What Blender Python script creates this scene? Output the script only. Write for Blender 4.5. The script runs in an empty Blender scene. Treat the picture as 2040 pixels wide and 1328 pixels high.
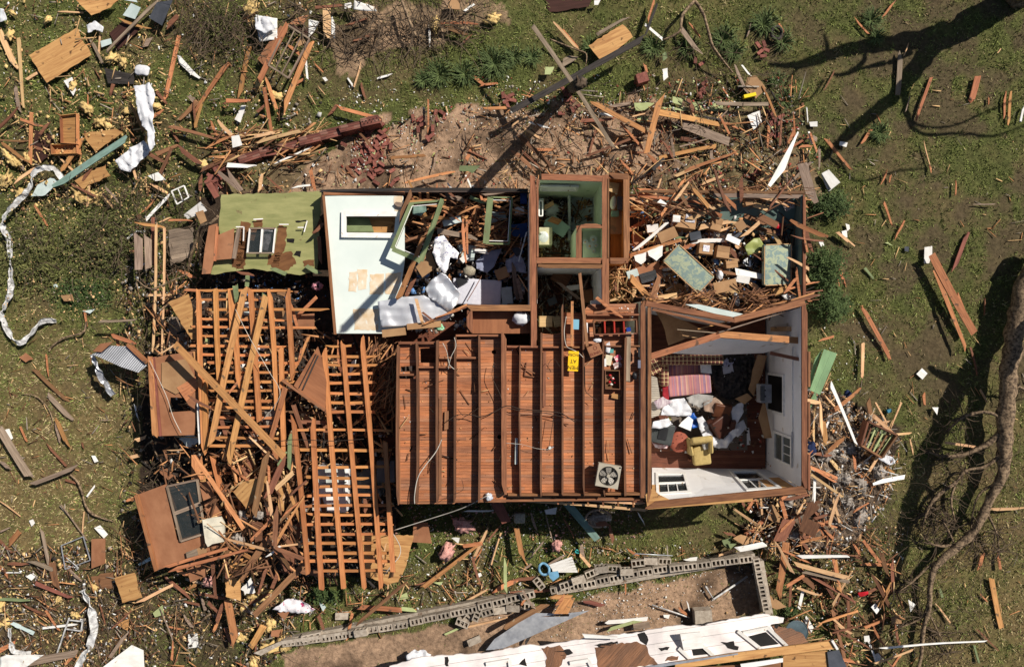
import bpy, bmesh, math, random
import numpy as np
from mathutils import Vector, Matrix, noise
from mathutils.geometry import tessellate_polygon
scene = bpy.context.scene
col = scene.collection
H = 21.0; F = 1428.0                      # camera height (m), focal length in photo pixels
# ---------------- camera, sky, sun, exposure
cam = bpy.data.cameras.new('camera'); camo = bpy.data.objects.new('camera', cam); col.objects.link(camo)
cam.sensor_width = 36; cam.lens = 36*F/2040; cam.clip_end = 2000; cam.clip_start = .1
camo.location = (0, 0, H); scene.camera = camo
S = Vector((-.78, -.56, 0))                # shadow run per metre of height
sdir = Vector((.78, .56, 1)).normalized()
el = math.asin(sdir.z)
world = bpy.data.worlds.new('World'); scene.world = world; world.use_nodes = True
wn = world.node_tree
bg = wn.nodes['Background']; sky = wn.nodes.new('ShaderNodeTexSky'); sky.sky_type = 'NISHITA'
sky.sun_disc = False; sky.sun_elevation = el; sky.sun_rotation = math.atan2(.78, .56)
wn.links.new(sky.outputs[0], bg.inputs[0]); bg.inputs[1].default_value = .05
sl = bpy.data.lights.new('sun', 'SUN'); sl.energy = 5.0; sl.angle = math.radians(.5); sl.color = (1, .94, .85)
slo = bpy.data.objects.new('sun', sl); col.objects.link(slo); slo.rotation_euler = sdir.to_track_quat('Z', 'Y').to_euler()
slo.location = (20, 14, 30)
scene.view_settings.view_transform = 'Standard'; scene.view_settings.look = 'None'
scene.view_settings.exposure = 0.2; scene.view_settings.gamma = 1.0
R = random.Random(11)

def W(px, py, z=0.0):
    k = (H-z)/F
    return Vector(((px-1020)*k, -(py-664)*k, z))
def PX(v):
    k = F/(H-v.z); return (1020+v.x*k, 664-v.y*k)

# ---------------- materials
MATS = {}
def mat(name, c1, c2=None, sc=(3, 3, 3), detail=5, rough=.8, bump=.2, rnd=.25, lo=.35, hi=.65, speck=None, metal=0, hue=.0, bscale=None, coord='Object', dist=0.0):
    if name in MATS: return MATS[name]
    m = bpy.data.materials.new(name); m.use_nodes = True; nt = m.node_tree; N = nt.nodes; L = nt.links
    b = N['Principled BSDF']; b.inputs['Roughness'].default_value = rough; b.inputs['Metallic'].default_value = metal
    b.inputs['Specular IOR Level'].default_value = .25
    c2 = c2 or tuple(x*.6 for x in c1)
    tc = N.new('ShaderNodeTexCoord'); mp = N.new('ShaderNodeMapping'); mp.inputs['Scale'].default_value = sc
    oi = N.new('ShaderNodeObjectInfo')
    L.new(tc.outputs[coord], mp.inputs[0])
    off = N.new('ShaderNodeVectorMath'); off.operation = 'MULTIPLY_ADD'
    L.new(oi.outputs['Random'], off.inputs[0]); off.inputs[1].default_value = (37, 53, 11); L.new(mp.outputs[0], off.inputs[2])
    n = N.new('ShaderNodeTexNoise'); n.inputs['Scale'].default_value = 1; n.inputs['Detail'].default_value = detail; n.inputs['Roughness'].default_value = .62
    n.inputs['Distortion'].default_value = dist
    L.new(off.outputs[0], n.inputs[0])
    cr = N.new('ShaderNodeValToRGB'); cr.color_ramp.elements[0].position = lo; cr.color_ramp.elements[1].position = hi
    cr.color_ramp.elements[0].color = (*c2, 1); cr.color_ramp.elements[1].color = (*c1, 1)
    L.new(n.outputs[0], cr.inputs[0])
    out = cr.outputs[0]
    if speck:      # (colour, scale, threshold) wear spots with a shape of their own
        sn = N.new('ShaderNodeTexNoise'); sn.inputs['Scale'].default_value = speck[1]; sn.inputs['Detail'].default_value = 6
        L.new(tc.outputs[coord], sn.inputs[0])
        gt = N.new('ShaderNodeMapRange'); gt.inputs[1].default_value = speck[2]; gt.inputs[2].default_value = speck[2]+.06
        L.new(sn.outputs[0], gt.inputs[0])
        mx = N.new('ShaderNodeMix'); mx.data_type = 'RGBA'; L.new(gt.outputs[0], mx.inputs['Factor'])
        L.new(out, mx.inputs['A']); mx.inputs['B'].default_value = (*speck[0], 1); out = mx.outputs['Result']
    if rnd:
        hs = N.new('ShaderNodeHueSaturation'); mr = N.new('ShaderNodeMapRange')
        mr.inputs[3].default_value = 1-rnd; mr.inputs[4].default_value = 1+rnd*.8
        L.new(oi.outputs['Random'], mr.inputs[0]); L.new(mr.outputs[0], hs.inputs['Value']); L.new(out, hs.inputs['Color'])
        if hue:
            m2 = N.new('ShaderNodeMath'); m2.operation = 'FRACT'; m3 = N.new('ShaderNodeMath'); m3.operation = 'MULTIPLY'; m3.inputs[1].default_value = 13.7
            L.new(oi.outputs['Random'], m3.inputs[0]); L.new(m3.outputs[0], m2.inputs[0])
            m4 = N.new('ShaderNodeMapRange'); m4.inputs[3].default_value = .5-hue; m4.inputs[4].default_value = .5+hue
            L.new(m2.outputs[0], m4.inputs[0]); L.new(m4.outputs[0], hs.inputs['Hue'])
        out = hs.outputs[0]
    L.new(out, b.inputs['Base Color'])
    if bump:
        bn = N.new('ShaderNodeBump'); bn.inputs['Strength'].default_value = bump; bn.inputs['Distance'].default_value = .02
        L.new(n.outputs[0], bn.inputs['Height']); L.new(bn.outputs[0], b.inputs['Normal'])
    MATS[name] = m; return m
def boards(name, cols, row, length=3.0, axis=0, rough=.6, gap=.004, bump=.3, noisecol=.45):
    """boards laid side by side: brick pattern in the object's own x-y (axis 0: boards run along x)"""
    if name in MATS: return MATS[name]
    m = bpy.data.materials.new(name); m.use_nodes = True; nt = m.node_tree; N = nt.nodes; L = nt.links
    b = N['Principled BSDF']; b.inputs['Roughness'].default_value = rough; b.inputs['Specular IOR Level'].default_value = .3
    tc = N.new('ShaderNodeTexCoord'); mp = N.new('ShaderNodeMapping')
    if axis: mp.inputs['Rotation'].default_value = (0, 0, math.pi/2)
    L.new(tc.outputs['Object'], mp.inputs[0])
    sx = N.new('ShaderNodeSeparateXYZ'); L.new(mp.outputs[0], sx.inputs[0])
    dv = N.new('ShaderNodeMath'); dv.operation = 'DIVIDE'; dv.inputs[1].default_value = row; L.new(sx.outputs['Y'], dv.inputs[0])
    fl = N.new('ShaderNodeMath'); fl.operation = 'FLOOR'; L.new(dv.outputs[0], fl.inputs[0])
    fr = N.new('ShaderNodeMath'); fr.operation = 'FRACT'; L.new(dv.outputs[0], fr.inputs[0])
    w1 = N.new('ShaderNodeTexWhiteNoise'); w1.noise_dimensions = '1D'; L.new(fl.outputs[0], w1.inputs['W'])
    dx = N.new('ShaderNodeMath'); dx.operation = 'MULTIPLY_ADD'; L.new(sx.outputs['X'], dx.inputs[0]); dx.inputs[1].default_value = 1/length
    m9 = N.new('ShaderNodeMath'); m9.operation = 'MULTIPLY'; m9.inputs[1].default_value = 9; L.new(w1.outputs[0], m9.inputs[0]); L.new(m9.outputs[0], dx.inputs[2])
    fx = N.new('ShaderNodeMath'); fx.operation = 'FLOOR'; L.new(dx.outputs[0], fx.inputs[0])
    cb = N.new('ShaderNodeCombineXYZ'); L.new(fl.outputs[0], cb.inputs[0]); L.new(fx.outputs[0], cb.inputs[1])
    w2 = N.new('ShaderNodeTexWhiteNoise'); w2.noise_dimensions = '2D'; L.new(cb.outputs[0], w2.inputs[0])
    cr = N.new('ShaderNodeValToRGB'); e = cr.color_ramp.elements
    for i, c in enumerate(cols):
        p = i/(len(cols)-1)
        if i == 0: e[0].position = 0; e[0].color = (*c, 1)
        elif i == len(cols)-1: e[-1].position = 1; e[-1].color = (*c, 1)
        else:
            q = e.new(p); q.color = (*c, 1)
    L.new(w2.outputs[0], cr.inputs[0])
    mp2 = N.new('ShaderNodeMapping'); mp2.inputs['Scale'].default_value = (2.2, 34, 5); L.new(mp.outputs[0], mp2.inputs[0])
    gn = N.new('ShaderNodeTexNoise'); gn.inputs['Scale'].default_value = 1; gn.inputs['Detail'].default_value = 6; gn.inputs['Roughness'].default_value = .65
    L.new(mp2.outputs[0], gn.inputs[0])
    mr = N.new('ShaderNodeMapRange'); mr.inputs[1].default_value = .3; mr.inputs[2].default_value = .7; mr.inputs[3].default_value = 1-noisecol; mr.inputs[4].default_value = 1+noisecol*.7
    L.new(gn.outputs[0], mr.inputs[0])
    g2 = N.new('ShaderNodeTexNoise'); g2.inputs['Scale'].default_value = 1.3; g2.inputs['Detail'].default_value = 4; L.new(mp.outputs[0], g2.inputs[0])
    mr2 = N.new('ShaderNodeMapRange'); mr2.inputs[1].default_value = .3; mr2.inputs[2].default_value = .7; mr2.inputs[3].default_value = .72; mr2.inputs[4].default_value = 1.2
    L.new(g2.outputs[0], mr2.inputs[0])
    mm = N.new('ShaderNodeMath'); mm.operation = 'MULTIPLY'; L.new(mr.outputs[0], mm.inputs[0]); L.new(mr2.outputs[0], mm.inputs[1])
    gp = N.new('ShaderNodeMath'); gp.operation = 'GREATER_THAN'; gp.inputs[1].default_value = gap/row; L.new(fr.outputs[0], gp.inputs[0])
    g3 = N.new('ShaderNodeMapRange'); g3.inputs[3].default_value = .25; L.new(gp.outputs[0], g3.inputs[0])
    mm2 = N.new('ShaderNodeMath'); mm2.operation = 'MULTIPLY'; L.new(mm.outputs[0], mm2.inputs[0]); L.new(g3.outputs[0], mm2.inputs[1])
    hs = N.new('ShaderNodeHueSaturation'); L.new(cr.outputs[0], hs.inputs['Color']); L.new(mm2.outputs[0], hs.inputs['Value'])
    L.new(hs.outputs[0], b.inputs['Base Color'])
    bn = N.new('ShaderNodeBump'); bn.inputs['Strength'].default_value = bump; bn.inputs['Distance'].default_value = .02
    L.new(mm2.outputs[0], bn.inputs['Height']); L.new(bn.outputs[0], b.inputs['Normal'])
    MATS[name] = m; return m
def attr_mat(name, rough=.85, trans=0, bump=0):
    m = bpy.data.materials.new(name); m.use_nodes = True; N = m.node_tree.nodes; L = m.node_tree.links
    b = N['Principled BSDF']; a = N.new('ShaderNodeAttribute'); a.attribute_name = 'tint'
    L.new(a.outputs['Color'], b.inputs['Base Color']); b.inputs['Roughness'].default_value = rough; b.inputs['Specular IOR Level'].default_value = .2
    MATS[name] = m; return m
g = (2.2, 26, 26)
TONE = {
 'o': mat('orange wood', (.50,.225,.092), (.28,.112,.045), g, rnd=.38, hue=.015, lo=.3, hi=.6, speck=((.16,.09,.05), 5, .62)),
 'p': mat('pale wood', (.64,.41,.21), (.44,.25,.12), g, rnd=.25, hue=.01, lo=.3, hi=.6, speck=((.25,.17,.11), 4, .66)),
 'b': mat('brown wood', (.25,.115,.058), (.12,.052,.028), g, rnd=.4, hue=.015, lo=.3, hi=.65, speck=((.30,.22,.15), 4, .67)),
 'd': mat('blackened wood', (.055,.045,.040), (.02,.017,.015), g, rnd=.3),
 'g': mat('grey weathered wood', (.34,.25,.18), (.17,.12,.085), g, rnd=.25, hue=.01),
 'w': mat('white paint', (.80,.78,.74), (.66,.63,.58), (3,8,8), rnd=.12, speck=((.35,.25,.16), 6, .68), bump=.05),
 'n': mat('green paint', (.20,.245,.115), (.14,.17,.08), (3,10,10), rnd=.12, speck=((.16,.08,.04), 5, .69), bump=.05),
 't': mat('teal paint', (.20,.30,.25), (.13,.20,.17), (3,10,10), rnd=.12, speck=((.2,.12,.07), 5, .68), bump=.05),
 'r': mat('red paint', (.27,.095,.065), (.16,.055,.04), (3,12,12), rnd=.2),
 'y': mat('plywood', (.52,.29,.11), (.31,.14,.05), (1.2,14,8), rnd=.2, lo=.3, hi=.6, speck=((.12,.06,.025), 4.5, .63), dist=.6),
 'c': mat('cardboard', (.40,.235,.115), (.31,.17,.08), (3,3,3), rnd=.15, bump=.05),
 'h': mat('brown hardboard', (.34,.155,.078), (.26,.11,.053), (2,3,3), rnd=.12, bump=.05, speck=((.20,.10,.055), 2.6, .62)),
 'l': mat('pale blue paint', (.55,.62,.60), (.42,.5,.47), (3,3,3), rnd=.1, bump=.05),
 's': mat('slate sheet', (.07,.075,.09), (.04,.045,.055), (3,3,3), rnd=.2, bump=.05),
 'm': mat('maroon boards', (.055,.022,.016), (.035,.014,.01), (2,16,8), rnd=.2),
 'k': mat('black plastic', (.02,.02,.022), (.012,.012,.013), rnd=.1, rough=.45, bump=.05),
 'e': mat('pale green board', (.42,.47,.22), (.33,.36,.16), (4,4,4), rnd=.15, speck=((.3,.2,.1), 6, .66), bump=.05),
}
TW = {'o': 'orange-brown', 'p': 'pale yellow', 'b': 'dark brown', 'd': 'blackened', 'g': 'weathered grey', 'w': 'white-painted', 'n': 'green-painted', 't': 'teal-painted',
      'r': 'dull red', 'y': 'yellowish plywood', 'c': 'tan cardboard', 'h': 'smooth brown', 'l': 'pale bluish', 's': 'slate grey', 'm': 'maroon', 'k': 'black', 'e': 'pale green'}
GALV = mat('galvanised metal', (.55,.56,.58), (.36,.37,.40), (5,5,5), rough=.42, metal=.55, rnd=.1, bump=.25)
WMET = mat('white metal', (.66,.65,.63), (.30,.29,.28), (8,8,8), rough=.5, rnd=.05, bump=.3, speck=((.2,.17,.13), 7, .62))
CLOTH = mat('white cloth', (.66,.66,.67), (.52,.52,.55), (9,9,9), rnd=.05, bump=.5)
BARK = mat('bark', (.31,.215,.13), (.065,.042,.026), (13,13,13), rnd=.15, bump=1.0, detail=10, lo=.4, hi=.6)
TWIG = mat('twig', (.12,.085,.055), (.06,.04,.025), (8,8,8), rnd=.2)
BRICK = mat('red brick', (.27,.095,.068), (.15,.05,.038), (14,14,14), rnd=.35, speck=((.5,.45,.38), 11, .67))
CMU = mat('concrete block', (.42,.36,.29), (.27,.22,.17), (9,9,9), rnd=.28, bump=.5, speck=((.16,.11,.075), 6, .62))
DARK = mat('hole shade and knob black', (.012,.010,.009), rnd=0, bump=0)  # black painted for shade in holes; knobs and buttons use it too
PLATE = mat('wall plate wood', (.31,.135,.062), (.13,.052,.026), g, rnd=.25, hue=.008, lo=.3, hi=.65)
TINT = attr_mat('tinted scraps')

# ---------------- object helpers
def tag(o, label=None, cat=None, group=None, kind=None):
    if label: o['label'] = label
    if cat: o['category'] = cat
    if group: o['group'] = group
    if kind: o['kind'] = kind
    return o
def link(name, me, m=None, parent=None, loc=None, rot=None, smooth=False):
    o = bpy.data.objects.new(name, me); col.objects.link(o)
    if m is not None and not me.materials:
        for q in (m if isinstance(m, (list, tuple)) else [m]): me.materials.append(q)
    if smooth:
        for p in me.polygons: p.use_smooth = True
    if loc is not None: o.location = loc
    if rot is not None: o.rotation_euler = rot
    if parent is not None:
        o.parent = parent
        o.matrix_parent_inverse = parent.matrix_basis.inverted()
    return o
def empty(name, loc, label, cat, group=None):
    o = bpy.data.objects.new(name, None); col.objects.link(o); o.location = loc; o.empty_display_size = .3
    return tag(o, label, cat, group)
def mesh(name, vs, fs):
    me = bpy.data.meshes.new(name); me.from_pydata([tuple(v) for v in vs], [], fs); me.update(); return me
def frame_from(p0, p1):
    d = (p1-p0); x = d.normalized(); up = Vector((0, 0, 1))
    if abs(x.z) > .95: up = Vector((0, 1, 0))
    y = up.cross(x).normalized(); z = x.cross(y)
    return Matrix(((x.x, y.x, z.x), (x.y, y.y, z.y), (x.z, y.z, z.z))).to_4x4()
def bar_verts(L, w, h, jag=.0, bow=.0, seg=1, taper=1.0, rr=R):
    """box of length L along x, in its own space, ends broken by jag, bowed by bow"""
    vs, fs = [], []
    st = [i/seg for i in range(seg+1)]; sc_ = [1]*(seg+1); of = [0]*(seg+1)
    if jag > .025 and seg > 2 and L > .3:      # splintered ends: the last bit runs out to one side
        for e in (0, 1):
            if rr.random() < .6:
                l_ = min(.3, rr.uniform(.06, .3)/L); q = rr.uniform(.12, .6); s_ = rr.choice((-1, 1))*(1-q)/2
                if e == 0: st[1] = l_; sc_[0] = q; of[0] = s_
                else: st[seg-1] = 1-l_; sc_[seg] = q; of[seg] = s_
    for i in range(seg+1):
        t = st[i]; x = -L/2+L*t; wy = w*(1+(taper-1)*t)*sc_[i]; b = bow*(1-(2*t-1)**2)+of[i]*w
        for (sy, sz) in ((-1,-1), (1,-1), (1,1), (-1,1)):
            jx = 0
            if jag and i in (0, seg): jx = rr.uniform(-jag, jag)
            vs.append((x+jx, sy*wy/2+b, sz*h/2))
    for i in range(seg):
        a = i*4
        for k in range(4): fs.append((a+k, a+(k+1) % 4, a+4+(k+1) % 4, a+4+k))
    fs.append((3, 2, 1, 0)); e = seg*4; fs.append((e, e+1, e+2, e+3)); return vs, fs
def bar(name, p0, p1, w, h, m, parent=None, jag=0, bow=0, seg=1, taper=1.0, roll=0):
    L = (p1-p0).length; vs, fs = bar_verts(L, w, h, jag, bow, seg, taper)
    o = link(name, mesh(name, vs, fs), m, None)
    M4 = Matrix.Translation((p0+p1)/2) @ frame_from(p0, p1) @ Matrix.Rotation(roll, 4, 'X')
    if parent is not None:
        o.parent = parent; o.matrix_parent_inverse = parent.matrix_basis.inverted()
    o.matrix_basis = M4
    return o
def box(name, c, s, m, parent=None, rz=0, bev=0, rot=None, smooth=False):
    bm = bmesh.new(); bmesh.ops.create_cube(bm, size=1)
    for v in bm.verts: v.co = Vector((v.co.x*s[0], v.co.y*s[1], v.co.z*s[2]))
    if bev: bmesh.ops.bevel(bm, geom=bm.edges[:], offset=bev, segments=3, affect='EDGES', profile=.6)
    me = bpy.data.meshes.new(name); bm.to_mesh(me); bm.free()
    return link(name, me, m, parent, c, rot or (0, 0, rz), smooth=smooth or bev > .02)
def prism(poly, t, holes=()):
    """list of world Vectors (outer) -> mesh verts/faces of a sheet with thickness t below, with holes"""
    rings = [poly]+list(holes)
    tris = tessellate_polygon([[Vector((p.x, p.y, 0)) for p in r] for r in rings])
    allv = [p for r in rings for p in r]; n = len(allv)
    vs = allv+[p-Vector((0, 0, t)) for p in allv]; fs = []
    for a, b, c in tris:
        nn = (allv[b]-allv[a]).cross(allv[c]-allv[a])
        if nn.z < 0: a, b = b, a
        fs.append((a, b, c)); fs.append((c+n, b+n, a+n))
    k = 0
    for ri, r in enumerate(rings):
        L = len(r); area = sum(r[i].x*r[(i+1) % L].y-r[(i+1) % L].x*r[i].y for i in range(L))
        flip = (area < 0) != (ri > 0)
        for i in range(L):
            a, b = k+i, k+(i+1) % L
            fs.append((b, a, a+n, b+n) if flip else (a, b, b+n, a+n)) if False else fs.append((a, a+n, b+n, b) if not flip else (b, b+n, a+n, a))
        k += L
    return vs, fs
def rag(pts, amp, step=14, rr=R):
    out = []; n = len(pts)
    for i in range(n):
        a, b = pts[i], pts[(i+1) % n]; d = math.hypot(b[0]-a[0], b[1]-a[1]); k = max(1, int(d/step))
        out.append(a)
        for j in range(1, k):
            t = (j+rr.uniform(-.3, .3))/k; out.append((a[0]+(b[0]-a[0])*t+rr.uniform(-amp, amp), a[1]+(b[1]-a[1])*t+rr.uniform(-amp, amp)))
    return out
def sheet(name, pts, z, t, m, parent=None, holes=(), ragged=0, ang=None, step=14):
    """flat piece from outline points (photo pixels); z number or function of (px,py)"""
    zf = z if callable(z) else (lambda a, b: z)
    if ragged: pts = rag(pts, ragged, step)
    P = [W(a, b, zf(a, b)) for a, b in pts]; Hs = [[W(a, b, zf(a, b)) for a, b in h] for h in holes]
    vs, fs = prism(P, t, Hs); c = sum(P, Vector())/len(P)
    if ang is None:
        e = P[1 % len(P)]-P[0]; best = 0
        for i in range(len(P)):
            d = P[(i+1) % len(P)]-P[i]
            if d.length > best and not ragged: best = d.length; e = d
        ang = math.atan2(e.y, e.x)
    rm = Matrix.Rotation(-ang, 3, 'Z')
    me = mesh(name, [rm @ (v-c) for v in vs], fs)
    return link(name, me, m, parent, c, (0, 0, ang))
def circ(cx, cy, r, n=14): return [(cx+r*math.cos(2*math.pi*i/n), cy+r*math.sin(2*math.pi*i/n)) for i in range(n)]
def cat_pts(pts, k=5):
    out = []; n = len(pts)
    for i in range(n-1):
        p0, p1, p2, p3 = pts[max(i-1, 0)], pts[i], pts[i+1], pts[min(i+2, n-1)]
        for j in range(k):
            t = j/k; out.append(tuple(.5*((2*b)+(-a+c)*t+(2*a-5*b+4*c-d)*t*t+(-a+3*b-3*c+d)*t**3) for a, b, c, d in zip(p0, p1, p2, p3)))
    out.append(tuple(pts[-1])); return out
def tube_geo(P, rad, ns=6, rough=0.0, flat=1.0, seed=0):
    vs, fs = [], []; n = len(P)
    for i in range(n):
        d = (P[min(i+1, n-1)]-P[max(i-1, 0)]); d = d.normalized() if d.length > 1e-6 else Vector((1, 0, 0))
        up = Vector((0, 0, 1)) if abs(d.z) < .9 else Vector((0, 1, 0))
        y = up.cross(d).normalized(); z = d.cross(y); r = rad[i]
        for k in range(ns):
            a = 2*math.pi*k/ns; q = 1+rough*noise.noise(P[i]*3+Vector((math.cos(a), math.sin(a), seed)))
            vs.append(P[i]+(y*math.cos(a)+z*math.sin(a)*flat)*r*q)
    for i in range(n-1):
        for k in range(ns):
            fs.append((i*ns+k, i*ns+(k+1) % ns, (i+1)*ns+(k+1) % ns, (i+1)*ns+k))
    fs.append(tuple(range(ns-1, -1, -1))); fs.append(tuple((n-1)*ns+k for k in range(ns)))
    return vs, fs
def tube(name, pts, m, parent=None, ns=6, rough=0, flat=1.0, k=5, smooth=True, straight=False):
    """pts: (px,py,z,r)"""
    q = pts if straight else cat_pts(pts, k)
    P = [W(a, b, c) for a, b, c, r in q]; c0 = P[0].copy()
    vs, fs = tube_geo([p-c0 for p in P], [r for *_, r in q], ns, rough, flat, len(pts))
    return link(name, mesh(name, vs, fs), m, parent, c0, smooth=smooth)
def drape(name, pts, z, m, amp=.05, parent=None, step=.05, fr=6, t=.008, seed=0, sm=True, ridge=None):
    """crumpled cloth / foil / metal sheet: outline in photo pixels, z number or function"""
    zf = z if callable(z) else (lambda a, b: z)
    P = [W(a, b, zf(a, b)) for a, b in pts]; c = sum(P, Vector())/len(P)
    bm = bmesh.new(); f = bm.faces.new([bm.verts.new(p-c) for p in P])
    xs = [p.x-c.x for p in P]; ys = [p.y-c.y for p in P]
    x = min(xs)+step
    while x < max(xs):
        bmesh.ops.bisect_plane(bm, geom=bm.verts[:]+bm.edges[:]+bm.faces[:], plane_co=(x, 0, 0), plane_no=(1, 0, 0)); x += step
    y = min(ys)+step
    while y < max(ys):
        bmesh.ops.bisect_plane(bm, geom=bm.verts[:]+bm.edges[:]+bm.faces[:], plane_co=(0, y, 0), plane_no=(0, 1, 0)); y += step
    for v in bm.verts:
        q = v.co+Vector((seed*3.1, seed*1.7, 0)); 
        n1 = noise.noise(Vector((q.x*fr, q.y*fr, seed))); n2 = 1-abs(noise.noise(Vector((q.x*fr*.8+9, q.y*fr*.5, seed+5))))*2
        n3 = 1-abs(noise.noise(Vector((q.x*fr*2.1+4, q.y*fr*1.6, seed+9))))*2.2
        dz = amp*(n1*.6+n2*.6+n3*.45)
        if ridge: 
            dz += ridge[1]*math.sin((q.x*math.cos(ridge[0])+q.y*math.sin(ridge[0]))*ridge[2])
        v.co.z += dz; v.co.x += amp*.3*noise.noise(q*fr+Vector((3, 3, 3))); v.co.y += amp*.3*noise.noise(q*fr+Vector((7, 7, 7)))
    bmesh.ops.recalc_face_normals(bm, faces=bm.faces[:])
    if sum(f.normal.z for f in bm.faces) < 0: bmesh.ops.reverse_faces(bm, faces=bm.faces[:])
    r = bmesh.ops.extrude_face_region(bm, geom=bm.faces[:])   # thickness
    for v in [e for e in r['geom'] if isinstance(e, bmesh.types.BMVert)]: v.co.z += t
    bmesh.ops.recalc_face_normals(bm, faces=bm.faces[:])
    me = bpy.data.meshes.new(name); bm.to_mesh(me); bm.free()
    return link(name, me, m, parent, c, smooth=sm)
def blob(name, c, s, m, parent=None, amp=.25, fr=3, sub=3, seed=0, rz=0, flatbottom=True, smooth=True):
    bm = bmesh.new(); bmesh.ops.create_icosphere(bm, subdivisions=sub, radius=1)
    for v in bm.verts:
        n = v.co.normalized(); d = 1+amp*noise.noise(n*fr*.7+Vector((seed, 0, 0)))+amp*.6*noise.noise(n*fr*2+Vector((seed, 4, 0)))
        v.co = Vector((n.x*s[0]*d, n.y*s[1]*d, n.z*s[2]*d))
        if flatbottom and v.co.z < -s[2]*.6: v.co.z = -s[2]*.6
    me = bpy.data.meshes.new(name); bm.to_mesh(me); bm.free()
    return link(name, me, m, parent, c, (0, 0, rz), smooth=smooth)
def open_box(name, pts, z, hgt, m, parent=None, t=.015, floor=True, label=None, cat='box'):
    """open-topped box, top corner px at height z (4 corners, in order)"""
    P = [W(a, b, z) for a, b in pts]; c = sum(P, Vector())/4
    root = parent or empty(name, c-Vector((0, 0, hgt)), label, cat)
    for i in range(4):
        a, b = P[i], P[(i+1) % 4]; d = (b-a).normalized()*(t/2+.001)*(1 if i % 2 else -1)
        bar('side_panel', a-Vector((0, 0, hgt/2))-d, b-Vector((0, 0, hgt/2))+d, t, hgt, m, root)
    if floor:
        Q = [c+(p-c)*.96-Vector((0, 0, hgt-.02)) for p in P]
        vs, fs = prism([q-c for q in Q], t); link('bottom_panel', mesh('bottom_panel', vs, fs), m, root, c)
    return root
def inpoly(x, y, poly):
    ins = False; n = len(poly); j = n-1
    for i in range(n):
        xi, yi = poly[i]; xj, yj = poly[j]
        if (yi > y) != (yj > y) and x < (xj-xi)*(y-yi)/(yj-yi)+xi: ins = not ins
        j = i
    return ins
def npoly(X, Y, poly):
    ins = np.zeros(X.shape, bool); n = len(poly); j = n-1
    for i in range(n):
        xi, yi = poly[i]; xj, yj = poly[j]
        if yi != yj:
            c = ((yi > Y) != (yj > Y)) & (X < (xj-xi)*(Y-yi)/(yj-yi)+xi); ins ^= c
        j = i
    return ins
def vnoise(X, Y, sc, seed=0, oct=3):
    """cheap numpy value noise in 0..1"""
    out = np.zeros(X.shape); amp = 1; tot = 0; rs = np.random.RandomState(seed)
    tab = rs.rand(256, 256)
    for o in range(oct):
        x = X*sc+1000+seed*7; y = Y*sc+1000; xi = np.floor(x).astype(int); yi = np.floor(y).astype(int); fx = x-xi; fy = y-yi
        fx = fx*fx*(3-2*fx); fy = fy*fy*(3-2*fy)
        a = tab[xi % 256, yi % 256]; b = tab[(xi+1) % 256, yi % 256]; c = tab[xi % 256, (yi+1) % 256]; d = tab[(xi+1) % 256, (yi+1) % 256]
        out += amp*((a*(1-fx)+b*fx)*(1-fy)+(c*(1-fx)+d*fx)*fy); tot += amp; amp *= .55; sc *= 2.1
    return out/tot
def fast_mesh(name, V, Fc, nper, tint=None):
    me = bpy.data.meshes.new(name); nv = len(V); nf = len(Fc)
    me.vertices.add(nv); me.vertices.foreach_set('co', np.asarray(V, np.float32).ravel())
    me.loops.add(nf*nper); me.loops.foreach_set('vertex_index', np.asarray(Fc, np.int32).ravel())
    me.polygons.add(nf); me.polygons.foreach_set('loop_start', np.arange(0, nf*nper, nper, dtype=np.int32))
    me.polygons.foreach_set('loop_total', np.full(nf, nper, np.int32))
    me.update(calc_edges=True)
    if tint is not None:
        a = me.color_attributes.new('tint', 'FLOAT_COLOR', 'POINT'); c = np.ones((nv, 4), np.float32); c[:, :3] = tint; a.data.foreach_set('color', c.ravel())
    return me
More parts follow.
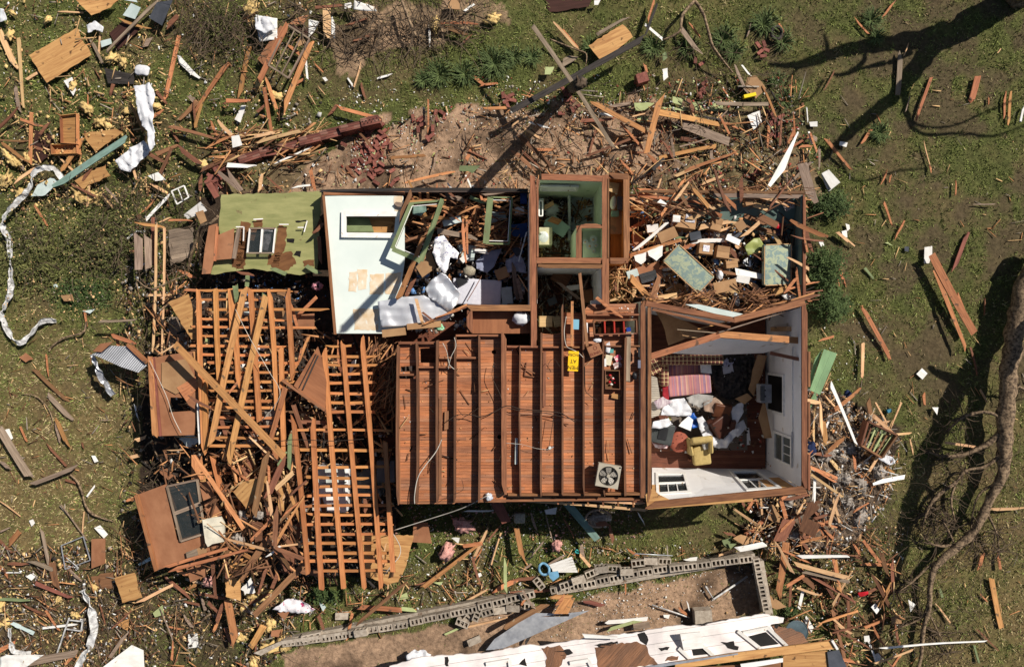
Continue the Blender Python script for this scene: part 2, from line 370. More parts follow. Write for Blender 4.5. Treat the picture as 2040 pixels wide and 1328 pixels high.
# ================= GROUND
HOUSE = [(395,575),(400,385),(1600,385),(1600,985),(1285,1005),(800,1000),(780,1150),(560,1130),(270,1080),(290,700)]
PIT = [(560,1300),(800,1262),(1100,1200),(1505,1118),(1528,1225),(1000,1320),(600,1400)]
STRIP = [(440,310),(620,295),(740,255),(850,225),(960,215),(1120,205),(1300,200),(1480,215),(1590,300),(1640,400),(430,400)]
HEAP = [(1590,720),(1700,800),(1800,870),(1770,1000),(1690,1090),(1560,1120),(1480,1060)]
BARE = [(640,70),(760,0),(1010,0),(1030,40),(900,70),(760,100),(690,150)]
SW = [(0,1090),(480,1080),(640,1140),(540,1328),(0,1328)]
NWD = [(0,240),(420,200),(440,420),(0,430)]
def fields(PXX, PYY):
    def soft(poly, w=22, sd=1):
        n1 = (vnoise(PXX, PYY, 1/45, sd)-.5)*4*w; n2 = (vnoise(PXX, PYY, 1/38, sd+9)-.5)*4*w
        return npoly(PXX+n1, PYY+n2, poly).astype(float)
    dirt = np.maximum(soft(PIT, 7, 2), soft(STRIP, 24, 3)); dirt = np.maximum(dirt, soft(BARE, 14, 5)*.75)
    dark = np.maximum(soft(HOUSE, 6, 4), soft(HEAP, 16, 6)); dark = np.maximum(dark, soft(SW, 18, 8)*.55); dark = np.maximum(dark, soft(NWD, 18, 12)*.35)  # dark soil under house and debris, with gap shade painted in
    right = 1/(1+np.exp(-(PXX-1560-(vnoise(PXX, PYY, 1/120, 22)-.5)*260)/50))*(1/(1+np.exp((PYY-880)/80)))
    p = vnoise(PXX, PYY, 1/60, 31, 4)
    soil = right*(.12+.95*np.clip((p-.47)*7, 0, 1))
    patch = (np.clip((vnoise(PXX, PYY, 1/85, 41, 4)-.54)*7, 0, 1))*.85
    dry = 1/(1+np.exp((PXX-300)/60))*(1/(1+np.exp(-(PYY-690)/50)))*.8+.55*(1/(1+np.exp(-(PXX-1750)/60)))*(1/(1+np.exp(-(PYY-900)/80)))+.13
    dry = np.clip(dry+(vnoise(PXX, PYY, 1/50, 51, 4)-.5)*1.4, 0, 1)
    return dirt, dark, soil, patch, dry
xs = np.concatenate([[-900,-400,-150,-60,-30], np.arange(-17, 17.01, .085), [30,60,150,400,900]])
ys = np.concatenate([[-900,-400,-150,-60,-25], np.arange(-11.6, 11.61, .085), [25,60,150,400,900]])
GX, GY = np.meshgrid(xs, ys, indexing='ij'); PXX = 1020+GX*68; PYY = 664-GY*68
dirt, dark, soil, patch, dry = fields(PXX, PYY)
GZ = (vnoise(PXX, PYY, 1/70, 61, 4)-.5)*.10+(vnoise(PXX, PYY, 1/12, 62, 3)-.5)*.05*(1+dirt*1.2)
pit_in = npoly(PXX, PYY, PIT).astype(float)
mounds = dirt*(vnoise(PXX, PYY, 1/55, 71, 3)-.4)*.32*(1-pit_in)
GZ = GZ+mounds+.0*pit_in
far = (np.abs(GX) > 17.2) | (np.abs(GY) > 11.7); GZ[far] = 0
def gz(x, y):
    i = np.clip(np.searchsorted(xs, x)-1, 0, len(xs)-2); j = np.clip(np.searchsorted(ys, y)-1, 0, len(ys)-2); return GZ[i, j]
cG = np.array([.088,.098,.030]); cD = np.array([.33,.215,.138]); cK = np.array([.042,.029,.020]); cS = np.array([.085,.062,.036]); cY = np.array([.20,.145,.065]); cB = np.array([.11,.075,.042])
fine = (.55+.9*vnoise(PXX, PYY, 1/11, 99, 3))[..., None]
T = cG*fine*(1-dry[..., None])+cY*dry[..., None]*.8
T = T*(1-patch[..., None]*.7)+cB*patch[..., None]*.7
T = T*(1-soil[..., None]*.8)+cS*soil[..., None]*.8
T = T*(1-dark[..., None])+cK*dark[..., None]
dn = vnoise(PXX, PYY, 1/40, 81, 4); dcol = cD*(.55+.75*dn[..., None])
wet = np.clip((vnoise(PXX, PYY, 1/70, 82, 3)-.55)*6, 0, 1)[..., None]; dcol = dcol*(1-wet*.6)
DK = np.maximum(npoly(PXX+(vnoise(PXX, PYY, 1/30, 7)-.5)*90, PYY, [(1370,190),(1640,220),(1640,390),(1330,390)]), npoly(PXX+(vnoise(PXX, PYY, 1/30, 8)-.5)*90, PYY, [(430,300),(640,290),(560,390),(430,390)]))
dd = (dirt*(1-npoly(PXX, PYY, HOUSE))*(1-.65*DK))[..., None]; T = T*(1-dd)+dcol*dd
nx, ny = len(xs), len(ys)
idx = np.arange(nx*ny).reshape(nx, ny)
Fq = np.stack([idx[:-1, :-1], idx[1:, :-1], idx[1:, 1:], idx[:-1, 1:]], -1).reshape(-1, 4)
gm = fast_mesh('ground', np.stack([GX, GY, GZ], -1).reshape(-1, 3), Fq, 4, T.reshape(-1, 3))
mg = bpy.data.materials.new('ground'); mg.use_nodes = True; N_ = mg.node_tree.nodes; L_ = mg.node_tree.links; b_ = N_['Principled BSDF']
b_.inputs['Roughness'].default_value = .95; b_.inputs['Specular IOR Level'].default_value = .1
at = N_.new('ShaderNodeAttribute'); at.attribute_name = 'tint'; tc = N_.new('ShaderNodeTexCoord')
n1 = N_.new('ShaderNodeTexNoise'); n1.inputs['Scale'].default_value = 9; n1.inputs['Detail'].default_value = 9; n1.inputs['Roughness'].default_value = .72; L_.new(tc.outputs['Object'], n1.inputs[0])
mr = N_.new('ShaderNodeMapRange'); mr.inputs[1].default_value = .3; mr.inputs[2].default_value = .7; mr.inputs[3].default_value = .45; mr.inputs[4].default_value = 1.5; L_.new(n1.outputs[0], mr.inputs[0])
hs = N_.new('ShaderNodeHueSaturation'); L_.new(at.outputs['Color'], hs.inputs['Color']); L_.new(mr.outputs[0], hs.inputs['Value']); L_.new(hs.outputs[0], b_.inputs['Base Color'])
bn = N_.new('ShaderNodeBump'); bn.inputs['Strength'].default_value = .8; bn.inputs['Distance'].default_value = .05; L_.new(n1.outputs[0], bn.inputs['Height']); L_.new(bn.outputs[0], b_.inputs['Normal'])
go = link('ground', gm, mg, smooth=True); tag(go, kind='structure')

# ================= GRASS: leaf-sized blades (nobody could count them)
rs = np.random.RandomState(5)
def blades(name, n, region=(-16, 16, -11, 11)):
    bx = rs.uniform(region[0], region[1], n); by = rs.uniform(region[2], region[3], n)
    px = 1020+bx*68; py = 664-by*68
    di, da, so, pa, dr = fields(px, py)
    keep = rs.rand(n) < np.clip(1-di*.96-da*.93-so*.62-pa*.55, .0, 1)*np.clip((vnoise(px, py, 1/11, 99, 3)-.30)*2.6, .12, 1)
    keep &= ~npoly(px, py, [(380,380),(1610,380),(1610,990),(780,1010),(770,1120),(400,1080),(290,700)])
    bx, by, px, py, dr, so, da = bx[keep], by[keep], px[keep], py[keep], dr[keep], so[keep], da[keep]; n = len(bx)
    hgt = rs.uniform(.02, .06, n)*(1+.9*(vnoise(px, py, 1/14, 98, 3) > .58)); wd = rs.uniform(.008, .02, n); a = rs.uniform(0, 6.28, n); lean = rs.uniform(.4, 1.6, n); ld = rs.uniform(0, 6.28, n)
    zb = gz(bx, by)
    V = np.zeros((n, 3, 3)); V[:, 0] = np.stack([bx-np.cos(a)*wd, by-np.sin(a)*wd, zb], -1); V[:, 1] = np.stack([bx+np.cos(a)*wd, by+np.sin(a)*wd, zb], -1)
    V[:, 2] = np.stack([bx+np.cos(ld)*hgt*lean, by+np.sin(ld)*hgt*lean, zb+hgt], -1)
    yel = (rs.rand(n) < dr*.62).astype(float)[:, None]
    c = np.array([.170,.195,.055])*(1-yel)+np.array([.40,.32,.165])*yel; br = ((so > .5) & (rs.rand(n) < .5)).astype(float)[:, None]; c = c*(1-br)+np.array([.17,.125,.07])*br
    c = c*rs.uniform(.5, 1.5, (n, 1))*(.55+.95*vnoise(px, py, 1/22, 140, 3))[:, None]
    o = link(name, fast_mesh(name, V.reshape(-1, 3), np.arange(n*3).reshape(n, 3), 3, np.repeat(c, 3, 0)), TINT); return o
tag(blades('grass', 780000), 'short patchy grass covering the ground around the wrecked house', 'grass', kind='stuff')

# ================= uncountable scraps
COLS = {'w': (.72,.70,.66), 'p': (.60,.38,.18), 'o': (.46,.22,.095), 'b': (.17,.08,.042), 'g': (.30,.25,.20), 'd': (.03,.025,.022), 'n': (.22,.32,.11), 'y': (.66,.47,.19), 'r': (.28,.06,.04), 'e': (.42,.46,.22), 'l': (.50,.48,.44), 'u': (.1,.2,.4), 'k': (.55,.30,.26), 'c': (.42,.26,.14)}
def pick_pts(poly, n, clump=.0, seed=0):
    X0, X1 = min(p[0] for p in poly), max(p[0] for p in poly); Y0, Y1 = min(p[1] for p in poly), max(p[1] for p in poly)
    ox, oy = [], []
    while sum(map(len, ox)) < n:
        x = rs.uniform(X0, X1, n*2); y = rs.uniform(Y0, Y1, n*2); k = npoly(x, y, poly)
        if clump: k &= rs.rand(n*2) < np.clip((vnoise(x, y, 1/30, 120+seed, 3)-.5+.15)*clump*4, .03, 1)
        ox.append(x[k]); oy.append(y[k])
    return np.concatenate(ox)[:n], np.concatenate(oy)[:n]
def w2(px, py, z): k = (H-z)/F; return (px-1020)*k, -(py-664)*k
def cols_for(tones, n):
    ks = list(tones); idx = rs.randint(0, len(ks), n); return np.array([COLS[k] for k in ks])[idx]*rs.uniform(.55, 1.25, (n, 1))
def chips(name, label, zones, cat='scraps'):
    """small flat irregular pieces. zones: (poly, n, zlo, zhi, size lo, hi, tones)"""
    Vs, Fs, Cs = [], [], []; base = 0
    for (poly, n, z0, z1, s0, s1, tones) in zones:
        px, py = pick_pts(poly, n, 1.9, len(Vs)); z = rs.uniform(z0, z1, n); x, y = w2(px, py, z)
        if z0 < .3: z = z+gz(x, y)+.01
        s = np.exp(rs.uniform(math.log(s0), math.log(s1), n)); asp = rs.uniform(.15, 1, n); a = rs.uniform(0, 6.28, n); tx = rs.normal(0, .14, n); ty = rs.normal(0, .14, n)
        V = np.zeros((n, 8, 3)); ang0 = np.array([.8, 2.4, 3.9, 5.5])
        for k in range(4):
            rr = s*rs.uniform(.6, 1.15, n)*.5; u = np.cos(ang0[k]+rs.uniform(-.4, .4, n))*rr; v = np.sin(ang0[k]+rs.uniform(-.4, .4, n))*rr*asp
            X = u*np.cos(a)-v*np.sin(a); Y = u*np.sin(a)+v*np.cos(a); Z = X*tx+Y*ty
            V[:, k] = np.stack([x+X, y+Y, z+Z+.005], -1); V[:, k+4] = np.stack([x+X, y+Y, z+Z], -1)
        f = np.array([[0,1,2,3],[7,6,5,4],[0,4,5,1],[1,5,6,2],[2,6,7,3],[3,7,4,0]])
        Fs.append((base+np.arange(n)[:, None, None]*8+f[None]).reshape(-1, 4)); Vs.append(V.reshape(-1, 3)); Cs.append(np.repeat(cols_for(tones, n), 8, 0)); base += n*8
    o = link(name, fast_mesh(name, np.concatenate(Vs), np.concatenate(Fs), 4, np.concatenate(Cs)), TINT); return tag(o, label, cat, kind='stuff')
def sticks(name, label, zones, cat='splinters'):
    """zones: (poly, n, zlo, zhi, len lo, hi, width, tones, dir or None)"""
    Vs, Fs, Cs = [], [], []; base = 0
    for zi, (poly, n, z0, z1, l0, l1, wd, tones, dr) in enumerate(zones):
        px, py = pick_pts(poly, n, .8, 50+zi); z = rs.uniform(z0, z1, n); x, y = w2(px, py, z)
        if z0 < .3: z = z+gz(x, y)+.02
        l = np.exp(rs.uniform(math.log(l0), math.log(l1), n)); w = wd*rs.uniform(.4, 1.5, n); a = rs.uniform(0, 3.14, n) if dr is None else rs.normal(dr, .45, n)
        pt = rs.normal(0, .1, n); V = np.zeros((n, 8, 3)); ca, sa = np.cos(a), np.sin(a); tp = rs.uniform(.3, 1, n); k = 0
        for sx in (-1, 1):
            for sy, sz in ((-1,-1),(1,-1),(1,1),(-1,1)):
                ww = w*(tp if sx > 0 else 1); u = sx*l/2+rs.uniform(-.03, .03, n); v = sy*ww/2
                V[:, k] = np.stack([x+u*ca-v*sa, y+u*sa+v*ca, z+u*pt+sz*.008+np.abs(pt)*l/2], -1); k += 1
        f = np.array([[0,1,5,4],[1,2,6,5],[2,3,7,6],[3,0,4,7],[3,2,1,0],[4,5,6,7]])
        Fs.append((base+np.arange(n)[:, None, None]*8+f[None]).reshape(-1, 4)); Vs.append(V.reshape(-1, 3)); Cs.append(np.repeat(cols_for(tones, n), 8, 0)); base += n*8
    o = link(name, fast_mesh(name, np.concatenate(Vs), np.concatenate(Fs), 4, np.concatenate(Cs)), TINT); return tag(o, label, cat, kind='stuff')
def twigs(name, label, zones, cat='twigs', m=None):
    """thin crooked twigs: (poly, n, zlo, zhi, length, radius)"""
    rr = random.Random(len(name)); Vs, Fs = [], []
    for (poly, n, z0, z1, ln, rd) in zones:
        X0, X1 = min(p[0] for p in poly), max(p[0] for p in poly); Y0, Y1 = min(p[1] for p in poly), max(p[1] for p in poly); c = 0
        while c < n:
            x, y = rr.uniform(X0, X1), rr.uniform(Y0, Y1)
            if not inpoly(x, y, poly): continue
            c += 1; p = W(x, y, rr.uniform(z0, z1)); a = rr.uniform(0, 6.28); P = [p]; L = ln*rr.uniform(.4, 1.4); k = 5
            for j in range(k):
                a += rr.uniform(-.55, .55); p = p+Vector((math.cos(a)*L/k, math.sin(a)*L/k, rr.uniform(-.03, .035))); p.z = max(p.z, .02); P.append(p)
            vs, fs = tube_geo(P, [rd*(1-.7*j/k) for j in range(k+1)], 3); b = len(Vs); Vs += vs; Fs += [tuple(q+b for q in f) for f in fs]
    o = link(name, mesh(name, Vs, Fs), m or TWIG); return tag(o, label, cat, kind='stuff')
def R4(a, b, c, d): return [(a, b), (c, b), (c, d), (a, d)]
NW = [(0,0),(660,0),(600,230),(420,330),(430,400),(0,390)]
STR2 = [(420,270),(640,300),(860,210),(1000,180),(1540,180),(1640,300),(1640,385),(430,385)]
SMID = [(540,1130),(800,1100),(900,1080),(1080,1060),(1200,1090),(1520,1080),(1540,1110),(1100,1190),(560,1290),(520,1200)]
NEROOM = [(1260,400),(1330,400),(1480,430),(1590,470),(1590,590),(1260,600)]
chips('scattered_scraps', 'countless small scraps of plaster, paint, wood and insulation littering everything', [
 (R4(0,0,2040,1328), 1300, 0, .02, .012, .05, 'pgggb'), (R4(420,180,640,380), 500, 0, .15, .03, .16, 'wbbgdpo'), (NW, 2400, 0, .12, .02, .13, 'yppppwgbogd'), (R4(0,230,340,420), 900, .05, .3, .03, .16, 'yyyppb'), (R4(0,100,330,400), 600, .02, .15, .03, .14, 'yyyp'),
 (STR2, 1700, 0, .08, .02, .13, 'wpobgerbg'), (R4(1300,150,1600,380), 1300, 0, .15, .03, .16, 'wbgerrgdbo'), (R4(960,150,1300,260), 400, 0, .1, .03, .12, 'wbgergd'), (R4(660,160,1100,260), 400, 0, .03, .03, .1, 'wwwpe'), (R4(700,240,830,340), 260, 0, .1, .03, .1, 'wrrel'),
 (SW, 3800, 0, .2, .03, .16, 'wyppbbdggd'), (SMID, 1500, 0, .1, .02, .12, 'wwppggeob'), (R4(800,1080,1500,1180), 500, 0, .04, .015, .07, 'wwp'),
 (HEAP, 5200, .05, .55, .02, .15, 'wpgobpbgdlpo'), (R4(1580,1050,1800,1328), 1600, 0, .15, .02, .13, 'wpbbegdo'), (R4(1630,600,1760,860), 350, 0, .06, .02, .09, 'wpeebg'),
 (R4(1000,1120,1540,1280), 700, 0, .03, .02, .07, 'wwgp'), (R4(850,1170,1330,1240), 500, 0, .05, .02, .09, 'wwwpb'),
 (NEROOM, 3800, .9, 1.6, .04, .22, 'wwpplobgbdlu'), (R4(805,390,1050,660), 1800, .6, 1.2, .05, .25, 'wbgbowllu'), (R4(1075,400,1138,510), 600, .42, .6, .04, .2, 'bbgwlp'), (R4(1150,400,1180,440), 60, .56, .6, .05, .2, 'bbop'), (R4(1075,540,1195,670), 900, .42, .6, .03, .2, 'bdgdlp'),
 (R4(1212,525,1262,600), 200, .8, 1.4, .04, .16, 'pob'), ([(300,570),(780,690),(790,1140),(560,1120),(380,1080),(300,880)], 4200, .05, .9, .04, .24, 'bobpdbgdpw'), (R4(420,545,650,600), 400, .3, .8, .04, .2, 'bdbgdu'),
 (R4(560,1000,1280,1070), 900, 0, .2, .03, .13, 'bgdbkd'), (R4(250,430,400,720), 1100, 0, .3, .03, .2, 'bgwpbd'), (R4(10,380,290,640), 900, .05, .6, .02, .1, 'ypppg'), (R4(240,560,400,1120), 900, 0, .3, .03, .18, 'bddgp'), (R4(1230,610,1260,640), 30, 2.8, 2.85, .03, .08, 'pw'), (R4(800,692,1275,980), 330, 2.745, 2.75, .015, .07, 'pgwbdo'), (R4(1300,700,1520,900), 500, .45, .7, .04, .16, 'bdglwdr'), (R4(1300,700,1520,800), 500, .42, .55, .03, .1, 'ddbgl'),
 (R4(820,1000,1290,1100), 500, 0, .1, .03, .1, 'lgbkd')])
sticks('scattered_splinters', 'countless small splinters and slivers of wood strewn over the wreckage', [
 (NW, 260, 0, .2, .12, .6, .03, 'oppbg', None), (R4(1000,170,1610,380), 260, 0, .3, .2, .9, .03, 'oopbgd', None), (STR2, 330, 0, .12, .12, .7, .025, 'opobbgd', None), (SW, 520, 0, .25, .12, .7, .025, 'opbbg', None), (SMID, 330, 0, .15, .12, .6, .025, 'opobg', None),
 (HEAP, 700, .05, .6, .12, .6, .02, 'oppwgg', None), (R4(1560,1050,1790,1328), 230, 0, .3, .15, .8, .035, 'oobbp', None), (NEROOM, 420, .8, 1.6, .15, .7, .035, 'opppwbc', None), ([(1255,385),(1590,388),(1590,400),(1255,430)], 170, 1.3, 2.1, .3, 1.3, .03, 'oopbb', -.15), ([(1560,400),(1600,400),(1600,600),(1545,600)], 120, .8, 1.8, .3, 1.2, .035, 'obbd', 1.5),
 (R4(800,692,1275,980), 60, 2.76, 2.80, .1, .5, .02, 'bpdb', None), (R4(240,560,400,1120), 260, 0, .5, .2, .8, .025, 'bpdob', None), (R4(1640,150,2040,1328), 160, 0, .03, .1, .4, .02, 'opg', None), (R4(0,650,260,1060), 130, 0, .03, .1, .4, .02, 'opbg', None),
 ([(300,570),(780,690),(790,1140),(560,1150),(380,1130),(300,880)], 900, .3, 1.2, .2, 1.1, .045, 'obbpod', None), ([(380,900),(600,880),(600,1150),(380,1130)], 260, 1.0, 1.9, .3, 1.3, .05, 'obbbp', None), ([(800,385),(1050,385),(1050,500),(800,480)], 420, .8, 1.7, .25, 1.2, .045, 'ooobb', .1),
 (R4(1212,525,1262,600), 200, .8, 1.9, .2, .8, .03, 'opob', None), (R4(1075,540,1195,670), 120, .5, .9, .2, .9, .03, 'bdg', None), (R4(1075,400,1195,510), 90, .5, .8, .2, .7, .03, 'bdg', None),
 ([(1290,375),(1600,372),(1600,388),(1290,388)], 120, .5, 1.4, .3, 1.4, .02, 'obbd', .0), (R4(730,680,792,830), 240, 1.2, 1.9, .3, 1.1, .03, 'obob', 1.0),
 ([(1290,590),(1600,575),(1600,605),(1460,630),(1290,602)], 260, 1.6, 2.3, .2, .9, .03, 'obb', .1), (R4(410,260,640,330), 120, .05, .4, .3, 1.2, .04, 'opb', .35)])
twigs('broken_twigs', 'dark tangled twigs lying over the debris', [
 (R4(0,1150,560,1328), 520, .03, .3, .8, .008), (R4(1340,60,1560,380), 150, .05, .4, .9, .009), (R4(560,0,960,90), 260, .05, .6, 1.0, .014), (R4(380,0,520,110), 260, .05, .6, .8, .011), (R4(640,60,900,120), 60, .05, .2, .9, .012),
 (R4(200,360,420,560), 260, .1, .7, .8, .010), (R4(20,390,280,560), 160, .2, .7, .7, .009), (R4(230,880,420,1120), 90, .1, .8, .7, .009), (R4(1640,860,1780,1100), 420, .1, .6, .7, .007), (R4(1850,880,2040,1130), 90, .1, .9, .8, .010), (R4(1800,1130,1960,1328), 90, .05, .4, .7, .009), (R4(1160,80,1560,380), 120, .05, .3, .8, .008),
 (R4(350,0,420,100), 60, .1, .6, .6, .008), (R4(260,540,420,720), 60, .3, 1.0, .8, .009), (R4(700,1090,860,1230), 90, .05, .4, .6, .006), (R4(150,600,330,760), 50, .03, .2, .6, .01), (R4(960,200,1160,340), 60, .1, .5, .8, .009)])
# ================= THE WRECKED HOUSE
FLR = boards('hardwood floor', [(.10,.030,.016), (.17,.055,.026), (.13,.040,.02), (.19,.068,.034)], .085, 2.2)
DECK = boards('ceiling boards', [(.43,.155,.062), (.50,.185,.074), (.38,.132,.054), (.33,.148,.08), (.47,.168,.066), (.39,.185,.105), (.52,.205,.086)], .079, 2.4, gap=.007, bump=.5)
WALLW = mat('white plaster', (.78,.76,.74), (.68,.66,.64), (1.5,1.5,1.5), rnd=.04, bump=.04, speck=((.5,.43,.35), 3.1, .66))
WALLN = mat('mint plaster', (.60,.67,.50), (.51,.58,.42), (1.5,1.5,1.5), rnd=.05, bump=.04, speck=((.12,.2,.12), 3, .68))
WALLT = mat('teal plaster', (.15,.215,.185), (.10,.15,.13), (1.5,1.5,3), rnd=.05, bump=.05, speck=((.2,.25,.2), 3, .66))
SIDING = mat('dark siding', (.10,.07,.055), (.05,.035,.03), (2,2,18), rnd=.05)
ORNG = mat('orange hardboard', (.62,.19,.04), (.45,.13,.03), (1.2,9,1.2), rnd=0, bump=.05)
PANEL = mat('brown panelling', (.33,.135,.062), (.23,.09,.042), (9,1,1), rnd=.1, bump=.1)
GLASS = bpy.data.materials.new('window glass'); GLASS.use_nodes = True; q = GLASS.node_tree.nodes['Principled BSDF']
q.inputs['Base Color'].default_value = (.05,.06,.06,1); q.inputs['Roughness'].default_value = .12; q.inputs['Alpha'].default_value = .35; q.inputs['Specular IOR Level'].default_value = .6
MATS['g'] = GLASS
GLASS2 = GLASS.copy(); GLASS2.name = 'reflecting glass'; GLASS2.node_tree.nodes['Principled BSDF'].inputs['Alpha'].default_value = .93; GLASS2.node_tree.nodes['Principled BSDF'].inputs['Base Color'].default_value = (.10,.11,.10,1)
ZT = 2.9; ZF = .4
house = empty('wrecked_house', (1, 0, 0), 'roofless wooden house with torn open rooms and bare ceiling joists', 'house')
sheet('floor', [(620,420),(1600/1.0,420),(1600,985),(1285,1000),(620,1000)], 0, .1, FLR, house).location.z += 0
fl = [o for o in house.children if o.name.startswith('floor')][0]; fl.location.z = .36
# (sheet traced at ground scale, lifted to floor height: keep its real footprint inside the walls)
bpy.data.objects.remove(fl)
def fw(p): v = W(p[0], p[1], ZT); return v
PJ = 0
def wallseg(a, b, inner, t=.10, z0=.02, z1=ZT-.08, plate=.15, name='wall', off=0, ztop=None, m2=None, pm=PLATE, broken=False):
    """wall under the plate running a-b (photo px at plate height)"""
    global PJ; PJ += .0013; zt = (ztop or ZT)+PJ; A = W(a[0], a[1], zt); B = W(b[0], b[1], zt); z1 = zt-.08
    d = (B-A); L = d.length; ang = math.atan2(d.y, d.x); c = (A+B)/2
    o = box(name, (c.x, c.y, (z0+z1)/2), (L, t, z1-z0), inner, house, ang)
    bar('top_plate', Vector((A.x, A.y, zt-.020)), Vector((B.x, B.y, zt-.020)), plate, .042, pm, house, jag=.03, bow=R.uniform(-.01, .01), seg=4)
    bar('lower_plate', Vector((A.x, A.y, zt-.063)), Vector((B.x, B.y, zt-.063)), plate-.03, .038, pm, house)
    return o
# floors: one for the west rooms, bathroom tile, east room
P = [(-5.0, 3.5), (7.28, 3.5), (7.28, -3.85), (3.45, -4.1), (-3.0, -4.1), (-5.0, -1)]
vs, fs = prism([Vector((x, y, ZF)) for x, y in P], .12); link('floor', mesh('floor', vs, fs), FLR, house)
for (x0, y0, x1, y1) in ((-5, -1, 7.2, -.7), (-3, -4, 7.2, -3.75), (-5, 3.2, 7.2, 3.45)):
    box('floor_beam', ((x0+x1)/2, (y0+y1)/2, .12), (x1-x0, abs(y1-y0)*.6, .28), PLATE, house)
# long hall walls
wallseg((1062,350),(1064,690), WALLN, name='wall')
wallseg((1078,352),(1205,356), WALLN, t=.08)
wallseg((1206,348),(1207,612), WALLN, plate=.17)
wallseg((1248,352),(1249,520), ORNG, t=.06)
wallseg((1214,350),(1252,352), ORNG, t=.06)
wallseg((1214,519),(1252,519), ORNG, t=.06)
wallseg((1070,519),(1200,520), WALLN, t=.08)
wallseg((1072,530),(1200,531), WALLW, t=.06, plate=.10)
wallseg((1153,449),(1153,514), WALLN, t=.06, plate=.14)
wallseg((1158,450),(1202,450), WALLN, t=.05, plate=.11)
wallseg((932,613),(1056,613), PANEL, t=.06)
wallseg((935,618),(935,662), PANEL, t=.06)
wallseg((1056,385),(1057,606), WALLW, t=.04, plate=.05)
for (a, b, w_) in (((1071,356),(1071,512), .05), ((1080,523),(1196,524), .03), ((1212,356),(1212,514), .04)):
    bar('stud_edge', W(*a, ZT+.012), W(*b, ZT+.012), w_, .02, PLATE, house)
for a, b, nx_ in (((1069,533),(1070,604), .0),((1199,533),(1200,604), 0)): wallseg(a, b, WALLW, t=.02, plate=.02)
# closet backs
def flat(name, pts, z, m, t=.02, rg=0, **k): return sheet(name, pts, z, t, m, house, ragged=rg, **k)
flat('closet_back', [(940,620),(1056,620),(1056,664),(940,664)], 2.55, PANEL)
flat('closet_floor', [(1216,358),(1244,358),(1244,514),(1216,514)], lambda a, b: 2.0, ORNG)
flat('closet_shelf', [(1216,358),(1243,358),(1243,466),(1216,466)], 2.3, TONE['h'], t=.02)
# small linen closet shelf with jars
flat('linen_shelf', [(1161,456),(1198,456),(1198,513),(1161,513)], 2.25, WALLN)
# bathroom interior faces, tub etc. stand on floor
# bathroom window in the north wall (brightness painted as a white pane)
A = W(1142, 356, ZT)
for (dx, dz, sx, sz) in ((0, .28, 1.0, .07), (0, -.28, 1.0, .07), (-.47, 0, .07, .5), (.47, 0, .07, .5)):
    box('window_frame', (A.x-.3+dx, A.y-.07, 2.05+dz), (sx, .05, sz), TONE['w'], house)
box('window_pane', (A.x-.3, A.y-.055, 2.05), (.88, .02, .5), WALLW, house)
# east room
wallseg((1281,600),(1281,992), WALLW, t=.10, plate=.12)
wallseg((1294,604),(1294,1000), WALLW, t=.06, plate=.09)
XE = 7.33; C1 = W(1603,604,ZT); C2 = W(1603,972,ZT)
wallseg((1603,604),(1603,972), WALLW, plate=.14)
wallseg((1603,388),(1603,604), WALLT, plate=.07, ztop=2.2)
for yy in (700, 800, 905): bar('stud_block', W(1611, yy, ZT), W(1611, yy+70, ZT), .05, .09, PLATE, house)
# north wall of the room, bent in the middle
for a, b, wd in (((1286,604),(1462,637), .13), ((1462,637),(1602,602), .15), ((1300,616),(1455,652), .06)):
    A = W(*a, ZT); B = W(*b, ZT-.02*(wd < .1)); bar('bent_plate', A, B, wd, .08, PLATE, house, jag=.02, seg=4)
def upright(name, a, b, z0, z1, m, lean=(0, 0), t=.05, parent=None, ztp=None):
    """wall sheet whose top edge is a-b (px at z1), foot displaced by lean (m)"""
    A = W(*a, z1); B = W(*b, z1); d = (B-A).normalized(); n = Vector((-d.y, d.x, 0))*t
    A0 = A+Vector((lean[0], lean[1], z0-z1)); B0 = B+Vector((lean[0], lean[1], z0-z1)); c = (A+B)/2
    vs = [p-c for p in (A0, B0, B, A, A0+n, B0+n, B+n, A+n)]
    return link(name, mesh(name, vs, [(0,1,2,3),(5,4,7,6),(1,5,6,2),(4,0,3,7),(3,2,6,7),(4,5,1,0)]), m, parent or house, c)
upright('bent_wall', (1290,608), (1462,641), ZF, 2.82, WALLW, (0, -.05))
upright('bent_wall', (1462,641), (1600,607), ZF, 2.82, WALLW, (0, -.05))
# south wall, leaning out on the left
SQ = [W(1299,931,ZF), W(1531,934,ZF), W(1599,974,ZT-.06), W(1299,998,ZT-.06)]
def sq(u, v, o=0):
    p = (SQ[0]*(1-u)+SQ[1]*u)*(1-v)+(SQ[3]*(1-u)+SQ[2]*u)*v
    return p+Vector((0, o, 0))
def squad(name, u0, u1, v0, v1, o, m, t=.04, par=None):
    c = sq((u0+u1)/2, (v0+v1)/2, o); q = [sq(u0,v0,o), sq(u1,v0,o), sq(u1,v1,o), sq(u0,v1,o)]; vs = [p-c for p in q]+[p-c-Vector((0, t, 0)) for p in q]
    return link(name, mesh(name, vs, [(3,2,1,0),(4,5,6,7),(0,1,5,4),(1,2,6,5),(2,3,7,6),(3,0,4,7)]), m, par or house, c)
WIN = [(.05,.25,.25,.80), (.66,.86,.16,.86)]
us = [0,.05,.25,.66,.86,1]
squad('wall', 0,.05,0,1,0,WALLW); squad('wall', .25,.66,0,1,0,WALLW); squad('wall', .86,1,0,1,0,WALLW)
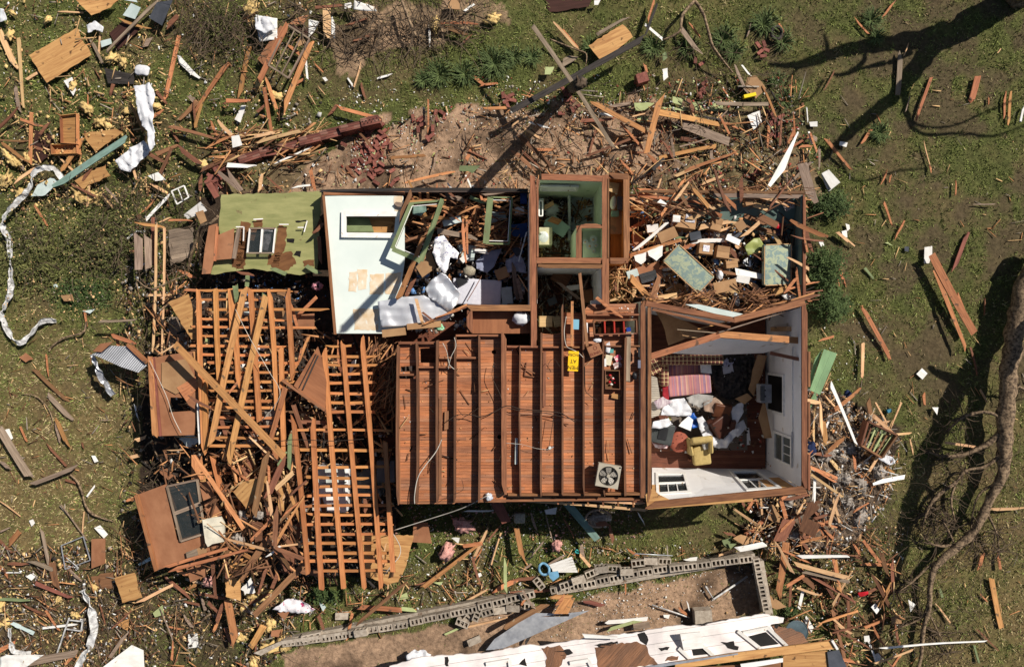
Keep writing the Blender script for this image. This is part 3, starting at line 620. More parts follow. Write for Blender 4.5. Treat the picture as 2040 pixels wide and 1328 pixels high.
for (u0,u1,v0,v1) in WIN:
    squad('wall', u0,u1,0,v0,0,WALLW); squad('wall', u0,u1,v1,1,0,WALLW)
    wf = squad('window_frame', u0-.02,u1+.02,v1,v1+.06,.035,TONE['w'],.03); squad('window_frame', u0-.02,u1+.02,v0-.07,v0,.035,TONE['w'],.03)
    squad('window_frame', u0-.02,u0,v0,v1,.035,TONE['w'],.03); squad('window_frame', u1,u1+.02,v0,v1,.035,TONE['w'],.03)
    squad('window_frame', u0,u1,(v0+v1)/2-.02,(v0+v1)/2+.02,.03,TONE['w'],.03)
    for k in (1, 2): uu = u0+(u1-u0)*k/3; squad('muntin', uu-.003,uu+.003,(v0+v1)/2+.02,v1,.02,TONE['w'],.02, wf)
    squad('window_pane', u0,u1,v0,v1,-.005,GLASS,.01, wf)
squad('torn_wall_boards', .80,.97,.45,.93,.012,TONE['y'],.01)
squad('torn_wall_boards', .0,.055,.55,.99,.012,TONE['y'],.01)
bar('top_plate', W(1284,1006,ZT), W(1604,974,ZT), .17, .06, PLATE, house, jag=.03, seg=5)
sheet('wall_head_boards', [(1286,985),(1300,972),(1312,984),(1345,1000),(1500,990),(1500,998),(1290,1014)], ZT+.01, .02, TONE['y'], house)
bar('outer_plate', W(1286,1012,ZT-.3), W(1606,980,ZT-.3), .05, .12, PLATE, house)
# east wall windows, set 2 cm proud of the inner face
XI = W(1603,700,ZT).x-.05
def we(px, py):
    z = 21-1428*XI/(px-1020); return z, -(py-664)/F*(H-z)
def ewin(pxa, pxb, pya, pyb, panes=True, sash=True):
    z0, _ = we(pxa, pya); z1, _ = we(pxb, pya); zc = (z0+z1)/2; ya = -(pya-664)/F*(H-zc); yb = -(pyb-664)/F*(H-zc); h = z1-z0; w_ = abs(ya-yb); yc = (ya+yb)/2; t = .07
    wf = box('window_frame', (XI-.03, yc, z0-t/2), (.05, w_+2*t, t), TONE['w'], house); box('window_pane', (XI-.008, yc, zc), (.012, w_, h), GLASS2 if panes else DARK, wf)  # without panes a black sheet paints the shade of the opening
    for dz in (1,): box('window_frame', (XI-.03, yc, zc+dz*(h/2+t/2)), (.05, w_+2*t, t), TONE['w'], house)
    for dy in (-1, 1): box('window_frame', (XI-.03, yc+dy*(w_/2+t/2), zc), (.05, t, h), TONE['w'], house)
    if sash:
        box('window_frame', (XI-.03, yc, zc), (.04, w_, .05), TONE['w'], house)
        for k in (-1, 1): box('muntin', (XI-.025, yc+k*w_/6, zc+h/4), (.02, .018, h/2-.03), TONE['w'], wf)
ewin(1546,1578,868,918); ewin(1531,1562,748,818, False, False)
box('wall_trim', (XI-.02, W(1590,790,2.4).y, 2.3), (.03, 2.6, .04), TONE['w'], house)
bar('curtain_rod', Vector((XI-.05, W(1580,860,2.4).y, 2.35)), Vector((XI-.05, W(1580,930,2.4).y, 2.35)), .03, .03, GALV, house)
# partition that has sagged inside the room
bar('sagging_plate', W(1296,710,2.88), W(1433,667,2.7), .16, .07, TONE['o'], house, jag=.02, seg=3)
bar('sagging_plate', W(1430,665,2.7), W(1592,678,2.6), .17, .07, TONE['o'], house, jag=.02, seg=3)
bar('sagging_plate', W(1535,703,2.1), W(1595,716,2.7), .09, .05, TONE['b'], house, jag=.02, seg=3)
sheet('sagging_wallboard', [(1325,703),(1432,673),(1588,684),(1565,690),(1522,703),(1420,707)], lambda a, b: 2.55-(b-670)*.035, .02, WALLW, house)
sheet('sagging_wallboard', [(1305,618),(1415,660),(1370,672),(1332,688),(1318,640)], 1.7, .02, TONE['c'], house, ragged=3)
sheet('sagging_wallboard', [(1356,660),(1410,656),(1400,672),(1362,674)], 2.2, .02, TONE['c'], house)
bar('loose_lath', W(1349,656,2.7), W(1440,664,2.7), .02, .02, TONE['g'], house)
bar('loose_lath', W(1300,614,2.6), W(1450,640,2.6), .03, .02, TONE['p'], house)
bar('loose_lath', W(1390,655,2.7), W(1452,640,2.7), .03, .02, TONE['o'], house)
bar('loose_lath', W(1432,662,2.8), W(1598,610,2.75), .03, .02, TONE['g'], house)
box('door_post', (W(1570,655,2.1).x, W(1570,655,2.1).y, 1.6), (.14, .12, 1.2), TONE['p'], house)
# closed-off walls round the joisted ceiling
wallseg((794,1000),(1281,994), SIDING, plate=.05, ztop=2.72, pm=PLATE)
wallseg((795,695),(796,1000), SIDING, plate=.05, ztop=2.72)
# ceiling deck with joists
deck = [(790,690),(860,681),(930,674),(1006,668),(1007,689),(1066,691),(1078,686),(1079,664),(1100,666),(1119,662),(1121,622),(1150,623),(1162,622),(1172,606),(1272,604),(1274,985),(1008,984),(1008,1000),(908,1000),(905,1003),(793,1003)]
holes = [[(837,694),(867,692),(868,722),(838,722)], [(798,730),(830,728),(829,739),(798,740)], [(798,744),(829,743),(828,754),(797,754)], circ(984,701,4.5), circ(995,870,4.5), [(1186,640),(1265,638),(1265,664),(1187,665)]]
sheet('ceiling_boards', deck, 2.74, .03, DECK, house, holes=holes, ang=0)
JO = [(794,690,1003,6),(831,682,1002,6),(873,678,1000,7),(907,670,1000,6),(955,666,998,6),(1005,664,984,12),(1037,689,985,5),(1078,664,986,6),(1120,606,984,6),(1162,598,985,6),(1202,676,984,6),(1245,672,984,7)]
for (x, y0, y1, w_) in JO:
    hh = .25 if x != 1005 else .26; zc = 2.74+hh/2
    bar('joist', W(x+R.uniform(-1.5, 1), y0, zc), W(x+R.uniform(-1, 1), y1, zc), w_/79*.62 if x != 1005 else .13, hh, mat('joist wood', (.19,.085,.042), (.08,.035,.02), g, rnd=.25, lo=.3, hi=.65) if x != 1005 else PLATE, house, jag=.03, bow=R.uniform(-.03, .03), seg=6)
for (x0, x1, y, w_) in ((794,873,683,5),(876,955,712,4),(908,1004,668,4),(1010,1076,690,4),(1081,1118,691,3),(1123,1160,691,3),(1165,1200,691,3),(1205,1243,689,3),(1248,1280,689,3),(1168,1272,627,4),(795,830,746,4),(833,900,731,3),(1012,1076,984,4),(1080,1200,983,4),(1205,1280,982,5)):
    bar('cross_block', W(x0, y, 2.83), W(x1, y+R.uniform(-1, 1), 2.83), w_/79, .14, PLATE, house, jag=.01)
for (x0, y0, x1, y1, w_, tn, z) in ((878,790,877,985,5,'b',2.86),(1085,700,1084,810,6,'b',2.80),(1252,660,1250,760,10,'g',2.9),(1049,722,1045,748,2,'b',2.78),(1045,748,1068,751,2,'b',2.78),(890,818,889,855,8,'b',2.80),(1140,600,1139,690,5,'o',2.95),(1100,640,1074,640,22,'p',2.5),(1183,622,1262,618,4,'b',2.92),(1155,545,1170,690,6,'b',2.98)):
    bar('loose_batten', W(x0, y0, z), W(x1, y1, z), w_/79, .03, TONE[tn], house, jag=.02)
# splintered south eave boards
for (x0, y0, x1, y1, w_, tn, z) in ((1010,988,1285,1003,5,'p',2.6),(1030,996,1290,1016,5,'p',2.45),(1040,990,1120,990,10,'y',2.55),(1180,990,1282,999,4,'o',2.65),(860,1001,1010,990,3,'o',2.55),(990,984,1290,994,4,'b',2.7)):
    bar('eave_board', W(x0, y0, z), W(x1, y1, z), w_/79, .03, TONE[tn], house, jag=.03, bow=.02, seg=4)
for k in range(6): bar('eave_block', W(1110+k*30, 991, 2.6), W(1112+k*30, 1004+k, 2.6), .04, .05, PLATE, house)
# bedroom shell (west of hall): floor debris level and outer wall top
bar('outer_wall_top', W(640,381,1.9), W(1052,379,2.3), .07, .06, TONE['d'], house, jag=.05, seg=6, bow=.04)
upright('outer_wall', (640,384), (1052,382), .02, 1.85, SIDING, (0, 0), t=.06)
for (x0, y0, x1, y1) in ((818,384,824,400),(836,384,838,398),(852,384,853,396),(808,402,870,399)): bar('wall_stud', W(x0, y0, 1.9), W(x1, y1, 1.8), .06, .05, TONE['o'], house)
# north-east room: teal wall tipped outwards
sheet('teal_wall', [(1310,389),(1600,390),(1600,600),(1575,600),(1540,540),(1520,470),(1440,440),(1360,430)], lambda a, b: 1.9-max(0, (b-390))*.006-max(0, 1590-a)*.0006, .04, WALLT, house)
bar('wall_top', W(1270,381,2.1), W(1602,384,2.1), .07, .06, TONE['b'], house, jag=.05, seg=6)
bar('wall_top', W(1420,389,2.1), W(1602,392,2.1), .10, .05, TONE['g'], house, jag=.02, seg=3)
sheet('wallboard_scrap', [(1365,606),(1392,606),(1480,625),(1460,634),(1400,618)], 2.75, .02, WALLT if 0 else TONE['l'], house)
# ================= rubble bodies under the scraps
def rubble(name, label, poly, zf, m, step=.16, amp=.16):
    o = drape(name, poly, zf, m, amp=amp, step=step, fr=2.2, t=.03, sm=False, seed=len(poly)); return tag(o, label, 'rubble', kind='stuff')
RUB = mat('shade-dark rubble', (.055,.036,.025), (.02,.014,.011), (7,7,7), rnd=0, bump=.8, detail=9)  # near black: shade between the debris is put into the colour
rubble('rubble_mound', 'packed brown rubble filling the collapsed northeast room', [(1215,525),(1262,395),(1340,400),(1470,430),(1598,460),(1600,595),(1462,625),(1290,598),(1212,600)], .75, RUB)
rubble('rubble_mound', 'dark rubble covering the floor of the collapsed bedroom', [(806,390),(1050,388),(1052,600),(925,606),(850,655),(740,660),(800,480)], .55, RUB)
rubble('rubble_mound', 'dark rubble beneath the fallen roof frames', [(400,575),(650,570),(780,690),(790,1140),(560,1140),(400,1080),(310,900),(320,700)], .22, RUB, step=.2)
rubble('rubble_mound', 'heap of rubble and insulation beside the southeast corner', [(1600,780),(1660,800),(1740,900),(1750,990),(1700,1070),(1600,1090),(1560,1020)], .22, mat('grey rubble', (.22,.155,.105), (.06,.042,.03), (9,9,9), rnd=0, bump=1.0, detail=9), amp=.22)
# ================= FALLEN ROOF FRAMES (rafters over battens)
RAFT = mat('rafter wood', (.55,.235,.085), (.32,.122,.042), g, rnd=.22, hue=.008, lo=.3, hi=.62)
def roof_frame(loc, label, z, rafters, battens, w=.115, bw=.07):
    root = empty('fallen_roof_frame', loc, label, 'roof frame')
    for (x0, y0, x1, y1) in rafters:
        bar('rafter', W(x0, y0, z+R.uniform(-.02, .03)), W(x1, y1, z+R.uniform(-.03, .03)), w*R.uniform(.85, 1.1), .10, RAFT, root, jag=.05, bow=R.uniform(-.03, .03), seg=5)
    for (x0, x1, y, sl_) in battens:
        if R.random() < .05: continue
        if R.random() < .3: x1 -= R.uniform(8, 50)
        if R.random() < .15: x0 += R.uniform(5, 40)
        sl_ += R.uniform(-2.5, 2.5); y += R.uniform(-1.5, 1.5)
        bar('batten', W(x0, y, z-.085), W(x1, y+sl_, z-.085), bw*R.uniform(.85, 1.1), .05, RAFT, root, jag=.04, bow=R.uniform(-.02, .02), seg=4)
    return root
b1 = []
for i in range(13):
    y = 580+i*17.9
    if i in (0, 1): b1.append((396, 574 if i else 582, y, 0)); continue
    x0 = 380 if i in (3, 4, 6) else 396
    x1 = {2: 655, 3: 570, 4: 640, 5: 568, 6: 570, 7: 590, 8: 595, 9: 592, 10: 600, 11: 600, 12: 560}.get(i, 580)
    xm = R.uniform(455, 500); b1.append((x0, x1, y, R.uniform(-2, 3)))
for i in range(5): b1.append((402+i*3, 560, 812+i*19, R.uniform(-2, 2)))
roof_frame(W(490,700,1.9), 'upright grid of orange rafters and battens west of the ceiling joists, with crossed beams on it', 1.95,
 [(396,577,407,905),(430,577,437,757),(459,577,462,700),(466,577,476,772),(408,760,412,905),(560,690,566,905),(499,574,517,838),(537,577,552,819),(573,577,584,757)], b1)
b2 = []
for i in range(25):
    y = 690+i*18.6
    if i < 8: b2.append((648, 750 if i % 3 else 745, y, -1)); 
    elif i < 10: b2.append((590, 780, y, 1))
    elif i == 12: continue
    else: b2.append((600 if i % 2 else 612, R.choice([775, 783, 780]), y, R.uniform(-1, 3)))
roof_frame(W(700,920,1.9), 'long ladder-like grid of orange rafters and battens lying just west of the joisted ceiling', 2.0,
 [(584,827,614,1141),(623,833,641,1173),(646,694,685,1173),(683,680,726,1173),(721,671,760,1172),(768,880,783,1138)], b2)
for i in range(7): b2.append((578+R.uniform(-4, 8), 648, 712+i*18.2, R.uniform(-2, 2)))
for i in range(6): b2.append((745, 790, 705+i*22, R.uniform(-2, 2)))
b3 = [(414-(i > 3)*8, 505+(i % 3)*22, 906+i*17.5, R.uniform(-2, 3)) for i in range(9)]
roof_frame(W(460,950,1.4), 'small broken grid of orange rafters beside the white chair cover, at the lower left corner', 1.35, [(424,908,447,992),(456,905,472,965)], b3)
# ================= traced boards.  zone;ox;oy;scale | x0,y0,x1,y1,width,tone[,z]
BR = """A 0 0 3.906|0,250,130,540,45,p;145,300,180,835,28,p;245,875,235,1300,30,o,.12;165,930,335,990,22,o,.16;1395,270,1285,780,32,o;1775,490,1520,870,40,o;1535,790,1400,930,45,b;1940,370,1865,760,36,o;1760,785,1940,785,36,o,.4;1380,445,1550,620,50,w;1310,980,1780,1110,30,b,.3;1600,1150,1820,1050,25,o,.4;1210,700,1290,800,30,b;700,290,800,500,30,g;1220,10,830,400,30,g,.3;920,150,1170,230,25,o,.15;0,1100,220,1270,25,o,.2;255,1140,400,1190,25,b;650,1080,480,1328,40,o,.3;1380,130,1300,210,40,b,.2;880,660,860,730,30,b;290,570,210,620,25,p;1220,1200,1390,1130,40,b,.2;1130,1180,1310,1280,35,b,.2;1380,1140,1550,1270,40,b,.3;1700,950,1800,1050,30,p,.35;1770,1285,1992,1300,40,w,.35;780,270,770,420,14,p;1330,1020,1390,1100,15,b;685,740,685,820,8,o;120,680,150,870,28,g;1840,1200,1550,1330,34,b,.3;60,1180,200,1328,30,g,.1;450,90,640,100,14,p;1100,130,1180,60,20,g,.2;1640,950,1700,1080,22,o,.2
B 510 0 3.906|460,60,680,40,25,b,.2;550,75,555,290,65,p,.2;600,145,600,295,28,w,.2;250,185,20,640,46,o,.5;430,330,210,860,45,o,.4;65,690,120,1020,28,o,.2;80,600,160,850,28,o,.15;380,615,280,670,22,o;820,490,765,670,14,p;715,610,750,660,14,w;945,610,1060,580,18,w;1340,780,1340,1035,14,o,.3;570,900,630,815,25,b;630,835,980,930,28,o,.35;1430,180,1720,185,20,o,.2;1440,200,1640,275,30,b,.2;1600,350,1680,265,18,b;385,450,400,610,18,w,.2;690,205,860,145,20,b,.2;760,325,900,270,22,b,.1;1760,850,1992,840,25,o,.25;1640,1240,1690,1130,30,o;150,1270,440,1140,14,w,.2;0,1060,140,1030,30,p,.5;0,1110,350,1020,28,p,.45;1480,830,1505,950,10,p;480,670,540,740,8,p;405,720,460,810,8,p;815,640,850,770,20,b;1700,600,1760,650,30,o;1740,665,1880,650,20,o;1350,190,1355,360,16,w;0,880,90,800,26,b,.15;240,340,360,440,26,o,.3;1380,1320,1410,1180,8,g;1620,90,1690,40,18,w,.2;460,500,520,560,10,o
C 1020 0 3.906|160,200,790,1150,36,g,1.9;1040,290,0,860,50,d,.9;330,175,520,395,22,p,.2;395,235,525,390,20,o,.15;670,265,905,130,32,g,.35;1040,195,1170,305,22,w,.2;1110,0,1050,180,22,o,.3;1130,30,1040,280,20,d,.35;620,790,1060,1030,40,o,.45;1165,730,1050,1180,52,o,.6;1070,860,1640,975,56,o,.35;1320,960,1710,1110,85,g,.3;680,885,800,905,20,w,.2;540,940,800,925,30,b,.2;1140,1230,1590,1135,30,o,.3;570,1220,1090,1020,20,b,.2;1620,910,1690,1040,18,o,.4;1650,950,1750,995,20,o,.3;40,1040,330,1320,36,b,.3;10,1170,180,1328,35,b,.25;190,1165,335,1165,25,o;90,1000,245,1095,18,p,.2;130,950,285,1000,16,w,.25;0,980,110,900,14,p,.4;850,960,1030,1170,18,o,.25;1060,1190,1170,1328,35,o,.3;600,1200,650,1010,20,b;660,1328,735,1230,22,o;1340,1328,1760,1180,28,o,.3;1320,1080,1480,1100,35,b,.1;910,1180,1050,1190,20,b;1590,805,1992,810,30,g,.35;760,830,940,800,24,g,.2;1320,230,1470,430,40,g,.2;1380,180,1460,290,16,o,.15;1730,510,1830,730,25,g,.3;1790,510,1860,600,14,w,.3;1030,490,1050,570,22,o;380,500,490,440,60,g,.1;930,910,1060,880,12,p,.3;1580,1150,1610,1210,16,p;1370,770,1420,880,30,b,.3;1830,290,1860,190,14,g;80,1180,240,1328,20,b,.3;1640,690,1690,760,14,o
D 1530 0 3.906|990,0,870,165,18,o;670,140,790,275,14,o;1030,410,1010,730,42,g;520,550,440,700,10,b;1270,600,1150,930,24,o;1630,600,1580,790,48,o;1845,710,1840,930,22,o;1885,700,1870,970,24,o;800,1010,730,1120,26,o;450,1080,645,1320,30,o,.1;1210,1100,1270,1320,9,p;245,1140,340,1135,22,o,.4;205,1010,160,1110,22,o,.4;320,1035,340,1110,18,w,.3;330,1040,380,1180,18,o,.35;300,840,310,960,8,w;400,1165,400,1328,20,g,.3;1990,820,1965,940,16,w;850,900,890,1000,8,o;1105,750,1070,870,8,g;1095,340,1060,430,8,p;1780,420,1810,380,8,p;90,190,125,250,14,o;1715,760,1715,810,8,o
E 0 330 3.906|1215,450,1190,1445,20,p,.9;1280,480,1258,1480,20,p,.9;983,-211,430,164,50,t,.5;1320,230,1130,430,24,w,.4;1190,400,1190,770,26,b,.6;1050,450,1290,480,24,o,.9;1150,1005,1310,1010,18,p,.8;1310,425,1490,425,20,o,.7;1075,530,1080,800,68,g,1.0;1150,540,1155,790,60,g,.8;770,1210,1060,1200,24,g,.7;1400,810,1520,880,30,o,.5;1600,100,1680,230,50,r,.3;1690,45,1860,180,36,g,.4;1560,70,1560,200,30,b,.3;820,170,930,290,16,g,.5;660,1130,675,1250,18,o;1250,440,1330,400,14,p,.5;1530,560,1530,740,14,p,.4;990,570,1060,510,14,w,.3;850,860,950,780,20,d,.1;1010,0,1090,-60,16,g,.3
F 400 330 3.906|850,20,885,190,30,o,.4;710,170,870,150,16,w,.35;520,90,640,200,16,b,.3;470,70,460,200,35,p,.4;200,40,310,185,35,g,.4;1130,0,1210,110,25,b;1590,130,1970,45,22,o,.25;920,550,930,760,30,b,1.5;880,530,950,450,30,b,1.7;815,775,940,850,34,n,1.4;550,795,670,845,34,n,1.4;275,930,290,1050,28,n,2.1;365,850,360,930,34,n,1.1;495,990,490,1060,35,n,2.1;410,845,275,830,26,b,1.4
G 780 330 3.906|50,1040,240,570,50,o,2.3;110,1020,180,870,34,b,1.5;160,190,50,440,36,b,2.1;180,265,400,265,18,b,1.6;400,345,540,430,16,o,1.8;520,340,690,370,25,o,1.5;480,410,720,390,28,o,1.5;370,510,700,570,50,g,1.9;395,560,720,620,40,b,1.5;550,420,575,750,26,o,2.0;585,420,590,690,18,o,2.0;575,270,580,330,20,o,1.9;410,225,600,280,50,g,1.7;600,240,740,300,30,n,1.8;430,130,470,180,14,w,.4;700,230,950,190,20,g,1.8;590,1050,700,860,6,b,1.5;950,760,975,1040,35,g,1.3;1050,520,990,740,10,w,1.7;985,850,1075,1000,10,p,1.5;190,1030,240,1220,26,p,2.2;240,1140,340,1220,18,b,2.1;1290,900,1490,1060,22,g,1.4;1600,1030,1790,1180,28,o,3.0;1490,960,1530,870,14,g,1.0;560,130,620,50,24,b,.5;580,80,620,170,14,w,.5;30,300,120,310,40,g,2.0;390,150,500,260,20,b,1.8;330,640,250,710,20,b,1.6;1720,820,1760,980,36,b,1.7;1700,1050,1800,1010,14,p,1.6;250,1230,590,1080,18,o,2.2;300,1200,580,1100,14,b,2.2;340,1180,540,1120,12,o,2.3
H 1180 330 3.906|640,85,840,0,25,p,.3;1290,120,1530,35,20,p,.7;1640,0,1720,280,85,g,1.0;350,190,950,205,30,o,1.3;370,230,930,300,30,o,2.0;280,240,400,290,26,p,2.0;830,290,960,430,16,b,1.9;1190,390,1400,460,44,b,1.6;980,510,1100,475,22,p,1.7;555,690,800,610,30,o,1.8;290,700,680,580,30,o,1.8;290,860,440,1030,56,o,1.9;370,935,560,930,16,p,1.7;880,980,935,1060,8,w,1.6;960,900,1050,1015,12,p,1.6;1250,680,1530,900,12,b,1.9;960,810,1180,870,30,b,1.6;1550,780,1640,960,45,b,1.6;1610,790,1670,900,45,p,1.5;1640,1000,1700,1060,30,o,.6;1905,710,1960,930,30,o,.2;1885,730,1925,930,20,o,.15;1910,520,1992,590,25,p,.15;1530,1000,1790,970,12,b,2.0;560,545,740,570,22,n,1.6;575,570,600,790,20,n,1.7;1000,570,1150,740,36,b,1.6;530,790,600,785,26,o,1.9;150,830,190,960,36,b,1.6;240,900,380,960,28,o,1.5;620,320,780,350,20,p,2.1;700,300,900,360,16,b,2.0;590,1050,660,1025,12,p,1.7;1050,760,1000,800,20,o,1.5;480,420,430,600,10,p,1.8;1660,700,1640,760,24,g,.9
I 0 660 3.906|265,295,535,550,28,b;370,490,560,690,38,g;440,680,525,885,32,o,.12;0,760,235,1140,62,g,.3;0,1000,80,1080,25,g,.1;240,1190,600,1050,35,g,.3;155,735,210,860,14,o;360,880,510,1040,18,b;360,180,375,350,10,o;500,1150,600,1180,18,b;775,690,860,690,8,g;680,1280,735,1205,14,w,.1;870,30,1050,90,34,o,.9;1000,100,1145,240,44,o,1.0;910,60,925,130,26,o,.7;1065,845,1150,815,34,p,.7;1010,980,1090,960,30,p,.4;1470,510,1650,600,28,b,2.2;1545,550,1560,870,24,w,1.9;1300,925,1420,920,10,p,1.2;1170,200,1205,810,44,o,1.85;1365,100,1230,185,16,p,1.9;425,700,470,860,20,g,.06;1050,560,1075,690,14,w,.3;640,870,650,910,14,b
J 250 560 3.589|855,50,610,1170,46,o,2.25;1005,100,735,1300,46,o,2.2;355,450,1130,1250,52,o,2.4;840,680,740,800,24,o,2.0;680,970,720,1100,30,b,1.8;690,930,930,1120,28,b,1.7;1200,880,1310,1200,36,b,1.9;1220,630,1310,400,24,o,1.5;1230,250,1360,120,26,o,1.6;1180,140,1230,330,20,o,1.7;1140,770,985,1310,40,o,2.1;610,930,560,1090,10,g,1.9;1730,590,1860,450,14,b,1.6;1710,570,1850,430,12,o,1.7;1740,540,1870,420,12,b,1.7;1800,480,1760,690,36,b,1.5;1860,430,1910,780,30,b,1.4;1900,430,1925,700,26,b,1.5;1830,710,1870,830,50,o,1.5;1480,900,1560,1010,30,b,1.7;1160,1000,1450,1010,28,b,1.7;640,930,1400,940,18,b,1.5;800,1000,700,1270,26,o,1.9;1250,560,1130,690,20,o,1.5;1525,430,1520,600,20,o,1.9;780,30,790,140,34,n,2.1;1175,1100,1170,1340,32,n,2.1;1090,1310,1150,1220,16,n,2.1;1240,560,1260,480,12,o,1.6;1500,870,1720,880,26,b,1.6;1670,640,1740,670,16,o,1.6;1100,1060,1120,1240,30,o,1.6;420,60,540,70,20,o,1.8
O 250 900 3.405|460,20,800,520,28,o,2.0;255,785,700,650,24,o,2.0;295,800,820,660,28,o,2.1;850,50,820,190,56,b,1.6;960,0,870,430,44,b,2.3;1080,40,960,310,45,b,2.1;1020,370,1010,640,36,b,2.3;980,570,780,860,48,b,1.7;1180,290,1060,470,38,b,1.9;1110,420,1135,640,30,o,1.6;1180,360,1170,600,26,b,1.6;1340,320,1370,610,36,b,1.4;1250,720,870,1110,44,b,1.5;1150,800,1340,830,38,b,1.4;1060,550,1200,710,22,b,1.7;1045,640,960,710,16,w,1.8;690,710,690,870,25,b,1.3;590,720,610,970,28,b,1.4;695,1010,750,1310,52,o,.6;660,1030,620,1150,25,b,.5;560,1020,640,1100,25,b,.4;510,960,700,1000,20,b,.5;350,800,430,840,24,o,1.0;80,1025,320,900,24,p,.6;930,1190,850,1320,50,o,.4;1560,1170,1900,880,26,b,.9;1580,1050,1870,1070,34,o,.4;1870,1060,1970,1070,28,e,.3;1630,320,1630,415,36,b,1.8;1310,1110,1340,1190,24,b,.2;960,760,905,950,26,b,1.4;1030,830,990,930,26,b,1.3;0,330,80,305,24,o,.4;940,330,990,420,22,p,1.8;1770,620,1720,790,12,p,1.4;700,540,690,700,40,b,1.6;600,760,460,880,20,p,.7;990,20,940,90,30,b,1.9;1240,380,1250,640,30,b,1.5;760,100,800,170,18,p,1.3;720,1300,680,1200,24,b,.2
N 0 980 3.816|0,65,160,185,8,p;315,270,370,540,24,g,.2;0,610,160,610,10,w;270,690,560,810,34,r,.25;145,300,60,400,44,o,.1;0,810,220,825,24,n,.3;60,535,210,550,30,b,.1;0,370,110,480,18,b;350,900,450,1050,12,o,.2;330,1030,580,1000,18,w,.2;0,1200,110,1140,40,o,.2;230,1290,600,1220,62,g,.35;640,150,625,350,10,p;720,1140,760,1240,12,g,.1;840,1250,960,1070,28,g,.3;470,100,660,360,6,g,.1;0,300,70,270,16,g;930,450,1000,500,12,p;760,850,800,1000,10,b,.1;0,560,60,640,18,o;850,1040,1000,900,16,b,.2;500,1300,560,1240,24,o,.2
P 780 960 3.608|220,760,610,460,36,o,.35;660,470,585,580,14,o;785,370,715,600,12,p;820,540,820,790,26,e,.5;900,340,945,570,40,o,.45;730,780,900,700,36,o,.2;870,700,1040,685,24,b,.2;850,795,1150,775,20,b,.3;510,460,640,440,28,o,.2;1250,520,1125,595,18,g,.3;1260,150,1470,400,62,t,.7;1000,220,1040,350,20,g,.3;1560,310,1600,440,28,b,.3;1480,310,1560,290,44,b,.7;1240,260,1310,390,16,b,.2;1770,220,1820,300,12,w;520,205,730,205,12,w,.8;940,780,1025,905,20,g,.7;1120,870,810,1045,42,b,.65;1150,820,1290,825,34,o,.7;1380,850,1530,890,30,r,.1;540,1040,830,975,14,p,.2;390,1090,500,1040,16,e;960,1160,1050,1010,22,d,.15;1050,960,1270,990,12,o,.3;1360,450,1380,560,34,g,.1;1540,1005,1830,980,30,w,.2;1550,1060,1790,990,26,e,.3;580,480,500,560,10,p;1090,430,1000,540,14,g,.2;700,620,760,420,8,d,.1;930,640,1000,590,16,g;1190,880,1240,820,26,o,.7;700,410,790,300,16,b,.2;1110,240,1160,420,8,g,.4
Q 1180 980 3.816|1340,180,1170,320,36,o,.3;1420,250,1320,370,40,o,.3;1470,400,1410,790,62,o,.6;960,480,1090,435,16,p,.5;1320,390,1100,435,44,w,.9;1530,540,1946,650,34,p,.6;1600,600,1946,680,26,g,.5;1490,540,1990,830,26,b,.35;1480,710,1610,630,26,o,.5;1590,370,1680,490,24,b,.5;1560,725,1740,790,18,p,.3;1600,750,1570,880,26,w,.1;1560,490,1946,485,30,w,.7;1620,960,1670,1040,38,w,.1;1810,940,1900,970,16,o;1830,960,1946,1060,18,p,.3;1850,1000,1930,1328,26,b,.3;1840,490,1880,760,34,o,.4;1540,950,1660,1070,26,b,.1;1740,650,1870,860,22,b,.3;1190,80,1230,140,30,b,.3;1230,50,1180,130,22,o,.5;1130,60,1180,140,26,b,.4;1430,50,1470,190,32,o,.8;1430,60,1500,0,26,o,.9;1470,60,1640,20,30,b,.9;1620,60,1560,160,18,p,.8;1690,0,1690,70,18,w,.9;1000,310,1090,325,22,b,.2;720,820,740,910,12,w,.1;650,880,745,945,26,o,.1;1080,230,1180,280,10,p;1510,700,1500,860,22,b,.3;1230,290,1300,360,26,o,.2;1310,640,1390,610,14,b,.3;1940,780,1950,1100,26,b,.3;1350,810,1340,890,22,n,.3;1600,640,1700,730,44,b,.3;1340,350,1240,240,28,b,.2;1280,570,1330,640,22,b,.3
R 1600 330 3.907|1010,710,1330,1300,62,o,.35;1030,820,1270,1430,40,o,.25;1200,990,1260,1140,16,o,.3;1280,520,1170,820,34,r;460,1100,680,1500,34,o,.08;630,290,690,470,20,o;790,430,705,575,20,o;270,520,405,630,20,p,.1;660,30,605,150,14,o;1190,110,1185,230,10,o;985,0,995,50,12,o;1415,1030,1410,1160,10,b;680,80,670,130,16,o;1330,300,1490,300,8,g
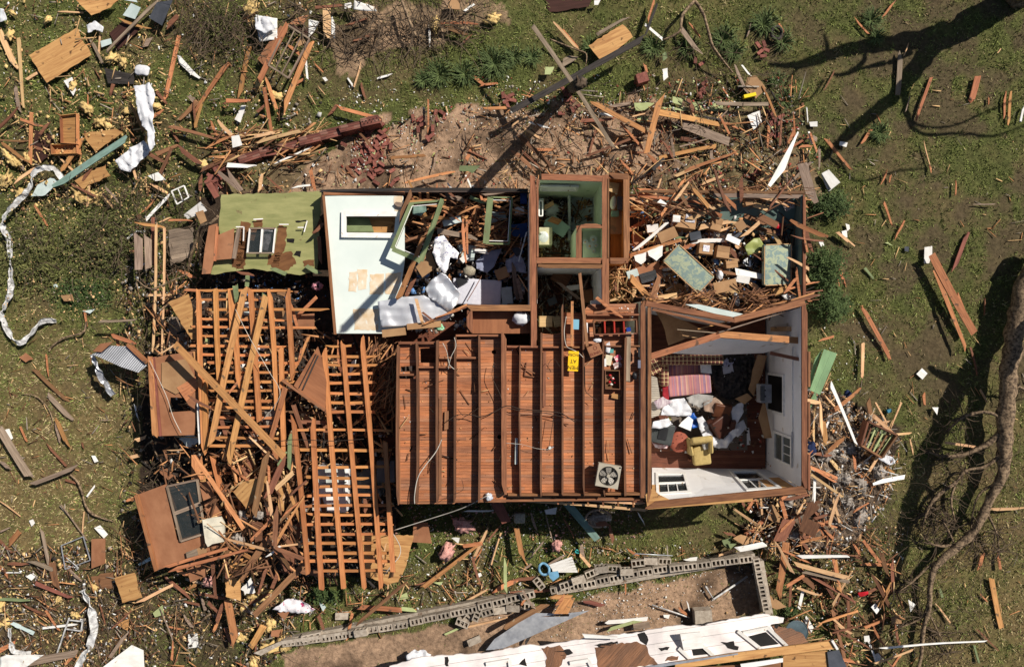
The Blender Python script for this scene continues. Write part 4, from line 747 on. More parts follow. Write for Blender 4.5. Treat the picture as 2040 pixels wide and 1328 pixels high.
M 1530 660 1.988|375,50,372,180,14,p,.08;615,240,620,290,14,o;245,200,350,450,15,w,.8;395,265,410,350,18,b,.3;425,280,475,370,7,p,.2;420,335,500,410,16,p,.7;525,285,485,380,8,p,.2;560,425,575,485,7,p;705,440,870,465,11,p,.3;840,230,870,280,7,p;220,360,230,450,20,o,.6;300,420,235,480,18,o,.7;180,480,255,495,15,b,.6;385,480,495,560,13,o,.4;150,530,270,580,15,o,.6;340,490,345,540,11,o,.6;185,585,180,670,11,w,.6;870,705,1014,700,14,p,.3;835,945,850,880,15,o;910,880,920,940,11,o;885,980,925,1180,22,o;840,1040,870,1070,6,o;830,1180,910,1260,7,b;815,1240,835,1310,8,n;440,1255,870,1225,8,w,.5;380,830,445,915,13,o,.5;450,880,470,960,18,b,.4;490,900,495,1030,14,b,.3;660,1070,720,1150,7,p;395,1220,430,1310,8,w,.1;500,1150,520,1250,11,b;420,1140,425,1210,10,b;270,1160,330,1195,9,p,.3;205,110,160,300,10,o,.5;200,35,260,20,10,o,.5;800,60,830,170,8,b;340,840,365,890,12,o,.3;680,1020,690,1050,10,n;255,1100,300,1300,14,b,.2;255,890,280,1000,12,o,.5"""
nb = 0
LOOSE = []
def boardlabel(o, tone, px, py, ln, ang, noun): LOOSE.append((o, tone, px, py, ln, ang, noun))
for line in BR.split('\n'):
    hd, body = line.split('|'); _, ox, oy, s = hd.split(); ox, oy, s = float(ox), float(oy), float(s)
    for it in body.split(';'):
        f = it.split(','); x0, y0, x1, y1, w_ = [float(v) for v in f[:5]]; tn = f[5]; z = float(f[6]) if len(f) > 6 else .03
        x0, x1 = ox+x0/s, ox+x1/s; y0, y1 = oy+y0/s, oy+y1/s; w_ = w_/s*(H-z)/F*.92
        zz = z+(.07 if z < .3 else 0); tilt = R.uniform(-.03, .05) if z < .3 else R.uniform(-.07, .07)
        p0 = W(x0, y0, zz+tilt*.5); p1 = W(x1, y1, zz-tilt*.5); L = (p1-p0).length
        o = bar('board', p0, p1, w_, R.uniform(.022, .042), TONE[tn], jag=min(.09, .03+.3*w_), bow=R.uniform(-.012, .012)*L, seg=5, taper=R.choice([1, 1, 1, .85, .6]), roll=R.uniform(-.09, .09))
        a = math.degrees(math.atan2(-(y1-y0), x1-x0)) % 180
        boardlabel(o, tn, (x0+x1)/2, (y0+y1)/2, L, a, 'board'); nb += 1
# ================= traced sheets: zone | pts tone z thick
SH = """A 0 0 3.906|225,430 600,215 625,290 690,380 710,430 365,645|y|.15|plywood sheet|1;590,0 920,0 860,60 710,120|y|.3|plywood sheet|1;810,530 1050,580 1040,655 840,650|d|.08|roofing felt|0;1020,25 1095,60 1050,150 955,120|l|.2|board scrap|0;1220,20 1345,0 1260,200 1160,140|s|.4|flat sheet|0;850,260 960,160 1090,230 920,390|m|.06|flat sheet|0;495,630 560,600 590,700 570,745|w|.12|board scrap|0;640,1040 900,1000 960,1030 740,1180|y|.25|chipboard sheet|1;265,1010 410,1050 400,1200 260,1300|m|.05|roofing felt|0;1800,1060 1860,1050 1885,1130 1810,1150|w|.6|white tile|0;1825,930 1880,820 1915,820 1870,955|w|.1|board scrap|0;1450,745 1520,760 1500,800|g|.1|board scrap|0;1110,310 1190,290 1150,360 1100,370|g|.06|board scrap|0;780,320 860,300 870,340 790,370|l|.1|crumpled can|0;960,0 1060,0 1070,20|l|.1|board scrap|0
E 0 330 3.906|570,110 700,40 820,0 860,80 640,180|y|.25|chipboard sheet|2;240,240 290,150 390,95 470,120 350,230|l|.2|painted sheet|1;1430,380 1560,280 1610,350 1460,415|w|.6|board scrap|0;1520,365 1580,345 1610,430 1560,455|c|.65|board scrap|0;1150,80 1230,50 1290,110 1210,120|w|.4|board scrap|0;410,925 440,920 455,950 430,960|l|.06|board scrap|0;1310,500 1500,480 1500,700 1330,780|g|.5|deck boards|2;470,1010 560,1000 575,1050 500,1055|c|.2|board scrap|0;640,1130 740,1115 700,1150|l|.1|board scrap|0;1200,1170 1260,1150 1250,1240 1200,1220|c|.4|board scrap|0
B 510 0 3.906|0,120 170,150 170,310 30,330|w|.35|crumpled sheet|2;10,460 190,200 240,220 60,510|h|.35|flat sheet|0;250,190 420,230 400,290|m|.25|flat sheet|0;410,150 490,170 450,250 410,290|w|.3|board scrap|0;770,10 930,60 940,95 760,80|w|.4|crumpled sheet|1;1500,0 1590,0 1585,75 1495,65|c|.3|board scrap|1;320,140 410,115 370,190 250,190|h|.3|flat sheet|0;690,30 740,20 750,60 690,70|w|.3|board scrap|0;890,1180 930,1170 925,1205|e|.1|board scrap|0;515,605 540,600 560,625 540,635|w|.1|board scrap|0;310,330 370,300 390,330 330,365|c|.5|board scrap|0;120,1200 180,1180 150,1230|e|.1|board scrap|0
C 1020 0 3.906|595,355 860,190 920,250 940,290 800,400 680,460|y|.3|plywood sheet|1;1830,600 1900,590 1980,690 1900,770 1810,680|c|.3|board scrap|1;1830,900 1930,860 1945,950 1880,1010|w|.2|board scrap|1;260,0 620,0 600,50 290,100|m|.04|flat sheet|1;260,520 330,520 300,580 255,580|e|.2|board scrap|1;950,800 1110,800 1060,860 960,860|e|.12|board scrap|1;1250,750 1330,770 1320,820 1250,800|e|.2|board scrap|0;1400,795 1640,800 1640,865 1430,855|e|.1|board scrap|1;980,910 1070,900 1040,960 970,940|e|.15|board scrap|1;1230,970 1300,965 1290,1005|e|.1|board scrap|0;1165,830 1400,840 1380,860 1200,860|e|.1|board scrap|1;640,5 690,0 670,40 640,40|w|.2|board scrap|0;1170,540 1210,530 1215,600 1180,630|w|.2|board scrap|1;1170,420 1200,400 1210,450 1175,480|n|.2|board scrap|0
D 1530 0 3.906|320,950 385,945 385,985 330,985|w|.08|board scrap|0;560,1100 620,1110 610,1145 555,1130|w|.06|board scrap|0;350,1050 385,1070 380,1105 350,1090|g|.2|board scrap|0
H 1180 330 3.906|1598,-266 1606,-262 1500,30 1400,150 1330,240 1350,180|w|1.0|board scrap|0;1785,60 1840,30 1930,130 1860,185|w|.2|white panel|0;1780,70 1800,60 1860,190 1835,200|w|.12|white panel|0;430,665 550,620 545,700 500,740 440,700|w|2.0|plaster scrap|1;325,700 425,670 415,740 380,768 335,740|w|1.95|plaster scrap|1;570,920 690,915 800,1040 600,1050|c|1.3|cardboard sheet|0;1110,795 1400,860 1395,895 1120,850|w|1.8|white panel|0;940,980 1080,930 1100,1000 1000,1040|c|1.4|cardboard sheet|1;1350,930 1530,900 1530,970 1370,990|h|1.5|cardboard sheet|1;1090,560 1130,510 1200,530 1140,620|s|1.7|flat sheet|0;530,260 600,310 580,330 500,290|w|2.1|plaster scrap|0;300,310 400,300 400,350 300,340|y|1.8|board scrap|0;130,1180 0,1170 0,1170|b|1|skip|0;1470,1010 1560,990 1600,1045 1500,1040|w|1.9|crumpled sheet|2;410,980 460,960 520,1040 430,1050|c|1.4|board scrap|1
G 780 330 3.906|190,790 300,650 350,790 240,870|c|1.7|cardboard sheet|0;530,0 690,0 630,60 600,45 525,40|n|1.0|painted sheet|0;480,540 660,600 640,740 560,740|l|1.4|flat sheet|0;100,0 0,0 0,0|b|1|skip|0;1790,120 1820,90|b|1|skip|0
J 250 560 3.589|305,150 450,90 500,250 520,420 470,415|y|1.7|plywood sheet|1;310,260 370,250 460,480 310,500|g|.7|deck boards|0;1230,240 1350,230 1350,330 1230,330|h|1.5|flat sheet|0;1280,950 1330,980 1310,1060 1270,1010|h|1.5|flat sheet|0;830,150 880,150 890,190 840,180|w|1.2|board scrap|0;840,220 890,215 890,240 850,245|l|1.2|board scrap|0;1060,220 1140,210 1120,270 1060,260|c|1.4|board scrap|1;570,410 600,410 600,445 570,445|e|1.5|board scrap|0;1100,60 1150,60 1140,110 1080,90|b|1.4|flat sheet|0;1620,570 1650,560 1610,690 1590,690|w|1.4|board scrap|1;940,450 1010,470 990,500 930,480|w|1.3|crumpled sheet|1;1430,1000 1400,990 1410,1080 1450,1080|h|1.5|flat sheet|0
O 250 900 3.405|1560,555 1955,565 1900,780 1850,880 1780,900 1600,830|y|.9|plywood sheet|1;730,270 800,200 970,160 960,240 820,380|y|2.0|plywood sheet|1;850,470 930,480 930,600 880,610|b|1.8|flat sheet|1;1020,640 1150,680 1140,820 1080,810|b|1.5|flat sheet|1;680,860 780,850 780,1010 680,980|y|1.1|plywood sheet|1;660,740 800,720 770,800 720,860 660,840|o|1.1|flat sheet|1;410,780 540,760 550,840 440,880|h|1.0|flat sheet|0;1030,1090 1130,1050 1080,1140|h|.6|flat sheet|0;480,205 560,200 640,440 560,450|h|1.4|flat sheet|0;445,80 520,60 545,200 445,200|y|1.3|flat sheet|0;185,1090 250,1035 260,1100 200,1120|e|.2|board scrap|0;780,930 850,850 880,950 810,970|w|.8|board scrap|2;1040,190 1080,190 1075,400 1035,390|y|1.7|plywood sheet|1;990,1210 1060,1200 1040,1255 985,1250|h|.3|board scrap|1;1840,130 1850,130|b|1|skip|0;220,130 280,110 330,160 290,190|h|.6|board scrap|0;1310,1000 1360,1050 1340,1080 1320,1040|l|.2|board scrap|0
N 0 980 3.816|695,355 800,350 800,540 695,580|h|.35|flat sheet|0;360,535 420,530 455,740 400,700|b|.25|flat sheet|0;715,270 760,250 820,320 790,350|w|.08|white tile|0;1430,1080 1500,1070 1510,1175 1430,1185|w|.1|white tile|0;195,640 250,610 270,640 240,670|w|.1|board scrap|0;220,215 250,205 265,235 240,260|w|.06|board scrap|0;780,1328 1000,1160 1090,1200 1100,1400 780,1400|w|.5|white panel|0;75,1000 100,985 265,1060 250,1085|l|.3|flat sheet|1;1050,545 1140,490 1160,510 1060,560|l|.4|board scrap|0;870,650 1020,610 1080,800 930,840|y|.6|plywood sheet|1;690,640 860,610 870,720 720,740|b|.1|shingle scrap|2;0,1250 60,1230 340,1230 180,1340 0,1340|w|.4|crumpled sheet|2;880,1000 980,960 970,1050|o|.2|board scrap|1
I 0 660 3.906|710,965 740,965 765,1010 735,1020|w|.05|board scrap|0;35,765 70,755 100,830 75,850|w|.06|board scrap|0;145,200 200,165 260,215 200,240|h|.1|board scrap|1;1240,1070 1350,1120 1300,1160|h|.4|board scrap|0;1400,830 1500,790 1560,850 1470,910|l|1.0|crumpled sheet|2;780,95 880,80 790,160 720,155|h|1.1|flat sheet|0;1490,965 1570,970 1590,1150 1490,1165|o|1.4|flat sheet|0
M 1530 660 1.988|588,168 610,145 632,166 612,190|w|.06|white tile|0;408,1090 425,1075 447,1095 430,1118|w|.15|board scrap|0;487,1128 525,1120 530,1155 490,1158|c|.2|board scrap|0;555,1060 585,1080 565,1110|w|.1|board scrap|0;420,1280 440,1270 458,1290 430,1312|w|.1|board scrap|0;380,1205 400,1203 405,1225 382,1228|w|.2|board scrap|0;0,680 25,690 50,740 30,760 0,740|c|.5|plaster scrap|0;20,830 60,740 110,750 70,830|b|.7|flat sheet|0;140,1140 160,1135 180,1170 160,1180|w|.1|board scrap|0;340,790 370,800 370,830 345,825|c|.2|board scrap|0;650,300 675,300 670,330|w|.1|board scrap|0;245,345 280,340 300,370 250,365|c|.4|board scrap|1
Q 1180 980 3.816|1340,90 1370,85 1430,180 1420,250 1350,180|c|.5|plaster scrap|0;1070,350 1130,320 1270,370 1150,400|c|.4|plaster scrap|1;690,510 800,490 790,530|w|.2|plaster scrap|1;1030,390 1100,390 1050,430|n|.3|board scrap|0;1350,780 1480,870 1400,890 1320,860|c|.4|plaster scrap|1;1305,715 1360,710 1350,790 1310,780|c|.3|board scrap|0;1640,80 1740,60 1730,120 1640,200 1735,240 1690,345 1570,290|b|.9|flat sheet|0;540,930 590,930 580,960 545,950|w|.06|board scrap|0;985,365 1060,340 1040,430 1000,400|n|.2|board scrap|1;1265,110 1320,80 1330,100 1280,125|w|.3|board scrap|1;310,1000 430,980 445,1030 315,1045|g|.3|board scrap|0
P 780 960 3.608|160,280 260,290 290,440 150,430|h|.6|flat sheet|0;300,720 370,715 350,740|e|.1|board scrap|0;1240,830 1320,830 1270,945 1165,945|o|.6|plywood sheet|0;700,130 800,150 860,280 795,300|r|1.0|painted sheet|0;610,660 640,650 650,670 625,685|w|.06|board scrap|0;1100,200 1190,180 1180,230 1110,230|w|.7|board scrap|0;430,400 490,400 480,440|w|.3|board scrap|1;30,830 110,790 120,830 40,850|e|.1|board scrap|1;100,0 0,0|b|1|skip|0
R 1600 330 3.907|945,635 1005,625 1005,690 980,760 942,760|w|.08|white panel|0;470,800 490,790 550,870 545,885|n|.04|board scrap|0;635,600 660,595 700,625|e|.03|board scrap|0;300,510 340,500 345,560 310,550|w|.06|board scrap|0;330,450 360,460 365,490 345,510|w|.06|board scrap|0;790,630 825,630 820,670 790,665|s|.03|roofing felt|0;120,590 150,580 165,620 140,630|w|.2|board scrap|0
L 1270 590 3.162|1175,332 1258,360 1150,620 1085,590|n|.8|shutter|0;1120,390 1165,330 1085,590 1060,600|n|.6|shutter|0;1060,700 1120,600 1130,640 1070,735|n|.6|shutter|0"""
for line in SH.split('\n'):
    hd, body = line.split('|', 1); _, ox, oy, s = hd.split(); ox, oy, s = float(ox), float(oy), float(s)
    for it in body.split(';'):
        f = it.split('|'); pts = [tuple(float(v) for v in q.split(',')) for q in f[0].split()]
        if f[3] == 'skip': continue
        pts = [(ox+a/s, oy+b/s) for a, b in pts]; z = float(f[2]); rg = int(f[4]); tn = f[1]
        cx = sum(p[0] for p in pts)/len(pts); cy = sum(p[1] for p in pts)/len(pts); nm = {'white_panel': 'white_board', 'shutter': 'green_boards'}.get(f[3].replace(' ', '_'), f[3].replace(' ', '_'))
        m = TONE[tn]
        if f[3] == 'deck boards': m = boards('grey deck boards', [(.24,.18,.13), (.17,.125,.09), (.28,.21,.15)], .12, 6, rough=.8)
        if f[3] == 'shutter': m = boards('green shutter boards', [(.15,.26,.12), (.18,.30,.14)], .25, 9, rough=.6, noisecol=.15)
        sx, sy = R.uniform(-.0012, .0012), R.uniform(-.0012, .0012)
        if f[3] in ('crumpled sheet',): o = drape(nm, pts, z, m, amp=.05, step=.08, seed=len(LOOSE))
        else: o = sheet(nm, pts, (lambda a, b, z=z: z+(a-cx)*sx*(1+z)+(b-cy)*sy*(1+z)+(.04 if z < .3 else 0)), .012 if tn != 'y' else .018, m, ragged=rg*1.2 if rg else 0, step=7 if rg else 14)
        area = max(p[0] for p in pts)-min(p[0] for p in pts)+max(p[1] for p in pts)-min(p[1] for p in pts)
        boardlabel(o, tn, cx, cy, area/68/1.3, None, f[3])
# ================= INDIVIDUAL THINGS
def T(o, label, cat, group=None): return tag(o, label, cat, group)
def E(name, px, py, z, label, cat, group=None): return empty(name, W(px, py, z), label, cat, group)
def part(o, root):
    o.parent = root; o.matrix_parent_inverse = root.matrix_basis.inverted(); return o
def zl(px, py, z): return W(px, py, z)
# --- cloth and pillow, upper left
o = blob('pillow', W(283,140,.2), (.20,.14,.07), CLOTH, amp=.12, rz=-.08)
me = o.data
for v in me.vertices:   # pull the four corners of the pillow
    q = max(abs(v.co.x)/.20, .01)*max(abs(v.co.y)/.14, .01); v.co.x *= 1+.55*q; v.co.y *= 1+.5*q; v.co.z *= 1-.5*min(1, q*1.3)
T(o, 'plump white pillow lying on the grass above the long white sheet', 'pillow')
T(drape('hanging_sheet', [(268,172),(300,167),(308,180),(307,230),(310,262),(312,290),(300,300),(296,262),(285,252),(276,220),(272,185)], .8, CLOTH, amp=.09, fr=4, step=.05, seed=3, ridge=(.1,.02,28)), 'long crumpled white sheet trailing down below the pillow', 'sheet')
T(drape('crumpled_sheet', [(232,322),(262,295),(290,282),(305,300),(296,310),(280,325),(262,345),(244,340)], .35, CLOTH, amp=.1, fr=6, seed=5), 'crumpled white cloth bunched at the foot of the long white sheet', 'sheet')
T(drape('rag', [(174,52),(192,43),(208,55),(205,66),(192,60),(178,68)], .2, CLOTH, amp=.06, fr=8, seed=6), 'knotted white rag beside the marked plywood sheet', 'rag')
T(drape('rag', [(0,18),(10,20),(16,40),(4,46),(0,46)], .2, CLOTH, amp=.06, fr=8, seed=7), 'white rag cut by the left border near the upper left corner', 'rag')
T(drape('rag', [(508,38),(535,34),(550,58),(530,70),(512,60)], .5, CLOTH, amp=.08, fr=6, seed=8), 'bunched white cloth beside the broken window frame with long boards', 'rag')
# --- drawers
open_box('wooden_crate', [(119,230),(152,226),(152,286),(121,284)], .45, .14, TONE['o'], label='empty orange wooden drawer with yellow insulation in it, upper one of two', cat='drawer')
open_box('wooden_crate', [(101,288),(152,286),(153,305),(102,307)], .4, .2, TONE['o'], label='shallow tan wooden drawer, the lower one of two', cat='drawer')
# --- window frames lying around
def frame_thing(name, label, q, z, m, w_=.06, t=.05, cross=0, glass=False, cat='window', zz=None, group=None):
    cx = sum(p[0] for p in q)/4; cy = sum(p[1] for p in q)/4; r = E(name, cx, cy, z-.1, label, cat, group)
    zs = zz or [z]*4; P = [W(q[i][0], q[i][1], zs[i]) for i in range(4)]
    for i in range(4):
        a, b = P[i], P[(i+1) % 4]; bar('frame_side', a, b, w_, t+.002*(i % 2), m, r)
    for k in range(cross):
        tt = (k+1)/(cross+1); bar('glazing_bar', P[0]*(1-tt)+P[1]*tt, P[3]*(1-tt)+P[2]*tt, w_*.6, t*.7, m, r)
    if glass:
        c = sum(P, Vector())/4; vs, fs = prism([p-c-Vector((0,0,.01)) for p in P], .006); link('pane', mesh('pane', vs, fs), GLASS, r, c)
    return r
frame_thing('loose_window', 'long broken dark window frame between two long orange boards', [(573,50),(617,78),(575,156),(535,130)], .5, TONE['g'], .05, cross=2)
frame_thing('loose_window', 'small white window sash on the debris, above the tall pair of grey posts', [(342,381),(367,370),(376,393),(353,407)], .5, TONE['w'], .035, .03, cross=1)
frame_thing('metal_stand', 'thin bent grey metal frame on the grass, near the lower left corner', [(122,1086),(166,1068),(180,1115),(130,1133)], .2, GALV, .025, .02, cat='frame')
r = E('ladder', 125, 1260, .1, 'short white metal ladder leaning in the lower left debris', 'ladder')
bar('rail', W(138,1230,.35), W(114,1300,.2), .035, .03, WMET, r); bar('rail', W(165,1232,.35), W(162,1256,.3), .035, .03, WMET, r)
for t0, t1 in (((138,1234),(165,1237)), ((133,1252),(162,1256))): bar('rung', W(*t0, .36), W(*t1, .34), .03, .025, WMET, r)
o = E('metal_chair_frame', 140, 1120, .1, 'white tangled tube frame of a broken chair, near the thin grey metal frame', 'chair frame')
for pts in ([(132,1110,.3,.014),(142,1118,.35,.014),(157,1131,.3,.014)], [(131,1117,.2,.014),(146,1122,.3,.014),(156,1134,.25,.014)], [(133,1126,.2,.012),(150,1130,.25,.012)]): tube('frame_tube', pts, WMET, o)
# --- brick wall fallen on its side and bricks
bw = E('fallen_brick_wall', 600, 280, .05, 'long toppled strip of red brick wall pointing to the brick pile', 'brick wall')
brk_seg = boards('brick courses', [(.17,.058,.042), (.22,.078,.055), (.13,.045,.035), (.30,.15,.11)], .072, .21, rough=.9, gap=.010)
segs = [((432,338),(478,324),.16), ((478,322),(520,308),.30), ((520,306),(556,300),.24), ((556,298),(600,288),.34), ((600,286),(640,276),.42), ((640,274),(680,264),.34), ((680,262),(722,252),.46), ((722,250),(758,242),.52)]
for i, (a, b, hh) in enumerate(segs):
    bar('wall_section', W(a[0], a[1], hh/2+.05), W(b[0], b[1], hh/2+.06), .20+.04*(i % 3), hh, brk_seg, bw, jag=.02)
for i in range(10):
    x = 722+i*3.6; box('brick_hole_shade', W(x, 242-i*.9+(i % 2)*5, .585), (.025, .025, .012), DARK, bw)  # small black boxes paint the shade in the brick cores
brick_me = None
def brick(px, py, z, rz, label='red brick lying in the scattered pile at the end of the toppled brick wall', group='bricks of the broken pile', tone=BRICK, tx=0, ty=0):
    global brick_me
    if brick_me is None:
        bm = bmesh.new(); bmesh.ops.create_cube(bm, size=1)
        for v in bm.verts: v.co = Vector((v.co.x*.20, v.co.y*.095, v.co.z*.06))
        bmesh.ops.bevel(bm, geom=bm.edges[:], offset=.004, segments=1, affect='EDGES'); brick_me = bpy.data.meshes.new('brick'); bm.to_mesh(brick_me); bm.free(); brick_me.materials.append(BRICK)
    p = W(px, py, z); o = bpy.data.objects.new('brick', brick_me); col.objects.link(o); o.location = p; o.rotation_euler = (tx, ty, rz); return T(o, label, 'brick', group)
for i in range(74):
    a = R.random(); x = 752+R.gauss(0, 22)+a*10; y = 246+a*100+R.gauss(0, 8); brick(x-a*22, y, .06+R.choice([0, 0, .07]), R.uniform(0, 3.1), tx=R.uniform(-.3, .3), ty=R.uniform(-.3, .3))
for (x, y) in ((868,225),(880,224),(870,237),(823,235),(840,238),(842,248),(833,258),(862,256),(852,276),(860,270),(886,232),(838,236)):
    brick(x, y, .1, R.uniform(0, 3), 'red or pale brick in the loose cluster right of the brick pile', 'bricks of the loose cluster')
for (x, y) in ((1123,180),(1135,190),(1140,205),(1150,212),(1130,200),(1118,226),(1146,175),(1140,218),(1128,186),(1010,195),(1018,190),(1022,200),(1008,202),(1012,212),(1002,190)):
    brick(x, y, .12, R.uniform(0, 3), 'red brick near the crossing of the two long dark beams', 'bricks near the crossed beams')
for (x, y) in ((1385,120),(1398,127),(1277,158),(1270,165),(1510,90),(1522,88),(1526,100),(1514,104),(1520,112),(1403,165),(1400,178),(1395,190),(1400,182),(1530,225),(1538,232),(1536,245),(1545,238),(1552,246),(1546,262),(1534,270),(1548,270),(1540,224),(1556,232),(1512,240),(1500,352),(1510,348),(1488,350),(1506,339),(1404,372),(1400,368)):
    brick(x, y, .12, R.uniform(0, 3), 'red brick among the twigs and boards along the top right debris edge', 'bricks of the top right debris')
for (x, y) in ((723,360),(745,345),(740,352),(790,358),(782,366),(750,364),(742,340)): brick(x, y, .1, R.uniform(0, 3), 'red brick on bare soil just above the white fallen wall', 'bricks above the white wall')
for i in range(16): brick(425+R.gauss(0, 9), 352+R.gauss(0, 12), .15+.05*(i % 3), R.uniform(0, 3), 'red brick at the lower left end of the toppled brick wall', 'bricks at the left end of the toppled wall', tx=R.uniform(-.4, .4))
T(box('masonry_chunk', W(1278,158,.25), (.33,.28,.3), BRICK, rz=.3, bev=.01), 'squarish lump of red brickwork standing among twigs right of the crossed beams', 'brick chunk')
# --- white gutters / ribbons
def ribbon(name, pts, w_, m, label, cat, lip=.03):
    """bent metal channel: (px,py,z) path"""
    q = cat_pts([tuple(p) for p in pts], 6); P = [W(*p) for p in q]; c0 = P[0].copy(); vs, fs = [], []
    prof = [(-w_/2, lip), (-w_/2*.9, 0), (0, .008), (w_/2*.9, 0), (w_/2, lip), (w_/2*.86, .006), (0, .014), (-w_/2*.86, .006)]
    n = len(P); k = len(prof)
    for i in range(n):
        d = (P[min(i+1, n-1)]-P[max(i-1, 0)]).normalized(); y = Vector((0,0,1)).cross(d).normalized(); tw = .8*math.sin(i*.37)+.4*math.sin(i*1.3); ws = 1+.22*noise.noise(Vector((i*.3, 1, w_)))
        z = d.cross(y); y2 = y*math.cos(tw)+z*math.sin(tw); z2 = z*math.cos(tw)-y*math.sin(tw)
        for a, b in prof: q9 = P[i]-c0+y2*a*ws+z2*b; vs.append(q9+noise.noise_vector(q9*9)*.016)
    for i in range(n-1):
        for j in range(k): fs.append((i*k+j, i*k+(j+1) % k, (i+1)*k+(j+1) % k, (i+1)*k+j))
    fs += [tuple(range(k-1, -1, -1)), tuple((n-1)*k+j for j in range(k))]
    return T(link(name, mesh(name, vs, fs), m, None, c0), label, cat)
ribbon('gutter', [(128,362,.3),(108,338,.4),(85,334,.5),(68,346,.5),(60,375,.5),(40,395,.45),(12,428,.4),(6,450,.35),(18,480,.3),(22,520,.3),(22,560,.3),(20,585,.25),(8,615,.2),(3,630,.2),(14,655,.2),(36,682,.25),(60,668,.2),(85,640,.25),(112,638,.15)], .16, WMET, 'long white metal gutter snaking down the left edge past the leafy mound', 'gutter')
ribbon('gutter', [(165,1174,.5),(180,1205,.5),(187,1245,.5),(180,1285,.45),(165,1310,.4),(150,1340,.4)], .22, WMET, 'curved white metal strip arching over the lower left debris beside the short ladder', 'gutter')
ribbon('metal_strip', [(186,705,.7),(195,730,.7),(205,758,.5),(226,786,.3)], .16, GALV, 'curled grey metal strip hanging from the corrugated sheet', 'metal strip', .05)
ribbon('gutter', [(20,1250,.3),(22,1275,.3),(30,1298,.3),(62,1300,.3)], .14, WMET, 'short bent white downpipe in the lower left corner debris', 'downpipe')
COR = boards('corrugated metal', [(.42,.43,.46), (.48,.49,.52)], .055, 9, rough=.4, gap=.02, noisecol=.15)
T(sheet('corrugated_sheet', [(183,706),(215,688),(262,690),(292,728),(276,742),(240,730),(200,712)], lambda a, b: 1.0-(a-185)*.001, .01, COR, ang=.9), 'grey corrugated metal sheet propped up at the left of the wreck', 'metal sheet')
T(sheet('metal_sheet', [(1175,985+230),(1000,1292),(968,1294),(985,1272),(1040,1235),(1062,1220),(1135,1222),(1133,1227),(1075,1228)], .35, .008, GALV), 'long pointed sheet of bare galvanised metal in the soil pit', 'metal sheet')
# --- fallen exterior walls on the west side
GW = mat('green shingle wall', (.34,.325,.135), (.22,.225,.085), (1.2,5,2.5), rnd=0, bump=.15, speck=((.15,.10,.05), 3.1, .66))
gwl = E('fallen_green_wall', 530, 460, .6, 'fallen wall with torn light green siding, a small window and exposed brown boards', 'wall')
gz_ = lambda a, b: 1.45-(b-385)*.0012
o = sheet('siding', [(441,388),(640,381),(636,470),(632,540),(598,548),(505,535),(468,540),(428,547),(420,546),(428,515),(440,505),(436,448)], gz_, .03, GW, gwl, holes=[[(497,453),(549,453),(545,504),(492,504)]], ragged=1.3, step=9, ang=0)
sheet('plank', [(416,450),(433,445),(425,520),(419,545),(402,546),(408,495)], lambda a, b: 1.52, .03, TONE['h'], gwl)
sheet('plank', [(430,470),(466,455),(464,515),(428,518)], 1.5, .03, TONE['h'], gwl, ang=1.55)
bar('stud', W(433,450,1.53), W(428,520,1.5), .06, .05, TONE['o'], gwl); bar('stud', W(476,455,1.53), W(466,515,1.5), .10, .05, TONE['g'], gwl)
for pts in ([(504,440),(524,437),(522,452),(506,452)], [(556,448),(572,452),(566,500),(560,508),(545,508),(550,480)], [(534,508),(560,508),(556,530),(532,528)], [(462,510),(490,514),(486,536),(462,532)], [(480,440),(500,446),(496,456),(488,520),(470,538),(474,480)], [(548,505),(580,500),(590,525),(560,545),(540,530)], [(603,520),(628,515),(626,530),(605,530)], [(640,432),(622,462),(628,466),(644,448)], [(478,458),(492,458),(490,500),(476,516),(470,512)]):
    sheet('torn_patch', pts, lambda a, b: gz_(a, b)+.008, .006, mat('torn sheathing', (.20,.09,.035), (.12,.05,.02), (3,9,3), rnd=.2), gwl, ragged=2, step=5)
for pts in ([(588,440),(610,438),(612,441),(590,443)], [(590,500),(600,500),(598,512),(585,508)], [(571,475),(587,476),(585,484),(572,482)]):
    sheet('hole_shade_patch', pts, lambda a, b: gz_(a, b)+.008, .004, DARK, gwl, ragged=1, step=5)  # black patches painted for the shade inside torn holes
for (x0, y0, x1, y1) in ((505,437,524,436),(470,452,486,452),(486,452,485,480),(556,447,575,447),(612,440,606,462),(593,453,605,453)): bar('paint_edge', W(x0, y0, 1.48), W(x1, y1, 1.48), .03, .01, TONE['w'], gwl)
wz = 1.5; q = [(498,455),(549,455),(544,504),(493,504)]; P = [W(a, b, wz) for a, b in q]
for i in range(4): bar('window_frame', P[i], P[(i+1) % 4], .035, .05, TONE['w'] if i % 2 else TONE['g'], gwl)
bar('window_frame', W(523,455,wz), W(519,504,wz), .05, .05, TONE['w'], gwl); sheet('inside_shade', [(494,450),(552,450),(548,507),(489,507)], 1.1, .02, DARK, gwl)  # black sheet under the frame paints the shade inside the window
drape('torn_curtain', [(524,458),(545,458),(540,478),(534,500),(524,498),(520,480)], 1.3, mat('grey curtain', (.42,.40,.42), (.15,.14,.15), (7,7,7), rnd=0), amp=.06, parent=gwl, seed=51); sheet('torn_curtain', [(500,458),(512,457),(506,480),(498,478)], 1.3, .01, TONE['b'], gwl); vs, fs = prism([p-P[0] for p in P], .01); link('window_pane', mesh('pane', vs, fs), GLASS, gwl, P[0]-Vector((0,0,.03)))
ww = E('fallen_white_wall', 720, 530, .6, 'large fallen interior wall painted pale white, with a framed window opening and tan patches', 'wall')
WP = mat('pale wall paint', (.70,.755,.70), (.63,.69,.64), (1.2,1.2,1.2), rnd=0, bump=.04, speck=((.75,.62,.42), 3, .735))
wz_ = lambda a, b: 1.9-(b-388)*.0006
